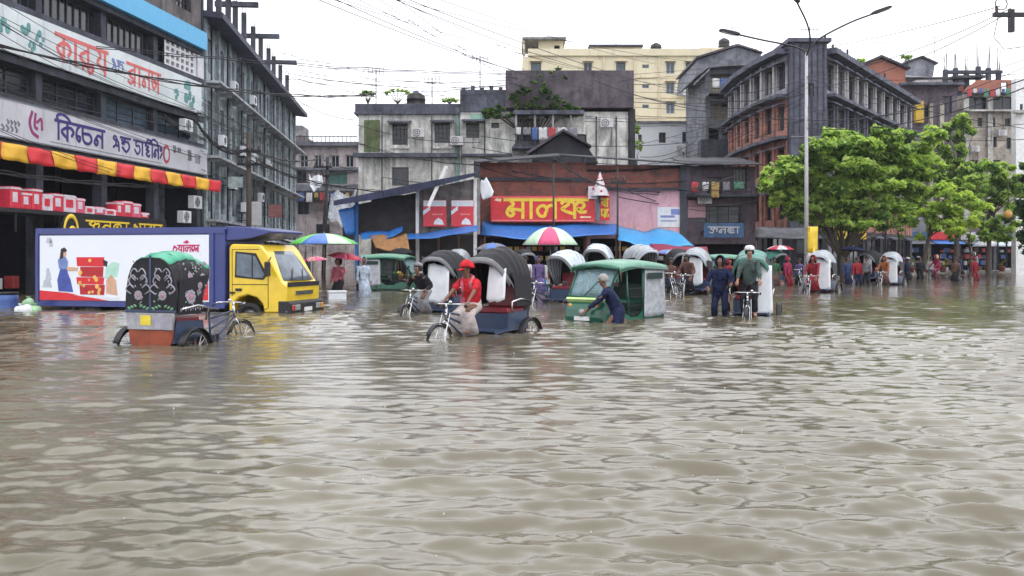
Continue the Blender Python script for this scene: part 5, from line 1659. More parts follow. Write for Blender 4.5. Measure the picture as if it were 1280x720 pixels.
# ------------------------------------------------------------------ street light and poles
lp = at(1008, 0, 47.5)
o = thing('street_light', 'tall grey street light with three curved arms', 'street light', (lp.x, 47.5, -.45))
zt = EYE + (320 - 66) * 47.5 / F + .45
MB().cyl((0, 0, 0), (0, 0, zt), .12, .07, 10).build('pole', mat('pole_pale', (.42, .42, .44), .5), o)
MB().lathe([(.24, 0), (.24, .8), (.16, .95), (.13, 1.0)], (0, 0, 0), 12).build('base', mat('pole_grey', (.2, .2, .22), .6), o)
s_ = 47.5 / F


def arm(pts):
    return smooth_line([(a * s_, b_ * s_) for a, b_ in pts], 5)


for (pts, y1) in (([(0, -4), (-4, 3), (-20, 9), (-55, 16), (-86, 23)], 0), ([(0, -4), (-1, 8), (-10, 26), (-28, 48)], -2.2), ([(0, -4), (4, 6), (20, 20), (55, 38), (84, 49)], 0)):
    A_ = arm(pts)
    n_ = len(A_)
    a_ = MB().tube([(p.x, y1 * i / (n_ - 1), zt + p.y) for i, p in enumerate(A_)], .045, 6).build('arm', MATS['steel_dark'], o)
    e_, e0 = A_[-1], A_[-3]
    an = math.atan2(e_.y - e0.y, abs(e_.x - e0.x))
    sg = 1 if e_.x > 0 else -1
    hd = MB()
    hd.prism([(0, -.06), (.25, -.09), (1.0, -.07), (1.05, 0), (.9, .07), (.2, .08), (0, .05)], 'xz', -.14, .14)
    h_ = hd.build('lamp_head', MATS['steel_dark'], a_, (e_.x - .1 * sg, y1, zt + e_.y), bevel=.02)
    h_.rotation_euler = (0, -an, 0) if sg > 0 else (0, -an, PI)
    MB().box(.3, -.1, -.105, .9, .1, -.075).build('lens', mat('lens', (.5, .5, .48), .2), h_)
for (z0, z1, w_, mm, dx) in ((1.6, 2.9, .5, 'ink_yellow', .1), (.9, 1.6, .4, 'goods_white', .05)):
    b_ = thing('pole_banner', '%s cloth banner tied to the foot of the three armed street light' % ('yellow' if mm == 'ink_yellow' else 'white'), 'banner', (lp.x + dx, 47.3, z0))
    MB().sheet([[(w_ * i / 4 - .1, .05 * math.sin(i * 1.7 + j), (z1 - z0) * j / 4) for j in range(5)] for i in range(5)], .01).build('cloth', MATS[mm], b_)
    MB().ring((-.03, .2, (z1 - z0) * .9), .15, .012, 'z', 10, 4).build('tie', MATS['cable'], b_)


def pole(label, x, y, h, r0, m, arms=(), lean=(0, 0)):
    o_ = thing('utility_pole', label, 'pole', (x, y, -.5))
    MB().cyl((0, 0, 0), (lean[0], lean[1], h), r0, r0 * .7, 10).build('pole', MATS[m], o_)
    for (z, x0, x1) in arms:
        a_ = MB().obox(((x0 + x1) / 2, -.16, z), (x1 - x0, .12, .14)).build('crossarm', MATS['steel_dark'], o_)
        n_ = 3
        for i in range(n_):
            xx = x0 + .12 + (x1 - x0 - .24) * i / (n_ - 1)
            MB().lathe([(.02, 0), (.06, .03), (.04, .08), (.07, .11), (.04, .16), (.06, .2), (.01, .24)], (xx, -.16, z + .07), 8).build('insulator', mat('ceramic', (.12, .06, .05), .3), a_)
    return o_


q = at(404, 0, 74.0)
pole('leaning dark utility pole standing in the side street', q.x, 74, 9.6, .17, 'concrete_dark', [(8.8, -.7, .7), (8.1, -.6, .6)], (.35, 0))
q = at(1304, 0, 32.0)
po = pole('utility pole at the right edge with a dark crossarm over the street', q.x, 32, 10.6, .16, 'steel_dark', [(9.95, -1.75, .6)])
MB().obox((-1.15, -.16, 9.75), (.16, .16, .75)).build('hanger', MATS['steel_dark'], po)
MB().tube([(-1.6, -.2, 9.9), (-1.75, -.2, 9.2), (-1.4, -.2, 8.8), (-.6, -.2, 8.9)], .015, 5).ring((-1.5, -.2, 10.3), .2, .02, 'y', 14, 5).build('cable_loop', MATS['cable'], po)
q = at(1107, 0, 58.0)
pole('thin dark lamp post under the right side of the big tree', q.x, 58, 6.2, .08, 'steel_dark', [(5.6, -.5, .5)])
q = at(692, 0, 47.0)
pole('slim dark pole in front of the market beside the pink umbrella', q.x, 47, 6.5, .06, 'steel_dark')
q = at(772, 0, 47.6)
pole('thin black pole at the right end of the blue awning', q.x, 47.6, 6.3, .06, 'steel_dark', [(5.6, -.4, .4)])
q = at(311, 0, 52.0)
pole('dark brown utility pole laden with wires beside the aqua street block', q.x, 52, 8.6, .17, 'bark', [(7.6, -.7, .7), (6.9, -.6, .6)])

# ------------------------------------------------------------------ overhead cables


def cable(label, A_, B_, sag, r, group=None, n=26, strands=1, seed=0, name='overhead_cable'):
    A_, B_ = Vector(A_), Vector(B_)
    mb = MB()
    rr_ = random.Random(seed)
    for s in range(strands):
        ph = rr_.uniform(0, 6.28); o_ = Vector((0, rr_.uniform(-.06, .06), rr_.uniform(-.07, .07))) if strands > 1 else Vector((0, 0, 0))
        sg = sag * (1 + rr_.uniform(-.06, .06) * (strands > 1))
        pts = []
        for i in range(n):
            f_ = i / (n - 1)
            p = A_.lerp(B_, f_) + o_ * (1 if strands > 1 else 0)
            p.z -= 4 * sg * f_ * (1 - f_)
            if strands > 1:
                p.z += .03 * math.sin(f_ * 40 + ph)
            pts.append(p)
        mb.tube(pts, r, 5)
    o_ = mb.build(name, MATS['cable'])
    # origin at the first end
    o_.data.transform(Matrix.Translation(-A_)); o_.location = A_
    return tag(o_, label, 'cable', group)


cable('thick bundle of black cables sagging across the red lettered upper signboard', W3(-60, 44, 26), W3(470, 118, 60), .7, .022, n=40, strands=4, seed=1)
cable('black cable bundle crossing below the blue fascia towards the old building', W3(120, 58, 38), W3(640, 92, 61), .25, .02, n=40, strands=2, seed=2)
cable('cable bundle running down the aqua street block from the white signboard', W3(205, 146, 46), W3(372, 250, 80), .4, .05, strands=4, seed=3)
cable('thin pale cable crossing in front of the dark glass above the purple lettered signboard', W3(-40, 108, 30), W3(300, 165, 55), .2, .016, seed=4)
cable('tangled cables looping between the brown pole and the aqua street block', W3(244, 150, 48.5), W3(311, 185, 52), .8, .03, strands=5, seed=5)
cable('cable bundle from the brown pole towards the leaning pole in the side street', W3(311, 185, 52), W3(404, 196, 73), .5, .03, strands=4, seed=6)
cable('low cable bundle under the red and yellow valance', W3(-60, 205, 30), W3(246, 232, 49), .25, .022, strands=3, seed=7)
for k, (a, b_, sg) in enumerate((((244, 168, 49), (366, 205, 84), .3), ((246, 140, 49), (360, 172, 80), .5), ((300, 178, 51.5), (448, 214, 61), .8), ((311, 192, 52), (440, 232, 60), .6), ((311, 200, 52), (520, 240, 47), .5), ((600, 196, 50), (868, 205, 50), .5), ((640, 214, 49.3), (860, 226, 49.6), .35), ((772, 238, 47.6), (930, 216, 56), .5), ((690, 196, 47), (772, 236, 47.6), .3), ((448, 180, 61), (700, 200, 56), .8))):
    cable('tangled cable bundle slung low in front of the old market and street blocks', W3(*a), W3(*b_), sg, .018, 'low tangled cable bundles', 22, 3, 50 + k)
mw = random.Random(44)
for k in range(16):
    ya = mw.uniform(120, 235)
    cable('thin slack wire looping along the front of the aqua street block', W3(246 + 8 * mw.random(), ya, 49.5), W3(352 + 12 * mw.random(), 200 + (ya - 180) * .45, 80), mw.uniform(.2, .9), .014, 'slack wires on the aqua street block', 18)
for k in range(12):
    ya = mw.uniform(60, 230)
    cable('thin slack wire along the front of the dark commercial block', W3(-40, 320 - (320 - ya) * 1.5, 30.5), W3(244, ya + 30, 49), mw.uniform(.1, .6), .012, 'slack wires on the dark commercial block', 18)
for k in range(14):
    cable('fine wire fanning through the white sky over the old building', W3(340 + 20 * mw.random(), mw.uniform(60, 130), 66), W3(mw.choice((632, 700, 790, 880, 945)), mw.uniform(80, 160), 61.3), mw.uniform(.3, 1.1), .014, 'fine wires over the old building', 20)
for k in range(8):
    cable('fine wire slanting through the upper sky towards the yellow block', W3(360 + 160 * mw.random(), -12, 31), W3(640 + 290 * mw.random(), mw.uniform(60, 130), 76), mw.uniform(.2, .6), .012, 'fine wires towards the yellow block', 20)
for k in range(10):
    cable('fine wire running past the curved corner building', W3(mw.uniform(780, 870), mw.uniform(110, 215), 60), W3(mw.uniform(1008, 1012), mw.uniform(90, 215), 47.6), mw.uniform(.2, .7), .014, 'fine wires past the corner building', 18)
for k in range(6):
    cable('fine wire over the street trees at the right', W3(1009, mw.uniform(90, 190), 47.5), W3(1302, mw.uniform(60, 190), 33), mw.uniform(.2, .8), .012, 'fine wires over the street trees', 18)
wires = [((380, -8, 30), (712, 104, 61)), ((404, -8, 30), (742, 112, 61)), ((476, -8, 32), (800, 98, 90)), ((492, -8, 32), (872, 118, 78)), ((345, 70, 60), (655, 86, 80)), ((345, 78, 60), (660, 96, 80)), ((352, 90, 64), (632, 108, 61)),
         ((352, 95, 64), (636, 116, 61)), ((632, 96, 61), (905, 100, 70)), ((636, 104, 61), (908, 128, 66)), ((640, 128, 61), (906, 146, 66)), ((790, 118, 61), (985, 132, 61)), ((742, 100, 60), (1008, 150, 47.5)), ((1008, 96, 47.5), (1264, 10, 32)), ((1008, 110, 47.5), (1264, 14, 32)),
         ((940, 68, 60), (1250, 8, 32)), ((1008, 150, 47.5), (1290, 96, 34)), ((1008, 160, 47.5), (1290, 106, 34)), ((600, 170, 58), (860, 178, 58)), ((590, 184, 58), (940, 205, 58)), ((860, 150, 62), (1008, 172, 47.5)), ((640, 190, 55), (940, 240, 56)),
         ((770, 232, 48), (944, 262, 56)), ((772, 246, 48), (950, 250, 56)), ((596, 206, 50), (772, 222, 48)), ((446, 156, 61), (600, 178, 58)), ((404, 200, 73), (596, 232, 50)), ((345, 104, 66), (446, 150, 61)), ((800, 196, 70), (870, 176, 70)), ((800, 206, 70), (946, 160, 62))]
for k, (a, b_) in enumerate(wires):
    sky_ = k < 8 or 13 <= k < 16
    cable('thin black overhead wire strung %s' % ('across the white sky above the street' if sky_ else 'past the old buildings across the street'), W3(*a), W3(*b_), .35 + .3 * ((k * 7) % 5) / 5, .015 if sky_ else .022, 'overhead wires', 18)
# ------------------------------------------------------------------ the delivery truck
mat('truck_blue', (.03, .045, .2), .35, var=.1, coat=.3, dirt=.3, dirtcol=(.06, .055, .06))
mat('ad_white', (.74, .78, .86), .35, var=.04, scale=.5, dirt=.12, dirtcol=(.4, .42, .45))
mat('print_red', (.62, .02, .03), .4, var=.06)
mat('print_red_deep', (.42, .012, .02), .4, var=.25, scale=9)
mat('print_blue', (.05, .08, .34), .4, var=.3, scale=6)
mat('print_sky', (.16, .24, .5), .4, var=.25)
mat('print_skin', (.6, .36, .24), .5)
mat('print_gold', (.75, .45, .12), .4, var=.3)
mat('print_grey', (.45, .48, .54), .5, var=.2)
mat('print_black', (.02, .015, .02), .5)
mat('print_mint', (.4, .65, .55), .5, var=.2)
mat('headlamp', (.3, .31, .31), .1, coat=1)
mat('lamp_red', (.5, .02, .02), .2, coat=1)
mat('lamp_amber', (.7, .3, .02), .2, coat=1)
mat('windscreen', (.12, .15, .19), .06, var=.5, scale=1.5)
T_RZ = R(-14)
tk = thing('delivery_truck', 'yellow cabbed delivery truck with a blue box and a printed white side panel', 'truck', (-12.70, 27.07, -.5), T_RZ)
MB().box(0, -.98, .62, 5.7, .98, 2.68).build('cargo_box', MATS['truck_blue'], tk, bevel=.03)
MB().box(.12, -1.0, .76, 5.26, -.983, 2.5).build('ad_panel', MATS['ad_white'], tk)
ad_ = [c for c in tk.children if c.name.startswith('ad_panel')][0] if False else None
# edge rails of the box
rl = MB().box(0, -1.015, 2.54, 5.72, -.985, 2.7).box(0, -1.015, .6, 5.72, -.985, .7).box(-.01, -1.016, .702, .09, -.984, 2.538).box(5.29, -1.016, .702, 5.4, -.984, 2.538)
rl.build('box_frame', MATS['truck_blue'], tk)
Y0 = -1.001


def pr_(poly, lvl=1):
    return MB().prism(poly, 'xz', Y0 - .003 * lvl, Y0 - .0005)


def pz_(py):    # heights on the panel, in thirds of the printed picture
    return py


pr_([(.12, .76), (2.3, .76), (2.0, .8), (1.6, .86), (1.0, .96), (.12, 1.02)]).build('red_swoosh', MATS['print_red'], tk)
pr_([(4.75, .8), (5.24, .8), (5.24, 1.5), (4.9, 1.36), (4.75, 1.2)]).build('red_corner', MATS['print_red'], tk)
g = pr_([(.72, 1.0), (1.18, .98), (1.1, 1.3), (1.0, 1.52), (1.02, 1.62), (.78, 1.62), (.74, 1.5), (.68, 1.3)], 2)
g.build('printed_gown', MATS['print_blue'], tk)
g = pr_([(.74, 1.6), (1.0, 1.6), (1.02, 1.8), (.94, 1.93), (.8, 1.94), (.7, 1.84)], 3)
g.build('printed_blouse', MATS['print_sky'], tk)
pr_([(1.0, 1.55), (1.32, 1.56), (1.34, 1.64), (.98, 1.66)], 4).build('printed_arm', MATS['print_skin'], tk)
pr_([(.86 + .085 * math.cos(a) + .02, 2.03 + .12 * math.sin(a)) for a in np.linspace(0, 2 * PI, 13)[:-1]], 3).build('printed_face', MATS['print_skin'], tk)
pr_([(.76, 1.86), (.8, 2.14), (.9, 2.18), (.98, 2.12), (.96, 2.06), (.88, 2.05), (.87, 1.9)], 4).build('printed_hair', MATS['print_black'], tk)
for k, (x0, x1, z0, z1) in enumerate(((1.3, 2.12, 1.68, 1.92), (1.42, 2.1, 1.4, 1.66), (1.3, 2.12, 1.2, 1.38), (1.4, 2.14, .92, 1.18))):
    pr_([(x0, z0), (x1, z0 - .01), (x1 + .02, z1), (x0 - .02, z1)], 2 + k % 2).build('printed_drawer', MATS['print_red_deep' if k % 2 else 'print_red'], tk)
gd = MB()
gr = random.Random(9)
for i in range(16):
    x, z, q = gr.uniform(1.32, 2.08), gr.uniform(.95, 1.9), gr.uniform(.025, .07)
    gd.prism([(x + q * math.cos(a), z + q * math.sin(a)) for a in np.linspace(0, 2 * PI, 8)[:-1]], 'xz', Y0 - .013 - .001 * i, Y0 - .0005)
gd.build('printed_trinkets', MATS['print_gold'], tk)
pr_([(2.1, 1.86), (2.25, 1.8), (2.22, 1.66), (2.12, 1.7)], 2).build('printed_basket', MATS['print_black'], tk)
pr_([(2.2, .95), (2.55, .9), (2.5, 1.3), (2.35, 1.45), (2.2, 1.3)], 1).build('printed_doll', MATS['print_skin'], tk)
pr_([(2.15, 1.35), (2.55, 1.4), (2.6, 1.75), (2.4, 1.8), (2.2, 1.65)], 1).build('printed_plant', MATS['print_mint'], tk)
pr_([(1.2, .9), (2.6, .86), (2.6, .8), (1.9, .82)], 2).build('printed_cloth', MATS['white_plastic'], tk)
tw = MB()
for (x, z0, z1, w_) in ((.38, 1.5, 1.62, .06), (.4, 1.3, 1.5, .1), (.36, 1.1, 1.3, .16), (.48, 2.2, 2.4, .06), (.42, 2.3, 2.45, .1)):
    tw.prism([(x - w_, z0), (x + w_, z0), (x + w_ * .6, z1), (x - w_ * .6, z1)], 'xz', Y0 - .004, Y0 - .0005)
tw.build('printed_lamps', MATS['print_grey'], tk, kind='stuff')
lettering(['ও', 'য়'[:1] if False else 'য', 'া', 'ল', 'ে', 'স'], 4.2, .78, 2.06, .17, Y0 + .008, .19).build('brand_lettering', mat('print_crimson', (.5, .02, .12), .4), tk)
MB().prism([(4.5, 2.3), (4.6, 2.27), (4.7, 2.3), (4.62, 2.37)], 'xz', Y0 - .004, Y0 - .0005).build('brand_mark', MATS['print_crimson'], tk)
# wind deflector over the cab
MB().prism([(5.71, 2.34), (6.4, 2.4), (6.95, 2.53), (6.97, 2.6), (6.3, 2.7), (5.71, 2.72)], 'xz', -.93, .93).build('wind_deflector', MATS['truck_blue'], tk, bevel=.02)
# chassis, wheels
MB().box(.1, -.42, .5, 6.9, -.3, .615).box(.1, .3, .5, 6.9, .42, .615).build('chassis', MATS['black'], tk)
MB().box(1.0, -.96, .36, 4.9, -.9, .46).box(1.0, .9, .36, 4.9, .96, .46).box(1.1, -.94, .462, 1.16, -.9, .618).box(4.7, -.94, .462, 4.76, -.9, .618).build('side_guard', MATS['black'], tk)


def wheel(parent, x, y, z, r_, w_, rimm='steel'):
    """Tyre with a rim as sub-part."""
    n_ = 22
    prof = [(r_ * .62, -w_ / 2), (r_ * .92, -w_ / 2), (r_, -w_ * .3), (r_, w_ * .3), (r_ * .92, w_ / 2), (r_ * .62, w_ / 2)]
    mb = MB()
    vs = []
    for a in range(n_):
        c, s = math.cos(2 * PI * a / n_), math.sin(2 * PI * a / n_)
        vs += [(q * c, yy, q * s) for q, yy in prof]
    k_ = len(prof)
    fs = [(a * k_ + i, ((a + 1) % n_) * k_ + i, ((a + 1) % n_) * k_ + (i + 1) % k_, a * k_ + (i + 1) % k_) for a in range(n_) for i in range(k_)]
    mb.smooth = True
    mb.add(vs, fs)
    t_ = mb.build('wheel', MATS['rubber'], parent, (x, y, z))
    MB().cyl((0, -w_ * .3, 0), (0, w_ * .3, 0), r_ * .63, n=18).cyl((0, -w_ * .42, 0), (0, w_ * .42, 0), r_ * .2, n=10).build('rim', MATS[rimm], t_)
    return t_


for x in (1.6, 6.35):
    for s in (-1, 1):
        wheel(tk, x, s * .8, .38, .38, .24)
# cab
cs = MB()
side = [(5.8, .52), (5.9, .52), (5.92, .72), (6.08, .88), (6.34, .95), (6.6, .88), (6.76, .72), (6.8, .5), (7.3, .5), (7.42, .62), (7.44, 1.2), (7.3, 1.32), (6.86, 2.06), (6.7, 2.24), (5.88, 2.26), (5.8, 2.18)]
win = [(5.82, 1.5), (6.62, 1.34), (6.78, 1.5), (6.52, 1.98), (5.86, 2.04)]
cs.prism(side, 'xz', -.95, .95)
cab = cs.build('cab', MATS['yellow_paint'], tk, bevel=.035)
MB().prism([(5.98, 1.4), (6.78, 1.34), (6.9, 1.46), (6.58, 2.02), (6.0, 2.07)], 'xz', -.961, -.952).build('window_seal', MATS['black'], tk)
MB().prism([(6.03, 1.46), (6.46, 1.4), (6.46, 1.97), (6.04, 2.02)], 'xz', -.967, -.962).build('door_window', MATS['windscreen'], tk)
MB().prism([(6.5, 1.4), (6.76, 1.39), (6.82, 1.47), (6.56, 1.94), (6.5, 1.96)], 'xz', -.967, -.962).build('quarter_window', MATS['windscreen'], tk)
dl = MB()
for pts in ([(5.9, .92), (5.9, 2.12), (6.66, 2.12)], [(6.92, 1.42), (6.92, .62), (6.82, .58)], [(5.9, 1.22), (6.92, 1.22)]):
    dl.tube([(a, -.953, c) for a, c in pts], .009, 4)
dl.build('door_gap', MATS['black'], tk)
MB().box(6.0, -.985, 1.05, 6.18, -.955, 1.12).build('door_handle', MATS['black'], tk, bevel=.01)
MB().box(5.84, -.975, .98, 5.98, -.953, 1.03).build('badge', MATS['black'], tk)
# front
n_ = Vector((.86, 0, .51))
ws = MB()
gw = []
for i in range(7):
    v_ = i / 6
    row = []
    for j in range(9):
        u_ = -1 + 2 * j / 8
        x = 7.33 - .5 * v_ * 1.0 + .0 + .035
        z = 1.3 + .76 * v_
        row.append((x - .06 * abs(u_) ** 3, u_ * (.86 - .06 * v_), z + .02))
    gw.append(row)
ws.sheet(gw, .02)
ws.build('windscreen', MATS['windscreen'], tk)
MB().tube([(7.36, -.5, 1.33), (7.2, -.15, 1.62)], .012, 5).tube([(7.36, .1, 1.33), (7.2, .42, 1.62)], .012, 5).build('wipers', MATS['black'], tk)
MB().box(7.435, -.9, 1.16, 7.455, .9, 1.28).build('cowl', MATS['black'], tk)
MB().box(7.43, -.5, .95, 7.465, .5, 1.05).build('front_badge', MATS['chrome'], tk)
MB().prism([(7.2, .42), (7.5, .42), (7.56, .5), (7.56, .74), (7.5, .8), (7.2, .8)], 'xz', -.97, .97).build('bumper', MATS['black'], tk, bevel=.02)
for s in (-1, 1):
    MB().box(7.562, s * .6 - .14, .56, 7.58, s * .6 + .14, .7).build('headlight', MATS['headlamp'], tk, bevel=.02)
    MB().box(7.562, s * .84 - .07, .56, 7.58, s * .84 + .07, .7).build('indicator', MATS['lamp_red'] if s < 0 else MATS['lamp_amber'], tk, bevel=.01)
    m_ = MB().obox((0, 0, 0), (.1, .2, .38)).build('mirror', MATS['black'], tk, (7.0, s * 1.14, 1.62), bevel=.03)
    MB().tube([(0, -s * .02, .17), (0, -s * .19, .3)], .015, 5).build('mirror_arm', MATS['black'], m_)
MB().box(7.4, -1.0, .26, 7.7, 1.0, .3).build('step', MATS['black'], tk)
MB().box(7.562, -.22, .52, 7.575, .22, .62).build('number_plate', MATS['white_paint'], tk)

# ------------------------------------------------------------------ pedal rickshaws
mat('hood_black', (.016, .016, .02), .55, spec=.25, var=.3, bump=.2)
mat('hood_green', (.05, .33, .2), .35, var=.12)
mat('hood_edge_sheen', (.2, .21, .23), .35, var=.2)  # grey reflection along the hood edge is put into the colour
mat('hood_grey', (.33, .36, .39), .3, var=.15)
mat('hood_pale', (.5, .58, .66), .25, var=.1)
mat('hood_teal', (.06, .22, .18), .3, var=.2)
mat('clear_sheet', (.7, .73, .78), .2, var=.1, trans=.0)
mat('seat_maroon', (.2, .02, .03), .45)
mat('tin_painted', (.33, .33, .36), .35, .5, var=.35, scale=5, dirt=.3)
mat('panel_rust', (.25, .05, .02), .55, var=.35, dirt=.3)
mat('plate_yellow', (.75, .6, .05), .4)
mat('motif_pink', (.36, .2, .25), .6, var=.3)
mat('motif_grey', (.3, .29, .35), .6, var=.3)
mat('motif_green', (.12, .3, .16), .5)
mat('frame_blue', (.03, .05, .1), .45)
mat('rim_pink', (.5, .2, .22), .4)
RW = {}


def spoke_wheel():
    if 'w' in RW:
        return RW['w']
    rim = MB().ring((0, 0, 0), .315, .013, 'y', 26, 5)
    rim.cyl((0, -.05, 0), (0, .05, 0), .03, n=8)
    for i in range(18):
        a = 2 * PI * i / 18
        rim.tube([(0, .03 * (-1) ** i, 0), (.31 * math.cos(a), 0, .31 * math.sin(a))], .0035, 3, cap=False)
    t_ = MB().ring((0, 0, 0), .335, .024, 'y', 28, 6)
    RW['w'] = (rim, t_)
    return RW['w']


def add_wheel(root, x, y, first, rimm='chrome'):
    key = 'mesh_' + rimm
    rim, ty = spoke_wheel()
    if key not in RW:
        w_ = rim.build('wheel', MATS[rimm], root, (x, y, .35))
        q = ty.build('tyre', MATS['rubber'], w_)
        RW[key] = (w_, q)
        return w_
    w0, q0 = RW[key]
    w_ = share(w0, 'wheel', root, (x, y, .35))
    share(q0, 'tyre', w_)
    return w_


def rickshaw(label, x, y, head, hood='hood_black', inner=None, sheet=True, zg=-.46, deco=False, rear='tin_painted', steer=0.0, group='cycle rickshaws in the flood', tassel=False, wb=1.95, sheet_w=.55, sheet_y=.26, low=False, hood_top=None, sheet_z=.5, hh=.98, trim=None):
    """A cycle rickshaw: heading +x, ground at z = 0, rear axle over the origin."""
    rt = thing('cycle_rickshaw', label, 'rickshaw', (x, y, zg), math.atan2(head[1], head[0]), group)
    for s in (-1, 1):
        add_wheel(rt, -.2, s * .64, 0)
        g_ = [[(-.2 + .40 * math.cos(a), s * .64 + yy, .35 + .40 * math.sin(a)) for yy in (-.06, -.03, .03, .06)] for a in np.linspace(.1, 2.8, 12)]
        MB().sheet(g_, .01).build('mudguard', MATS['black'], rt)
    fw = add_wheel(rt, wb, 0, 0)
    fw.rotation_euler = (0, 0, steer)
    g_ = [[(wb + .39 * math.cos(a), yy, .35 + .39 * math.sin(a)) for yy in (-.045, -.02, .02, .045)] for a in np.linspace(.5, 2.7, 10)]
    MB().sheet(g_, .008).build('mudguard', MATS['steel_dark'], rt)
    ch = MB().tube([(-.2, -.66, .35), (-.2, .66, .35)], .022)
    for s in (-1, 1):
        ch.tube([(-.42, s * .34, .52), (.5, s * .34, .48), (.75, s * .1, .42), (1.05, 0, .36)], .02)
        ch.tube([(-.2, s * .34, .36), (-.2, s * .34, .52)], .03)
        ch.tube([(-.4, s * .42, .42), (-.2, s * .42, .46), (.1, s * .42, .42)], .015, 5)
    ch.tube([(1.05, 0, .36), (1.0, 0, .92)], .02)
    ch.tube([(1.03, 0, .62), (wb - .18, 0, .86)], .022)
    ch.tube([(1.02, 0, .8), (wb - .17, 0, .92)], .018)
    ch.tube([(1.05, 0, .36), (wb - .2, 0, .8)], .022)
    ch.build('chassis', MATS['frame_blue'], rt)
    fk = MB().tube([(wb - .19, 0, .78), (wb - .24, 0, 1.0)], .024)
    for s in (-1, 1):
        fk.tube([(wb - .19, 0, .78), (wb - .17, s * .055, .7), (wb, s * .055, .35)], .013, 5)
        fk.tube([(wb - .22, s * .08, .9), (wb + .02, s * .1, .36)], .008, 4)
    fk.build('fork', MATS['chrome'], rt)
    hb = MB().tube([(wb - .42, -.28, 1.02), (wb - .3, -.3, 1.06), (wb - .22, -.15, 1.06), (wb - .22, .15, 1.06), (wb - .3, .3, 1.06), (wb - .42, .28, 1.02)], .013)
    hb.tube([(wb - .23, 0, .98), (wb - .22, 0, 1.06)], .02)
    h_ = hb.build('handlebar', MATS['chrome'], rt)
    for s in (-1, 1):
        MB().cyl((wb - .46, s * .275, 1.01), (wb - .36, s * .29, 1.04), .02, n=8).build('grip', MATS['black'], h_)
    MB().lathe([(.0, .05), (.03, .045), (.04, .0), (.0, 0)], (wb - .2, .1, 1.075), 10).build('bell', MATS['chrome'], h_)
    MB().prism([(.84, .93), (1.02, .95), (1.18, .94), (1.2, .98), (1.0, 1.0), (.82, 1.02)], 'xz', -.09, .09).build('saddle', MATS['black'], rt, bevel=.02)
    pd = MB().ring((1.05, -.04, .36), .1, .012, 'y', 16, 4)
    for s in (-1, 1):
        pd.tube([(1.05, s * .06, .36), (1.05 + .1 * s, s * .08, .36 + .13 * s)], .012, 5)
        pd.obox((1.05 + .1 * s, s * .13, .36 + .13 * s), (.09, .1, .025))
    pd.build('pedals', MATS['steel_dark'], rt)
    MB().tube([(1.05, -.045, .46), (-.15, -.045, .41)], .008, 4).tube([(1.05, -.045, .26), (-.15, -.045, .3)], .008, 4).build('chain', MATS['steel_dark'], rt)
    # passenger tub
    tb = MB()
    tb.prism([(-.48, .5), (.22, .5), (.75, .46), (.75, .5), (.3, .56), (.26, .84), (-.42, .86)], 'xz', -.44, -.4)
    tb.prism([(-.48, .5), (.22, .5), (.75, .46), (.75, .5), (.3, .56), (.26, .84), (-.42, .86)], 'xz', .4, .44)
    tb.box(-.44, -.398, .5, .74, .398, .53)
    tb.box(.22, -.398, .531, .26, .398, .82)
    tb.build('passenger_tub', MATS['frame_blue'], rt)
    MB().obox((-.08, 0, .87), (.62, .8, .11)).build('seat', MATS['seat_maroon'], rt, bevel=.03)
    MB().obox((-.4, 0, 1.12), (.08, .8, .42), (0, -.15, 0)).build('seat_back', MATS['seat_maroon'], rt, bevel=.03)
    for s in (-1, 1):
        MB().tube([(.25, s * .5, .84), (.3, s * .52, 1.05), (.0, s * .53, 1.1), (-.4, s * .53, 1.05)], .018).build('arm_rail', MATS['chrome'], rt)
    # rear panel of the tub
    MB().prism([(-.44, .72), (.44, .72), (.48, .99), (-.48, .99)], 'yz', -.52, -.485).build('rear_panel', MATS[rear], rt)
    MB().prism([(-.3, .3), (.3, .3), (.42, .56), (.44, .71), (-.44, .71), (-.42, .56)], 'yz', -.5, -.47).build('rear_skirt', MATS['panel_rust'], rt)
    MB().box(-.532, -.02, .79, -.5205, .18, .95).build('number_plate', MATS['plate_yellow'], rt)
    MB().box(-.528, -.44, .74, -.5205, -.1, .93).build('painted_plate', MATS['motif_grey'], rt)
    MB().tube([(-.55, -.46, .42), (-.58, -.3, .4), (-.58, .3, .4), (-.55, .46, .42)], .018).build('rear_bumper', MATS['chrome'], rt)
    if low:
        return rt
    # hood: canvas over tilted hoops
    hw, zb = .5, .98
    nr = 6

    def hoop(f_):
        bx = -.46 + .35 * f_
        tx = -.5 + 1.15 * f_
        h_ = hh + .14 * math.sin(PI * min(1, f_ * 1.1)) - .08 * f_
        pts = []
        for i in range(17):
            a = PI * i / 16
            c, s = math.cos(a), math.sin(a)
            yy = -hw * (abs(c) ** .62) * (1 if c > 0 else -1)
            zz = (abs(s) ** .75)
            pts.append((bx + (tx - bx) * zz, yy, zb + h_ * zz))
        return pts
    G_ = []
    sub = 3
    for i in range((nr - 1) * sub + 1):
        f_ = i / ((nr - 1) * sub)
        p_ = hoop(f_)
        sg = .03 * math.sin(PI * ((i % sub) / sub))
        cy = np.array([p_[8][0] * .5, 0, zb + .3])
        G_.append([tuple(np.array(q) + (cy - np.array(q)) * (sg + .014 * math.sin(q[1] * 11 + i * 2.3 + x * 5) * math.sin(q[2] * 9 + i * 1.7 + y))) for q in p_])
    hd = MB()
    if hood_top is None:
        hd.sheet(G_, .012)
        hd.build('hood', MATS[hood], rt)
    else:
        Ga = np.array(G_)
        hd.sheet(Ga[:, :6], .012).mk(0)
        hd.sheet(Ga[:, 11:], .012)
        hd.mk(1).sheet(Ga[:, 5:12], .016)
        hd.build('hood', [MATS[hood], MATS[hood_top]], rt)
    for i in range(nr):
        MB().tube(hoop(i / (nr - 1)), .013, 5).build('hood_rib', MATS['steel'] if i == nr - 1 else MATS['steel_dark'], rt)
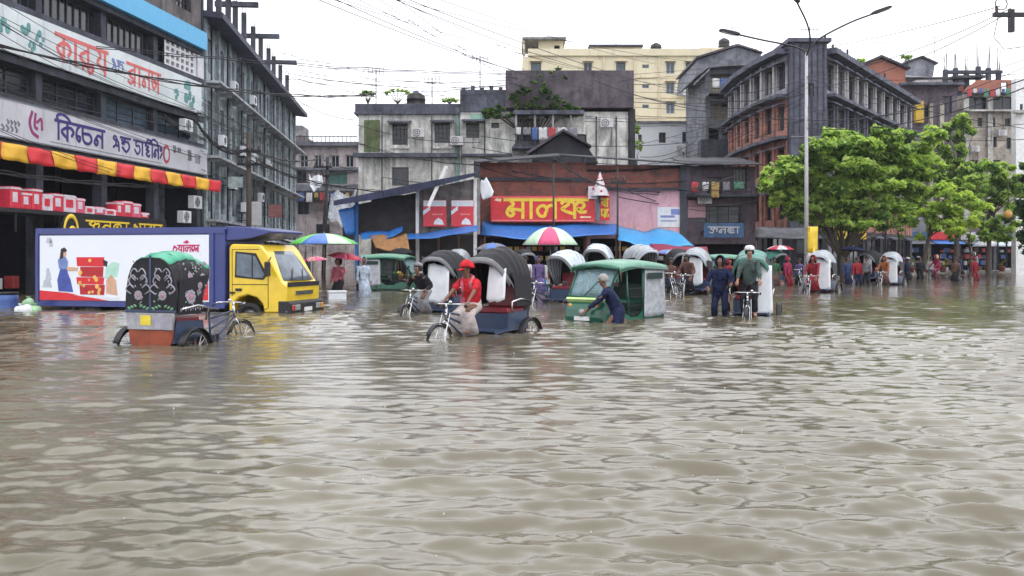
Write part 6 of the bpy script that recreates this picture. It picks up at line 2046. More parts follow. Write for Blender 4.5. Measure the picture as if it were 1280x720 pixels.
    edge = [Vector(p) for p in hoop(1.0)]
    fl = MB()
    rowa = [tuple(p) for p in edge]; rowb = [tuple(Vector(p) + Vector((.0, -p.y * .08, -.1 * (p.z > zb + .3)))) for p in edge]
    fl.sheet([rowa[2:-2], rowb[2:-2]], .008)
    fl.build('front_trim', MATS[trim or ('hood_edge_sheen' if hood != 'hood_grey' else 'hood_pale')], rt)
    back = hoop(0)
    bp = MB()
    bp.prism([(p[1], p[2]) for p in back], 'yz', -.505, -.485)
    b_ = bp.build('back_flap', MATS['hood_black'], rt)
    if deco:
        # painted appliqué: rosettes, scrolls and leaves on the flap and the side curtains
        dr = random.Random(4)

        def rosette(mb, c, q, X_, k0):
            for i in range(9):
                a = 2 * PI * i / 9
                mb.ell((X_, c[0] + q * .62 * math.cos(a), c[1] + q * .62 * math.sin(a)), (.006, q * .3, q * .3), 8, 4)
            mb.mk(k0 + 1).ell((X_ - .004, c[0], c[1]), (.008, q * .45, q * .45), 10, 4).mk(k0)
        for (cy, cz) in ((-.24, 1.27), (.24, 1.27)):
            dm = MB()
            for j in range(16):
                dm.mk(dr.choice((0, 0, 1, 2))).ell((-.508, cy + dr.uniform(-.2, .2), dr.uniform(1.1, 1.85)), (.005, .014, .02), 6, 4, (dr.uniform(-1, 1), 0, 0)).mk(0)
            rosette(dm, (cy, cz), .09, -.51, 0)
            for s in (-1, 1):
                for (a0, b0, ln) in ((.08, .12, .3), (.14, .02, .22), (.05, .24, .28)):
                    pts = smooth_line([(cy + s * a0, cz + b0), (cy + s * (a0 + .1), cz + b0 + ln * .35), (cy + s * (a0 + .03), cz + b0 + ln * .7), (cy + s * (a0 - .04), cz + b0 + ln * .5)], 4)
                    dm.tube([(-.512, p.x, p.y) for p in pts if abs(p.x) < .5], .012, 5)
                dm.mk(2)
                for j in range(3):
                    dm.ell((-.51, cy + s * (.06 + .06 * j), cz - .17 - .02 * j), (.006, .04, .02), 7, 4, (s * .5, 0, 0))
                dm.mk(0)
            dm.build('applique', [MATS['motif_grey'], MATS['motif_pink'], MATS['motif_green']], b_, kind='stuff')
        MB().box(-.515, -.02, 1.0, -.506, .02, 1.92).box(-.515, -.5, 1.0, -.506, .5, 1.04).build('flap_seam', MATS['frame_blue'], b_)
    if deco:
        for s in (-1, 1):
            dm = MB()

            def side_pt(x_, z_):
                zz_ = min(.99, (z_ - zb) / 1.05)
                sn_ = zz_ ** (1 / .75)
                return (x_, s * (hw * (max(0, 1 - sn_ * sn_) ** .5) ** .62 + .012), z_)
            for (cx, cz, q) in ((-.22, 1.28, .09), (.06, 1.34, .08), (-.12, 1.58, .07), (.2, 1.56, .07), (.32, 1.78, .05)):
                for i in range(9):
                    a = 2 * PI * i / 9
                    dm.ell(side_pt(cx + q * .62 * math.cos(a), cz + q * .62 * math.sin(a)), (q * .28, .012, q * .28), 7, 4)
                dm.mk(1).ell(side_pt(cx, cz), (q * .42, .02, q * .42), 9, 4).mk(0)
            for i in range(46):
                cx, cz = dr.uniform(-.4, .3), dr.uniform(1.05, 1.8)
                if cx > -.35 + (cz - 1) * .1:
                    dm.mk(dr.choice((0, 0, 1, 2))).ell(side_pt(cx, cz), (.016, .012, .022), 6, 4, (0, dr.uniform(-1, 1), 0)).mk(0)
            dm.build('applique', [MATS['motif_grey'], MATS['motif_pink'], MATS['motif_green']], b_, kind='stuff')
    # side curtains below the hood edge, towards the pivot
    for s in (-1, 1):
        cu = MB()
        cu.prism([(-.47, zb - .02), (.12, zb - .02), (.2, zb + .45), (.32, zb + .62), (-.42, zb + .55)], 'xz', s * .5, s * .512)
        c_ = cu.build('side_curtain', MATS['hood_black'], rt)
        if deco:
            dm = MB()
            for (cx, cz, q) in ((-.15, 1.24, .14), (.08, 1.42, .07)):
                for i in range(9):
                    a = 2 * PI * i / 9
                    dm.ell((cx + q * .6 * math.cos(a), s * .516, cz + q * .6 * math.sin(a)), (q * .28, .006, q * .28), 7, 4)
                dm.mk(1).ell((cx, s * .52, cz), (q * .42, .007, q * .42), 9, 4).mk(0)
            for i in range(10):
                dm.ell((-.4 + .06 * i, s * .516, 1.04 + .02 * (i % 2)), (.02, .005, .03), 6, 4)
            dm.build('applique', [MATS['motif_grey'], MATS['motif_pink']], c_, kind='stuff')
    if tassel:
        tz = MB()
        for i in range(8):
            tz.prism([(-.5 + .13 * i, .58 + .02 * (i % 2)), (-.44 + .13 * i, .4 + .04 * (i % 3)), (-.38 + .13 * i, .58)], 'xz', -.575, -.566)
        tz.build('side_fringe', MATS['hood_black'], rt)
    if sheet:
        a = (.42, sheet_y - sheet_w / 2, 1.74); b2 = (.42, sheet_y + sheet_w / 2, 1.68); c2 = (.5, sheet_y + sheet_w / 2 + .02, sheet_z + .02); e2 = (.5, sheet_y - sheet_w / 2 - .02, sheet_z)
        MB().sheet(sagsheet(a, b2, c2, e2, 9, 12, .05, int(abs(x * 10)) + 3), .008).build('rain_sheet', MATS['clear_sheet'], rt)
    return rt


RK = {}
RK['left'] = rickshaw('empty rickshaw with flower patterned black hood and green top beside the delivery truck', -5.68, 16.0, (.33, .944), 'hood_black', sheet=False, deco=True, hh=.9, hood_top='hood_green', steer=-.25, tassel=True)
RK['red'] = rickshaw('black hooded rickshaw ridden by the man in the red shirt', -.3, 18.5, (-.5, -.866), 'hood_black', steer=-.1, sheet_w=.36, sheet_y=.28, sheet_z=1.1)
RK['dark'] = rickshaw('black hooded rickshaw whose rider leans low over the handlebar', -1.8, 25.4, (-.42, -.907), 'hood_black', steer=.2, sheet_w=.6, sheet_y=.08, sheet_z=.75)
RK['men'] = rickshaw('green topped rickshaw with a tall white rain sheet behind the white capped man', 6.0, 24.0, (-.3, -.954), 'hood_black', hood_top='hood_teal', trim='hood_teal', steer=.1, sheet_w=.4, sheet_y=.3)
RK['mid'] = rickshaw('grey hooded rickshaw with a white rain sheet near the maroon awning', 6.95, 36.2, (-.45, -.89), 'hood_grey', steer=0, sheet_w=.5, sheet_y=.1, zg=-.3, sheet_z=.7)
RK['maroon'] = rickshaw('grey hooded rickshaw pedalled by the rider in a maroon coat', 12.4, 38.5, (-.55, -.835), 'hood_grey', steer=.1, sheet_w=.55, sheet_y=.2, zg=-.38)
RK['orange'] = rickshaw('small looking distant rickshaw pedalled by the rider in rusty orange', 19.1, 48.4, (-.6, -.8), 'hood_grey', steer=.1, sheet_w=.55, sheet_y=.15, zg=-.4)
RK['pale'] = rickshaw('pale blue hooded rickshaw queued behind the green auto rickshaw', 2.9, 32.5, (-.3, -.95), 'hood_pale', sheet=False, zg=-.2)
RK['paleb'] = rickshaw('pale hooded rickshaw beside the pink and white umbrella', 1.7, 30.4, (-.6, -.8), 'hood_pale', sheet=False, zg=-.42)
RK['grey'] = rickshaw('grey ribbed rickshaw hood showing over the roof of the green auto rickshaw', 4.65, 34.6, (.5, -.87), 'hood_grey', sheet=False, zg=-.2)
RK['back'] = rickshaw('black hooded rickshaw waiting in the shade between the two umbrellas', -.35, 36.5, (.2, -.98), 'hood_black', sheet=False, zg=-.25)

for k, (q, dd, hd_, hm_, lab) in enumerate(((572, 42.5, (-.3, -.95), 'hood_grey', 'grey hooded rickshaw parked below the red posters'), (655, 43.2, (.3, -.95), 'hood_black', 'black hooded rickshaw parked below the big red sign'), (772, 44.0, (-.5, -.87), 'hood_pale', 'pale hooded rickshaw parked below the pole of the blue awning'),
                                       (848, 41.0, (.2, -.98), 'hood_black', 'black hooded rickshaw under the maroon awning'), (908, 46.0, (-.4, -.9), 'hood_grey', 'grey hooded rickshaw below the blue shop sign'), (1088, 55.0, (-.8, -.6), 'hood_black', 'black hooded rickshaw under the right half of the big tree'), (968, 50.0, (.5, -.87), 'hood_teal', 'teal hooded rickshaw in front of the grey tin canopy'),
                                       (1142, 66.0, (-.9, -.4), 'hood_grey', 'grey hooded rickshaw beyond the leaning lime tree'), (530, 39.5, (-.8, -.6), 'hood_teal', 'teal hooded rickshaw beside the cloudy auto rickshaw'))):
    if k in (2, 4, 7, 8):
        continue
    p_ = at(q, 320, dd)
    rickshaw(lab, p_.x, dd, hd_, hm_, sheet=k in (0, 4, 5), zg=-.3, sheet_w=.5, sheet_y=.1, sheet_z=.7)

# ------------------------------------------------------------------ auto rickshaws
mat('auto_green', (.006, .1, .06), .3, var=.12, coat=.4, dirt=.2)
mat('auto_pale', (.14, .32, .23), .35, var=.2, dirt=.35, dirtcol=(.04, .16, .1))
mat('auto_dark', (.008, .03, .025), .5)
mat('strip_lime', (.45, .62, .25), .3)
mat('wind_pale', (.22, .36, .4), .1, alpha=.5, var=.3, scale=1.5)
mat('curtain', (.5, .53, .58), .22, alpha=.72, var=.3, scale=7, bump=.5, bscale=9)


def auto(label, x, y, head, zg=-.46, roofm='auto_pale', side_curtains=True):
    rt = thing('auto_rickshaw', label, 'auto rickshaw', (x, y, zg), math.atan2(head[1], head[0]), 'green auto rickshaws')
    nose = MB().prism([(.62, .3), (1.14, .3), (1.3, .5), (1.26, .78), (1.04, 1.02), (.9, 1.02), (.84, .44), (.62, .44)], 'xz', -.5, .5)
    nose.build('nose', MATS['auto_green'], rt, bevel=.06)
    MB().box(-1.32, -.62, .3, -.5, .62, .92).build('rear_body', MATS['auto_green'], rt, bevel=.05)
    MB().box(-.52, -.6, .28, .9, .6, .36).build('floor', MATS['auto_dark'], rt)
    for s in (-1, 1):
        MB().prism([(-.5, .37), (.86, .37), (.9, .6), (.6, .66), (.2, .52), (-.1, .52), (-.3, .66), (-.5, .7)], 'xz', s * .585, s * .615).build('side_panel', MATS['auto_green'], rt)
        fr_ = MB().tube([(1.0, s * .52, .98), (.62, s * .57, 1.62), (-.3, s * .6, 1.68), (-1.2, s * .6, 1.62), (-1.34, s * .6, .9)], .025)
        fr_.tube([(-.32, s * .6, .5), (-.32, s * .6, 1.66)], .025).tube([(.3, s * .6, .5), (.38, s * .59, 1.64)], .02)
        fr_.build('pillar_frame', MATS['auto_green'], rt)
        cg = MB()
        for i in range(6):
            cg.tube([(-.3 + .1 * i, s * .6, .52), (-.3 + .1 * i, s * .6, 1.2)], .007, 4)
        for j in range(4):
            cg.tube([(-.32, s * .603, .6 + .19 * j), (.3, s * .603, .6 + .19 * j)], .007, 4)
        cg.build('cage_door', MATS['steel_dark'], rt)
        if side_curtains:
            MB().sheet(sagsheet((-1.26, s * .63, 1.6), (-.36, s * .63, 1.62), (-.3, s * .65, .52), (-1.3, s * .66, .56), 12, 12, .03, 5 + s), .006).build('rain_curtain', MATS['curtain'], rt)
            MB().box(-1.1, s * .68, 1.38, -.4, s * .685, 1.52).build('printed_band', MATS['auto_dark'], rt)
        w_ = wheel(rt, -.95, s * .5, .22, .22, .12)
        MB().lathe([(.0, .02), (.05, .015), (.055, 0), (.0, 0)], (0, 0, 0), 10).build('indicator', MATS['lamp_amber'], rt, (1.22, s * .36, .8)).rotation_euler = (0, PI / 2, 0)
        m_ = MB().obox((0, 0, 0), (.03, .14, .1)).build('mirror', MATS['black'], rt, (.98, s * .68, 1.28), bevel=.01)
        MB().tube([(0, -s * .04, 0), (.0, -s * .14, -.1)], .008, 4).build('mirror_arm', MATS['black'], m_)
    wheel(rt, 1.12, 0, .22, .22, .11)
    MB().sheet([[(1.12 + .29 * math.cos(a), yy, .22 + .29 * math.sin(a)) for yy in (-.1, -.05, .05, .1)] for a in np.linspace(-.1, 2.9, 10)], .012).build('front_mudguard', MATS['auto_green'], rt)
    rf_ = []
    for i in range(9):
        f_ = i / 8
        xx = -1.36 + 2.12 * f_
        zz = 1.66 + .07 * math.sin(PI * f_) - .03 * (f_ > .95)
        rf_.append([(xx, yy, zz + .08 * (1 - (yy / .66) ** 2) - (.1 if abs(yy) > .64 else 0)) for yy in (-.66, -.63, -.4, -.2, 0, .2, .4, .63, .66)])
    MB().sheet(rf_, .03).build('roof', MATS[roofm], rt)
    tr_ = MB()
    for s in (-1, 1):
        tr_.tube([(-1.36, s * .665, 1.6), (.3, s * .665, 1.66), (.74, s * .66, 1.6)], .035, 6)
    tr_.tube([(.75, -.62, 1.62), (.77, 0, 1.7), (.75, .62, 1.62)], .04, 6)
    tr_.build('roof_edge', MATS['auto_green'], rt)
    MB().sheet([[(1.02 - .36 * j / 4, -.5 + i * .1 - 0.0, 1.02 + .58 * j / 4) for j in range(5)] for i in range(11)], .008).build('windscreen', MATS['wind_pale'], rt)
    MB().tube([(1.04, -.54, 1.0), (.63, -.56, 1.62), (.63, .56, 1.62), (1.04, .54, 1.0)], .028, 6, closed=True).build('windscreen_frame', MATS['auto_green'], rt)
    MB().tube([(1.05, -.1, 1.02), (.86, .14, 1.34)], .009, 4).build('wiper', MATS['black'], rt)
    MB().obox((1.17, 0, .93), (.06, .96, .1), (0, .75, 0)).build('lime_strip', MATS['strip_lime'], rt)
    MB().cyl((1.24, 0, .66), (1.33, 0, .65), .075, .085, 14).build('headlight', MATS['headlamp'], rt)
    MB().tube([(1.2, -.56, .42), (1.36, -.4, .42), (1.4, 0, .42), (1.36, .4, .42), (1.2, .56, .42)], .022).build('bumper', MATS['steel_dark'], rt)
    MB().box(1.285, -.2, .48, 1.31, .2, .57).build('number_plate', MATS['white_paint'], rt)
    MB().obox((-.62, 0, .72), (.5, 1.1, .16)).obox((-.88, 0, 1.0), (.1, 1.1, .55), (0, -.12, 0)).build('bench', MATS['auto_dark'], rt, bevel=.03)
    MB().obox((.25, 0, .66), (.34, .5, .12)).obox((.1, 0, .84), (.06, .44, .3)).build('driver_seat', MATS['black'], rt, bevel=.02)
    MB().tube([(.72, -.26, 1.0), (.78, 0, 1.02), (.72, .26, 1.0)], .014).tube([(.78, 0, 1.02), (.95, 0, .6)], .02).build('handlebar', MATS['black'], rt)
    MB().box(-1.36, -.6, .925, -1.33, .6, 1.6).build('rear_curtain', MATS['auto_dark'], rt)
    return rt


auto('green auto rickshaw being pushed through the flood by the bent man', 2.35, 22.3, (-.62, -.785))
auto('green auto rickshaw with cloudy side curtains standing beside the striped umbrella', -5.0, 40.5, (.96, -.28), -.28)
auto('green auto rickshaw waiting in the shade below the maroon awning', 8.9, 41.5, (-.8, -.6), -.3)

# ------------------------------------------------------------------ flat pedal van with the magenta rider
pv_ = thing('pedal_van', 'low flat pedal van far down the flooded street', 'pedal van', (28.4, 62, -.42), math.atan2(-.3, -.95))
for s in (-1, 1):
    add_wheel(pv_, 0, s * .5, 0)
add_wheel(pv_, 1.9, 0, 0)
MB().box(-.7, -.6, .62, .8, .6, .67).build('deck', MATS['wood'], pv_)
rl = MB()
for s in (-1, 1):
    rl.tube([(-.7, s * .58, .68), (-.7, s * .58, .95), (.78, s * .58, .95), (.78, s * .58, .68)], .018)
rl.tube([(-.6, 0, .6), (1.1, 0, .36), (1.1, 0, .95)], .022).tube([(1.1, 0, .5), (1.7, 0, .9)], .022).tube([(1.9, .05, .35), (1.68, 0, 1.02)], .02).tube([(0, -.5, .35), (0, .5, .35)], .022)
rl.build('frame', MATS['frame_blue'], pv_)
MB().tube([(1.5, -.28, 1.02), (1.7, -.1, 1.06), (1.7, .1, 1.06), (1.5, .28, 1.02)], .014).build('handlebar', MATS['chrome'], pv_)
MB().obox((1.08, 0, .98), (.28, .18, .06)).build('saddle', MATS['black'], pv_, bevel=.02)
# ------------------------------------------------------------------ people
mat('skin', (.16, .075, .045), .55, var=.12)
mat('skin_light', (.27, .14, .09), .55, var=.12)
mat('hair', (.012, .01, .01), .5)
mat('hair_grey', (.3, .28, .27), .6)
mat('eye_white', (.7, .68, .65), .3)
mat('lip', (.16, .05, .045), .5)
CL = {'red': (.24, .018, .025), 'scarlet': (.48, .018, .028), 'navy': (.01, .015, .05), 'black': (.015, .015, .02), 'greygreen': (.05, .075, .07), 'greylungi': (.42, .37, .36), 'pink': (.45, .12, .16), 'maroon': (.2, .015, .025), 'orange': (.25, .085, .03),
      'magenta': (.24, .02, .06), 'paleblue': (.38, .45, .55), 'white': (.6, .6, .62), 'purple': (.11, .08, .2), 'brown': (.11, .06, .05), 'blue': (.03, .05, .14), 'grey': (.2, .2, .22), 'green': (.04, .11, .06), 'redwhite': (.6, .3, .28)}
for k_, c_ in CL.items():
    mat('cloth_' + k_, c_, .75, spec=.2, var=.5, scale=6, bump=.8, bscale=16)
from mathutils import noise as mnoise
SKINS = []


def skin(name, nodes, edges, m, parent, sub=1, root=0):
    """One continuous limbed surface grown over a joint skeleton."""
    me_ = bpy.data.meshes.new(name)
    me_.from_pydata([n[0] for n in nodes], edges, [])
    me_.materials.append(MATS[m])
    o_ = bpy.data.objects.new(name, me_)
    COL.objects.link(o_)
    o_.parent = parent
    md = o_.modifiers.new('s', 'SKIN')
    if not me_.skin_vertices:
        bm = bmesh.new(); bm.from_mesh(me_)
        bm.verts.layers.skin.verify()
        bm.to_mesh(me_); bm.free()
    for i, n in enumerate(nodes):
        r_ = n[1]
        me_.skin_vertices[0].data[i].radius = (r_, r_) if not isinstance(r_, tuple) else r_
        me_.skin_vertices[0].data[i].use_root = (i == root)
    md.use_smooth_shade = True
    s_ = o_.modifiers.new('b', 'SUBSURF')
    s_.levels = sub; s_.render_levels = sub
    SKINS.append(o_)
    return o_


def finish_skins():
    bpy.context.view_layer.update()
    dg = bpy.context.evaluated_depsgraph_get()
    new = [(o_, bpy.data.meshes.new_from_object(o_.evaluated_get(dg))) for o_ in SKINS]
    for o_, me_ in new:
        o_.modifiers.clear()
        if not o_.name.startswith('body'):      # creases of wet cloth
            me_.update()
            sd_ = Vector((hash(o_.name) % 97, 3.1, 7.7))
            cs_ = [(v.co + v.normal * (.022 * mnoise.noise(Vector((v.co.x * 9, v.co.y * 9, v.co.z * 5)) + sd_) + .012 * mnoise.noise(v.co * 21 + sd_))) for v in me_.vertices]
            for v, c_ in zip(me_.vertices, cs_):
                v.co = c_
        nm = o_.name
        o_.data = me_
        me_.name = nm
        me_.polygons.foreach_set('use_smooth', np.ones(len(me_.polygons), dtype=bool))


def ik(a, b, l1, l2, hint):
    a, b = Vector(a), Vector(b)
    d_ = b - a
    L = min(d_.length, (l1 + l2) * .998)
    d_ = d_.normalized() if d_.length > 1e-6 else Vector((0, 0, -1))
    x = (l1 * l1 - l2 * l2 + L * L) / (2 * L)
    h_ = math.sqrt(max(0, l1 * l1 - x * x))
    hv = Vector(hint); hv = hv - d_ * hv.dot(d_)
    hv = hv.normalized() if hv.length > 1e-6 else d_.orthogonal().normalized()
    return a + d_ * x + hv * h_, a + d_ * L


def ering(c, X_, Y_, n=14):
    return [tuple(c + X_ * math.cos(2 * PI * i / n) + Y_ * math.sin(2 * PI * i / n)) for i in range(n)]


def person(label, loc, rz, shirt='grey', lower='trousers', lowm='black', pelvis=(0, 0, .88), lean=4, nod=0, turn=0, hands=None, feet=None, hat='hair', hatm='black', sleeve='long', near=False, sk='skin', group=None, scale=1.0, scarf=None, side=0):
    """A figure facing +x: continuous body, clothes, hair or headgear; hands and feet reach their targets."""
    rt = thing('person', label, 'person', loc, rz, group)
    rt.scale = (scale,) * 3
    pv = Vector(pelvis)
    M_ = Euler((R(side), R(lean), 0)).to_matrix()
    T = lambda x, y, z: pv + M_ @ Vector((x, y, z))
    waist, chest, nb, nk = T(0, 0, .14), T(.01, 0, .36), T(0, 0, .5), T(.015, 0, .56)
    H_ = Euler((0, R(lean * .35 + nod), R(turn))).to_matrix()
    hd = lambda x, y, z: nk + H_ @ Vector((x, y, z))
    nodes = [(pv, .1), (waist, .09), (chest, .105), (nb, .062), (nk, .052), (hd(.02, 0, .07), (.066, .074)), (hd(.015, 0, .15), (.078, .094)), (hd(0, 0, .21), (.06, .07))]
    edges = [(0, 1), (1, 2), (2, 3), (3, 4), (4, 5), (5, 6), (6, 7)]
    sh = {}
    hands = hands or ((.1, .27, .72), (.1, -.27, .72))
    feet = feet or ((.02, .1, .08), (-.02, -.1, .08))
    arms, legs = [], []
    for s, ht, ft in ((1, hands[0], feet[0]), (-1, hands[1], feet[1])):
        S_ = T(0, s * .18, .44)
        el, wr_ = ik(S_, ht, .29, .25, (-.5, s * .6, -.6))
        n0 = len(nodes)
        fd = (wr_ - el).normalized()
        palm = wr_ + fd * .06
        nodes += [(S_, .058), (S_.lerp(el, .5), .046), (el, .038), (el.lerp(wr_, .5), .035), (wr_, .025), (palm, (.036, .02))]
        edges += [(2, n0)] + [(n0 + i, n0 + i + 1) for i in range(5)]
        arms.append((S_, el, wr_))
        if near:
            sd_ = fd.cross(Vector((0, 0, 1))); sd_ = sd_.normalized() if sd_.length > .1 else Vector((0, 1, 0))
            dn = fd.cross(sd_)
            if dn.z > 0:
                dn = -dn
            for j in range(4):
                o_ = sd_ * (.027 - .018 * j)
                L_ = (.075, .085, .08, .062)[j]
                k_ = len(nodes)
                nodes += [(palm + o_ + fd * .035, .0095), (palm + o_ + fd * (.035 + L_ * .5) + dn * .012, .0085), (palm + o_ * 1.05 + fd * (.035 + L_ * .72) + dn * .045, .0075)]
                edges += [(n0 + 5, k_), (k_, k_ + 1), (k_ + 1, k_ + 2)]
            k_ = len(nodes)
            nodes += [(palm + sd_ * .04 * -s + fd * .0 + dn * .01, .011), (palm + sd_ * .055 * -s + fd * .035 + dn * .03, .009)]
            edges += [(n0 + 5, k_), (k_, k_ + 1)]
        hp = pv + Vector((0, s * .09, -.05))
        kn, an = ik(hp, ft, .43, .42, (1, s * .15, .15))
        n0 = len(nodes)
        toe = an + Vector((.14, s * .02, -.045))
        nodes += [(hp, .088), (hp.lerp(kn, .5), .072), (kn, .054), (kn.lerp(an, .4), .052), (an, .036), (an + Vector((-.03, 0, -.04)), .035), (toe, (.04, .024))]
        edges += [(0, n0)] + [(n0 + i, n0 + i + 1) for i in range(4)] + [(n0 + 4, n0 + 5), (n0 + 4, n0 + 6)]
        legs.append((hp, kn, an))
    # nose
    k_ = len(nodes)
    nodes += [(hd(.088, 0, .12), .014), (hd(.112, 0, .098), .013)]
    edges += [(6, k_), (k_, k_ + 1)]
    skin('body', nodes, edges, sk, rt, 2 if near else 1)
    # face
    ey = MB()
    for s in (-1, 1):
        ey.mk(0).ell(hd(.082, s * .034, .138), (.012, .016, .009), 8, 5).mk(1).ell(hd(.093, s * .034, .138), (.004, .007, .007), 6, 4)
        ey.mk(1).obox(hd(.088, s * .036, .162), (.012, .04, .008))
    ey.build('eyes', [MATS['eye_white'], MATS['hair']], rt)
    MB().ell(hd(.082, 0, .062), (.012, .026, .009), 8, 5).build('mouth', MATS['lip'], rt)
    er = MB()
    for s in (-1, 1):
        er.ell(hd(.0, s * .088, .12), (.022, .01, .034), 8, 5)
    er.build('ears', MATS[sk], rt)
    # hair or headgear
    if hat in ('hair', 'cap', 'bald'):
        c = []
        mb = MB()
        rows = []
        for i in range(7):
            t_ = (PI * .58) * i / 6
            rows.append([tuple(hd(-.012 + .1 * math.sin(t_) * math.cos(a) * (1 if math.cos(a) < 0 or i < 5 else .8), .094 * math.sin(t_) * math.sin(a), .14 + .115 * math.cos(t_) - (.03 if math.cos(a) < -.2 and i == 6 else 0) + (.035 if math.cos(a) > .4 and i > 4 else 0))) for a in np.linspace(0, 2 * PI, 17)])
        mb.sheet(rows, .012)
        mb.build('hair', MATS['hair_grey' if hat == 'bald' else 'hair'], rt)
    if hat == 'cap':
        cp = MB()
        rows = []
        for i in range(6):
            t_ = (PI * .5) * i / 5
            rows.append([tuple(hd(-.01 + .112 * math.sin(t_) ** .7 * math.cos(a), .106 * math.sin(t_) ** .7 * math.sin(a), .182 + .1 * math.cos(t_) ** .8)) for a in np.linspace(0, 2 * PI, 17)])
        cp.sheet(rows, .012)
        cp.build('cap', MATS['cloth_' + hatm], rt)
    if hat == 'helmet':
        cp = MB()
        rows = []
        for i in range(7):
            t_ = (PI * .5) * i / 6
            rows.append([tuple(hd(-.012 + .125 * math.sin(t_) * math.cos(a), .118 * math.sin(t_) * math.sin(a), .175 + .115 * math.cos(t_) - .03 * (math.cos(a) < 0) * math.sin(t_))) for a in np.linspace(0, 2 * PI, 19)])
        cp.sheet(rows, .02)
        cp.prism([(.0, 0)] and [(-.1, 0), (.1, 0), (.07, .07), (-.07, .07)], 'xy', 0, .012) if False else None
        h_ = cp.build('cap', MATS['cloth_' + hatm], rt)
        pk = MB()
        pk.sheet([[tuple(hd(.1 + .085 * j / 3, (-.085 + .17 * i / 6) * (1 - .25 * j / 3), .16 - .02 * j / 3 - .02 * (abs(i - 3) / 3))) for j in range(4)] for i in range(7)], .01)
        pk.build('peak', MATS['cloth_' + hatm], h_)
    if hat in ('hood', 'scarfhead'):
        cp = MB()
        rows = []
        for i in range(8):
            t_ = (PI * .8) * i / 7
            rows.append([tuple(hd(-.03 + .125 * math.sin(t_) * math.cos(a), .115 * math.sin(t_) * math.sin(a), .12 + .145 * math.cos(t_))) for a in np.linspace(.75, 2 * PI - .75, 15)])
        cp.sheet(rows, .014)
        cp.build('hood', MATS['cloth_' + hatm], rt)
    # shirt
    sn = [(pv + M_ @ Vector((0, 0, -.06)), .165), (waist, .155), (chest, .17), (T(0, 0, .46), .12), (T(0, 0, .53), .08)]
    se = [(0, 1), (1, 2), (2, 3), (3, 4)]
    for (S_, el, wr_) in arms:
        n0 = len(sn)
        if sleeve == 'long':
            sn += [(S_, .078), (S_.lerp(el, .5), .064), (el, .056), (el.lerp(wr_, .5), .05), (el.lerp(wr_, .88), .043)]
            se += [(2, n0)] + [(n0 + i, n0 + i + 1) for i in range(4)]
        else:
            sn += [(S_, .078), (S_.lerp(el, .4), .07), (S_.lerp(el, .85), .066)]
            se += [(2, n0), (n0, n0 + 1), (n0 + 1, n0 + 2)]
    skin('shirt', sn, se, 'cloth_' + shirt, rt, 2 if near else 1, 1)
    if near:
        cb = MB().ring((0, 0, 0), .075, .016, 'z', 16, 6)
        cb.v = [tuple(T(0, 0, .5) + M_ @ Vector(v)) for v in cb.v]
        cb.build('collar', MATS['cloth_' + shirt], rt)
        pk_ = MB().sheet([[tuple(T(.172 + .008 * math.sin(i + j), .05 + .08 * i / 3, .36 - .1 * j / 3)) for j in range(4)] for i in range(4)], .006)
        pk_.build('pocket', MATS['cloth_' + shirt], rt)
        bt = MB()
        for i in range(5):
            bt.ell(T(.176 - .01 * abs(i - 2), 0, .42 - .1 * i), (.006, .009, .009), 6, 4)
        bt.build('buttons', MATS['cloth_black'], rt, kind='stuff')
    if lower == 'trousers':
        tn = [(pv + Vector((0, 0, .04)), (.15, .12))]
        te = []
        for (hp, kn, an) in legs:
            n0 = len(tn)
            tn += [(hp, .11), (hp.lerp(kn, .5), .092), (kn, .076), (kn.lerp(an, .5), .068), (kn.lerp(an, .92), .06)]
            te += [(0, n0)] + [(n0 + i, n0 + i + 1) for i in range(4)]
        skin('trousers', tn, te, 'cloth_' + lowm, rt, 1, 0)
    else:
        k1 = (legs[0][1] + legs[1][1]) / 2; k2 = (legs[0][2] + legs[1][2]) / 2
        wk = abs((legs[0][1] - legs[1][1]).y) / 2 + .11; wa = abs((legs[0][2] - legs[1][2]).y) / 2 + .12
        path = [(pv + Vector((0, 0, .1)), .15, .12), (pv + Vector((0, 0, -.04)), .19, .15), (pv.lerp(k1, .5), .2, .14), (k1 + Vector((.01, 0, .02)), wk, .12), (k1.lerp(k2, .4), wa + .02, .13), (k1.lerp(k2, .8), wa + .03, .15)]
        rows = []
        for i, (c, wy, wx) in enumerate(path):
            tg = (path[min(i + 1, 5)][0] - path[max(i - 1, 0)][0]).normalized()
            xx = Vector((0, 1, 0)).cross(tg).normalized()
            rows.append([tuple(c + Vector((0, wy, 0)) * math.sin(a) + xx * (wx + .012 * math.sin(5 * a + i)) * math.cos(a)) for a in np.linspace(0, 2 * PI, 21)])
        MB().sheet(rows, .012).build('lungi' if lower == 'lungi' else 'skirt', MATS['cloth_' + lowm], rt)
    if scarf:
        mb = MB()
        pts = [T(.11, .1, .3), T(.09, .09, .45), T(-.03, .1, .53), T(-.09, 0, .53), T(-.03, -.1, .53), T(.09, -.09, .45), T(.12, -.1, .2)]
        mb.tube(pts, [.03, .035, .035, .035, .035, .035, .03], 7)
        mb.sheet([[tuple(T(.12 + .02 * j, -.16 + .1 * i / 3, .24 - .3 * j / 5)) for j in range(6)] for i in range(4)], .01)
        mb.build('scarf', MATS['cloth_' + scarf], rt)
    return rt


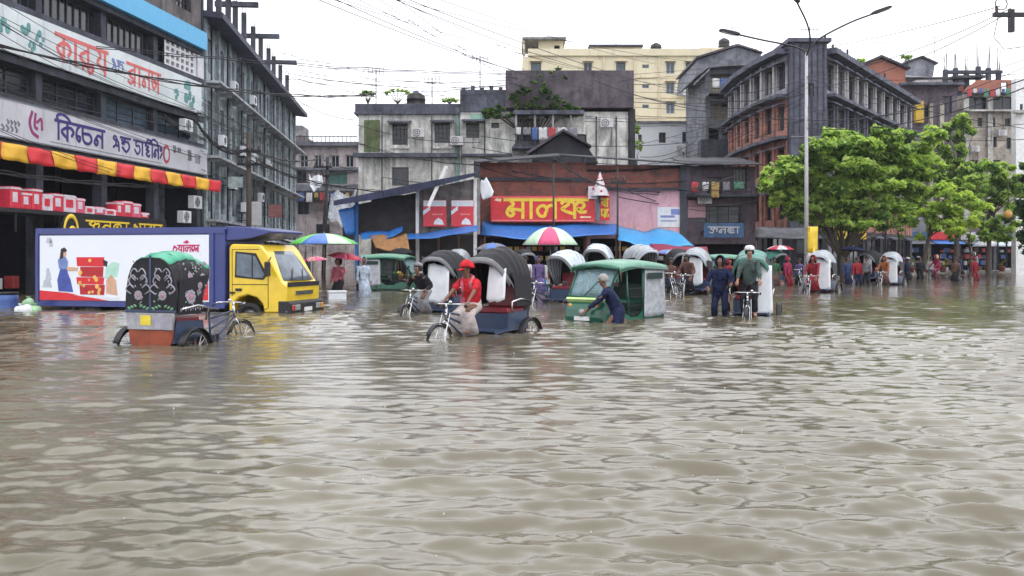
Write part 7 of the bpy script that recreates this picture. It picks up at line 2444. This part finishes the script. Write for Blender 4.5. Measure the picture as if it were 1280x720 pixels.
def umbrella(label, loc, rad, mats_, hgt=.28, shaft=.85, tilt=(0, 0), n=8, group=None):
    """Canopy panels between ribs; loc is the underside of the hub."""
    rt = thing('umbrella', label, 'umbrella', loc, 0, group)
    rt.rotation_euler = (tilt[0], tilt[1], .3)
    for i in range(n):
        G_ = []
        for u_ in range(5):
            a = 2 * PI * (i + u_ / 4) / n
            row = []
            for v_ in range(6):
                f_ = v_ / 5
                sc = 1 - .07 * math.sin(PI * u_ / 4) * f_
                row.append((rad * f_ * sc * math.cos(a), rad * f_ * sc * math.sin(a), hgt * (1 - f_ ** 2.1) + .03 * math.sin(PI * u_ / 4) * f_ * (1 - f_)))
            G_.append(row)
        MB().sheet(G_, .006).build('panel', MATS[mats_[i % len(mats_)]], rt)
    rb_ = MB()
    for i in range(n):
        a = 2 * PI * i / n
        rb_.tube([(rad * f_ * math.cos(a), rad * f_ * math.sin(a), hgt * (1 - f_ ** 2.1) - .012) for f_ in (0.02, .25, .5, .75, 1)], .006, 4)
        rb_.tube([(.02 * math.cos(a), .02 * math.sin(a), hgt * .2), (rad * .5 * math.cos(a), rad * .5 * math.sin(a), hgt * .7)], .004, 4)
    rb_.build('ribs', MATS['steel_dark'], rt)
    MB().cyl((0, 0, hgt + .06), (0, 0, -shaft), .011, n=6).build('shaft', MATS['steel'], rt)
    MB().tube([(0, 0, -shaft), (0, 0, -shaft - .06), (.03, 0, -shaft - .1), (.06, 0, -shaft - .06)], .014, 6).build('handle', MATS['wood'], rt)
    return rt


def rider(rk, label, **kw):
    """Someone on a rickshaw saddle: pedalling, hands on the bar."""
    d_ = dict(pelvis=(1.0, 0, 1.06), lean=24, hands=((1.46, .27, 1.06), (1.46, -.27, 1.06)), feet=((1.15, .13, .56), (.98, -.13, .3)))
    d_.update(kw)
    return person(label, tuple(rk.location), rk.rotation_euler[2], **d_)


rider(RK['red'], 'man in a red shirt and red cap pedalling the nearest black hooded rickshaw', shirt='scarlet', lower='lungi', lowm='greylungi', hat='helmet', hatm='scarlet', near=True, scarf='pink', lean=20, nod=-4, turn=-28, pelvis=(.84, 0, 1.02), sleeve='short', scale=1.0)
rider(RK['dark'], 'rider in dark clothes leaning low over the handlebar of the rickshaw', shirt='black', lower='lungi', lowm='grey', hat='cap', hatm='grey', lean=42, near=False, nod=-25)
rider(RK['men'], 'man in a white cap and long dark green coat on the green topped rickshaw', shirt='greygreen', lower='trousers', lowm='black', hat='cap', hatm='white', near=True, lean=6, sk='skin_light', scale=1.06, pelvis=(.82, 0, 1.2), feet=((1.12, .13, .5), (.95, -.13, .34)))
h = RK['men']
person('man in a hooded navy raincoat wading beside the white capped rider', (5.1, 23.5, -.3), math.atan2(-.9, -.3), shirt='navy', lower='trousers', lowm='navy', hat='hood', hatm='navy', hands=((.42, .3, 1.05), (.3, -.25, .95)), lean=6, near=True, scale=1.04)
person('man in a navy shirt bent over and pushing the green auto rickshaw', (2.2, 20.75, -.62), R(168), shirt='navy', lower='lungi', lowm='navy', pelvis=(-.08, 0, .86), lean=28, nod=2, hat='bald', hands=((.72, .22, .7), (.74, -.2, .68)), feet=((.12, .14, .06), (-.5, -.14, .06)), near=True, scale=1.05)
rider(RK['mid'], 'rider in brown beside the grey hooded rickshaw near the maroon awning', shirt='brown', lower='lungi', lowm='black', hat='hair')
rider(RK['maroon'], 'rider in a maroon coat on the grey hooded rickshaw', shirt='maroon', lower='lungi', lowm='maroon', hat='scarfhead', hatm='maroon', lean=12)
rider(RK['orange'], 'rider in rusty orange on the distant grey hooded rickshaw', shirt='orange', lower='lungi', lowm='brown', hat='scarfhead', hatm='orange', lean=16)
person('rider in magenta on the flat pedal van far down the street', (28.4, 62, -.42), pv_.rotation_euler[2], shirt='magenta', lower='trousers', lowm='magenta', pelvis=(1.05, 0, 1.06), lean=10, hands=((1.5, .27, 1.05), (1.5, -.27, 1.05)), feet=((1.2, .13, .56), (1.0, -.13, .3)), hat='scarfhead', hatm='redwhite', scale=1.05)

for n_, c_ in (('umb_lime', (.12, .5, .1)), ('umb_blue', (.08, .18, .5)), ('umb_pale', (.5, .68, .5)), ('umb_red', (.5, .02, .06)), ('umb_pink', (.62, .08, .2))):
    mat(n_, c_, .5)
up_ = ((.28, .16, 1.32), (.12, -.28, .8))
person('person in dark navy under the green and blue umbrella', (-7.55, 33.0, -.3), R(-70), shirt='navy', lowm='navy', hands=up_, scale=1.02)
umbrella('large umbrella with blue, white and green panels beside the truck cab', tuple(at(405, 305, 32.8)), 1.2, ['umb_pale', 'umb_lime', 'umb_blue', 'umb_lime', 'umb_lime', 'umb_blue', 'umb_pale', 'umb_lime'], .36, 1.0)
person('woman in a pink and red top under the red umbrella', (-6.05, 33.6, -.3), R(-110), shirt='pink', lower='skirt', lowm='black', hands=up_, hat='scarfhead', hatm='black', sk='skin_light')
umbrella('dark red umbrella held by the woman in the pink top', tuple(at(431, 322, 33.4)), .62, ['umb_red', 'umb_red', 'umb_pink'], .18, .75, (.1, .12))
person('person wrapped in a pale blue rain cape beside the auto rickshaw', (-5.35, 34.5, -.3), R(-60), shirt='paleblue', lower='skirt', lowm='paleblue', hat='hood', hatm='paleblue', scale=1.02)
person('person in black half hidden behind the truck bumper', (-8.4, 34.2, -.3), R(-40), shirt='black', lowm='black', hands=up_)
umbrella('small faded pink umbrella held behind the truck windscreen', tuple(at(393, 326, 35.0)), .5, ['umb_pink', 'cloth_redwhite'], .15, .7, (0, -.1))
o = thing('foam_box', 'white foam box standing in the shallow water by the pink top', 'box', (-5.95, 32.6, -.22), .3)
MB().box(-.3, -.2, 0, .3, .2, .42).build('box', MATS['white_plastic'], o, bevel=.02)
MB().box(-.32, -.22, .422, .32, .22, .5).build('lid', MATS['white_plastic'], o, bevel=.02)
umbrella('big market umbrella with pink and pale panels in front of the blue awning', tuple(at(688, 306, 39.0)), 1.2, ['umb_pale', 'umb_pale', 'umb_pale', 'umb_pale', 'umb_pale', 'umb_pink', 'umb_pale', 'umb_pale'], .72, 1.7)
person('person in a white shirt near the big market umbrella', (.55, 38.0, -.25), R(-100), shirt='white', lowm='navy', hat='hair')
person('person in a purple robe near the big market umbrella', (1.0, 37.2, -.25), R(-60), shirt='purple', lower='skirt', lowm='purple', hat='scarfhead', hatm='purple')
person('person in red standing under the big market umbrella', (1.75, 38.4, -.25), R(-120), shirt='red', lowm='black')
person('person in brown standing beside the brown rider near the maroon awning', (6.2, 37.6, -.3), R(-80), shirt='brown', lowm='black')
mid_crowd = [(468, 41, 'black', 'black', 'hair', 'black', 'person in black at the near end of the green auto rickshaw'), (515, 43, 'grey', 'navy', 'hair', 'black', 'person in grey behind the leaning rider'), (548, 45, 'redwhite', 'black', 'scarfhead', 'black', 'person in faded red under the navy roofed shed'),
             (575, 44, 'pink', 'black', 'hair', 'black', 'person in pink under the navy roofed shed'), (588, 46, 'navy', 'black', 'cap', 'white', 'person in navy with a white cap under the shed posters'), (634, 45, 'brown', 'black', 'hair', 'black', 'person in brown below the left half of the blue awning'), (648, 43, 'grey', 'black', 'hair', 'black', 'person in grey beside the white shirted man'),
             (725, 45, 'blue', 'black', 'hair', 'black', 'person in blue below the right half of the blue awning'), (812, 44, 'black', 'black', 'hair', 'black', 'person in black under the sky blue tarpaulin'), (840, 43, 'redwhite', 'brown', 'hair', 'black', 'person in faded red under the maroon awning'), (530, 39, 'white', 'grey', 'hair', 'black', 'person in white behind the leaning rider')]
cr = random.Random(17)
mid_crowd += [(cr.uniform(440, 930), cr.uniform(38, 47), a, b_, c, d, lab) for a, b_, c, d, lab in (('brown', 'navy', 'hair', 'black', 'bareheaded passer-by in brown and navy among the market stalls'), ('maroon', 'black', 'scarfhead', 'maroon', 'woman in a maroon scarf among the market stalls'), ('grey', 'brown', 'cap', 'white', 'man in grey with a white cap among the market stalls'), ('paleblue', 'navy', 'hair', 'black', 'passer-by in a pale blue shirt among the market stalls'),
    ('green', 'black', 'scarfhead', 'green', 'woman in a green scarf among the market stalls'), ('black', 'grey', 'cap', 'grey', 'man in black with a grey cap among the market stalls'), ('white', 'white', 'cap', 'white', 'man all in white among the market stalls'), ('orange', 'brown', 'scarfhead', 'orange', 'woman in an orange scarf among the market stalls'), ('navy', 'grey', 'hair', 'black', 'bareheaded man in navy and grey among the market stalls'), ('red', 'brown', 'hair', 'black', 'boyish figure in red and brown among the market stalls'))]
mid_crowd += [(cr.uniform(950, 1230), cr.uniform(52, 72), a, b_, c, d, lab) for a, b_, c, d, lab in (('brown', 'black', 'hair', 'black', 'passer-by in brown and black under the street trees'), ('grey', 'navy', 'cap', 'white', 'man in grey with a white cap under the street trees'), ('maroon', 'maroon', 'scarfhead', 'maroon', 'woman all in maroon under the street trees'), ('white', 'black', 'hair', 'black', 'passer-by in white and black under the street trees'),
    ('purple', 'purple', 'scarfhead', 'purple', 'woman all in violet under the street trees'), ('navy', 'navy', 'hair', 'black', 'passer-by all in navy under the street trees'), ('green', 'brown', 'hair', 'black', 'passer-by in green and brown under the street trees'), ('paleblue', 'black', 'scarfhead', 'black', 'woman in pale blue with a black scarf under the street trees'))]
crowd = mid_crowd + [(957, 45, 'red', 'black', 'hair', 'black', 'person in red in front of the grey tin canopy'), (968, 47, 'green', 'brown', 'hair', 'black', 'person in green near the grey tin canopy'), (984, 46, 'magenta', 'maroon', 'scarfhead', 'magenta', 'woman in magenta beside the maroon rider'),
         (1000, 49, 'purple', 'black', 'hair', 'black', 'person in violet behind the maroon rider'), (1058, 50, 'blue', 'navy', 'hair', 'black', 'person in blue under the big street tree'), (1071, 48, 'red', 'navy', 'hair', 'black', 'person in red under the big street tree'), (1084, 52, 'grey', 'black', 'hair', 'black', 'person in grey under the big street tree'),
         (1134, 58, 'navy', 'black', 'cap', 'white', 'person in navy with a white cap beyond the distant rickshaw'), (1150, 60, 'black', 'black', 'hair', 'black', 'person in black beside the leaning lime tree'), (1164, 64, 'white', 'grey', 'hair', 'black', 'person in white behind the magenta rider'), (1200, 70, 'blue', 'black', 'hair', 'black', 'person in blue near the far kerb'),
         (1218, 74, 'paleblue', 'white', 'scarfhead', 'white', 'person in pale blue near the far kerb'), (1098, 58, 'maroon', 'black', 'hair', 'black', 'person in maroon behind the distant rickshaw'), (942, 43, 'black', 'navy', 'hair', 'black', 'person in black near the green topped rickshaw')]
for k, (q, dd, sh_, lo_, ht_, hm_, lab) in enumerate(crowd):
    p_ = at(q, 320, dd)
    zz = .1 if dd > 70 else -.3
    person(lab, (p_.x, dd, zz), R(-90 + 50 * math.sin(k * 2.3)), shirt=sh_, lowm=lo_, lower='trousers' if k % 3 else 'lungi', hat=ht_, hatm=hm_, scale=.97 + .08 * ((k * 5) % 4) / 4)
finish_skins()

# ------------------------------------------------------------------ odds and ends
umbrella('white garden umbrella over a stall at the far kerb', tuple(at(1244, 308, 84.0)), 1.9, ['cloth_white', 'hood_pale'], .8, 2.2)
o = thing('plastic_bag', 'bulging white and green plastic bags piled at the edge of the dark shops', 'bag', tuple(at(33, 392, 25.6)))
o.location.z = -.1
b_ = MB()
br_ = random.Random(3)
for i, (x, y, z, r_) in enumerate(((0, 0, .12, .2), (.22, .05, .1, .17), (-.2, .06, .1, .16), (.04, .02, .3, .15))):
    n0 = len(b_.v)
    b_.mk(i % 2).ell((x, y, z), (r_, r_ * .9, r_ * .85), 12, 8)
    for j in range(n0, len(b_.v)):
        v = b_.v[j]
        f_ = 1 + .14 * math.sin(23 * v[0] + 5 * i) * math.sin(19 * v[2] + 3)
        b_.v[j] = (x + (v[0] - x) * f_, y + (v[1] - y) * f_, z + (v[2] - z) * f_)
    b_.lathe([(.02, r_ * .8), (.05, r_ * 1.05), (.06, r_ * 1.15), (.01, r_ * 1.1)], (x, y, z), 8)
b_.build('bags', [MATS['white_plastic'], mat('bag_green', (.3, .5, .3), .4)], o)
o = thing('plastic_drum', 'dark plastic drum standing at the dark shops left of the truck', 'drum', (-14.2, 27.0, -.5))
MB().lathe([(.0, 0), (.28, 0), (.3, .1), (.28, .3), (.31, .34), (.28, .38), (.3, .7), (.28, .86), (.0, .88)], (0, 0, 0), 16).build('body', MATS['goods_blue'], o)
MB().lathe([(.0, 0), (.29, 0), (.29, .05), (.0, .06)], (0, 0, .885), 16).build('lid', MATS['black'], o)

# stalls, baskets and sacks along the market front
mat('basket', (.2, .12, .05), .85, bump=.6)
mat('veg_green', (.08, .22, .04), .6, var=.4, scale=12)
mat('veg_red', (.45, .06, .03), .5, var=.4, scale=12)
mat('veg_yellow', (.55, .38, .06), .5, var=.3, scale=12)
sr = random.Random(21)
SP = [(480, 42.5, 'green greens'), (512, 43.5, 'orange fruit'), (560, 45.3, 'red fruit'), (612, 45.2, 'green greens'), (640, 46.0, 'yellow fruit'), (672, 44.0, 'red fruit'), (706, 44.5, 'green greens'), (742, 45.0, 'yellow fruit'), (786, 45.4, 'red fruit'), (832, 43.8, 'green greens'), (905, 53.5, 'yellow fruit'), (962, 55.5, 'red fruit')]
for k, (q, dd, goods) in enumerate(SP):
    p_ = at(q, 320, dd)
    o = thing('market_stall', '%s market stall from the shed end of the row, heaped with %s' % (ORD[k], goods), 'stall', (p_.x, dd, -.3), sr.uniform(-.2, .2), 'market stalls')
    MB().box(-.75, -.4, .68, .75, .4, .74).build('table_top', MATS['wood'], o)
    for sx in (-1, 1):
        for sy in (-1, 1):
            MB().box(sx * .68 - .03, sy * .34 - .03, -.15, sx * .68 + .03, sy * .34 + .03, .679).build('leg', MATS['wood'], o)
    MB().sheet([[(-.76 + 1.52 * i / 10, -.42 - .02 * math.sin(i * 2.1 + j), .72 - .55 * j / 4) for j in range(5)] for i in range(11)], .01).build('cloth_front', MATS[['tarp_blue', 'cloth_redwhite', 'sack_brown', 'cloth_green', 'hood_pale'][k % 5]], o)
    for i in range(3):
        x = -.48 + .48 * i
        b_ = MB().lathe([(.01, 0), (.16, 0), (.22, .16), (.235, .16), (.18, .02)], (x, 0, .742), 12).build('basket', MATS['basket'], o)
        h_ = MB()
        for j in range(14):
            a = j * 2.4; rr = .17 * (j / 14) ** .5
            h_.ell((x + rr * math.cos(a), rr * math.sin(a), .9 + .1 * (1 - j / 14) + .02 * (j % 2)), (.055, .055, .05), 6, 4)
        h_.build('produce', MATS[{'g': 'veg_green', 'o': 'veg_yellow', 'r': 'veg_red', 'y': 'veg_yellow'}[goods[0]]], b_, kind='stuff')
umbrella('grey and blue umbrella over the stalls between the two red posters and the red sign', tuple(at(616, 312, 43)), .85, ['cloth_grey', 'umb_blue'], .3, 1.4)
umbrella('black umbrella in the crowd behind the leaning rider', tuple(at(500, 316, 42)), .6, ['cloth_black'], .2, .8, (.1, -.1))
umbrella('faded blue umbrella beside the pale rickshaw hoods', tuple(at(838, 318, 42)), .65, ['umb_blue', 'hood_pale'], .2, .85, (.05, .1))
umbrella('red and white umbrella in the crowd beside the maroon rider', tuple(at(975, 312, 50)), .75, ['umb_red', 'cloth_white'], .22, .9)
umbrella('navy umbrella under the big street tree', tuple(at(1066, 313, 52)), .75, ['cloth_navy'], .22, .9, (0, .1))

# ------------------------------------------------------------------ rain haze
hz = MB().box(-420, -60, -1.6, 420, 420, 45).build('haze', MATS['black'], kind='stuff')
hm = bpy.data.materials.new('haze')
hm.use_nodes = True
ht = hm.node_tree
ht.nodes.remove(ht.nodes['Principled BSDF'])
pvn = ht.nodes.new('ShaderNodeVolumePrincipled')
pvn.inputs['Color'].default_value = (.86, .9, 1.0, 1)
pvn.inputs['Density'].default_value = 0.00025
ht.links.new(pvn.outputs[0], ht.nodes['Material Output'].inputs['Volume'])
hz.data.materials.clear()
hz.data.materials.append(hm)
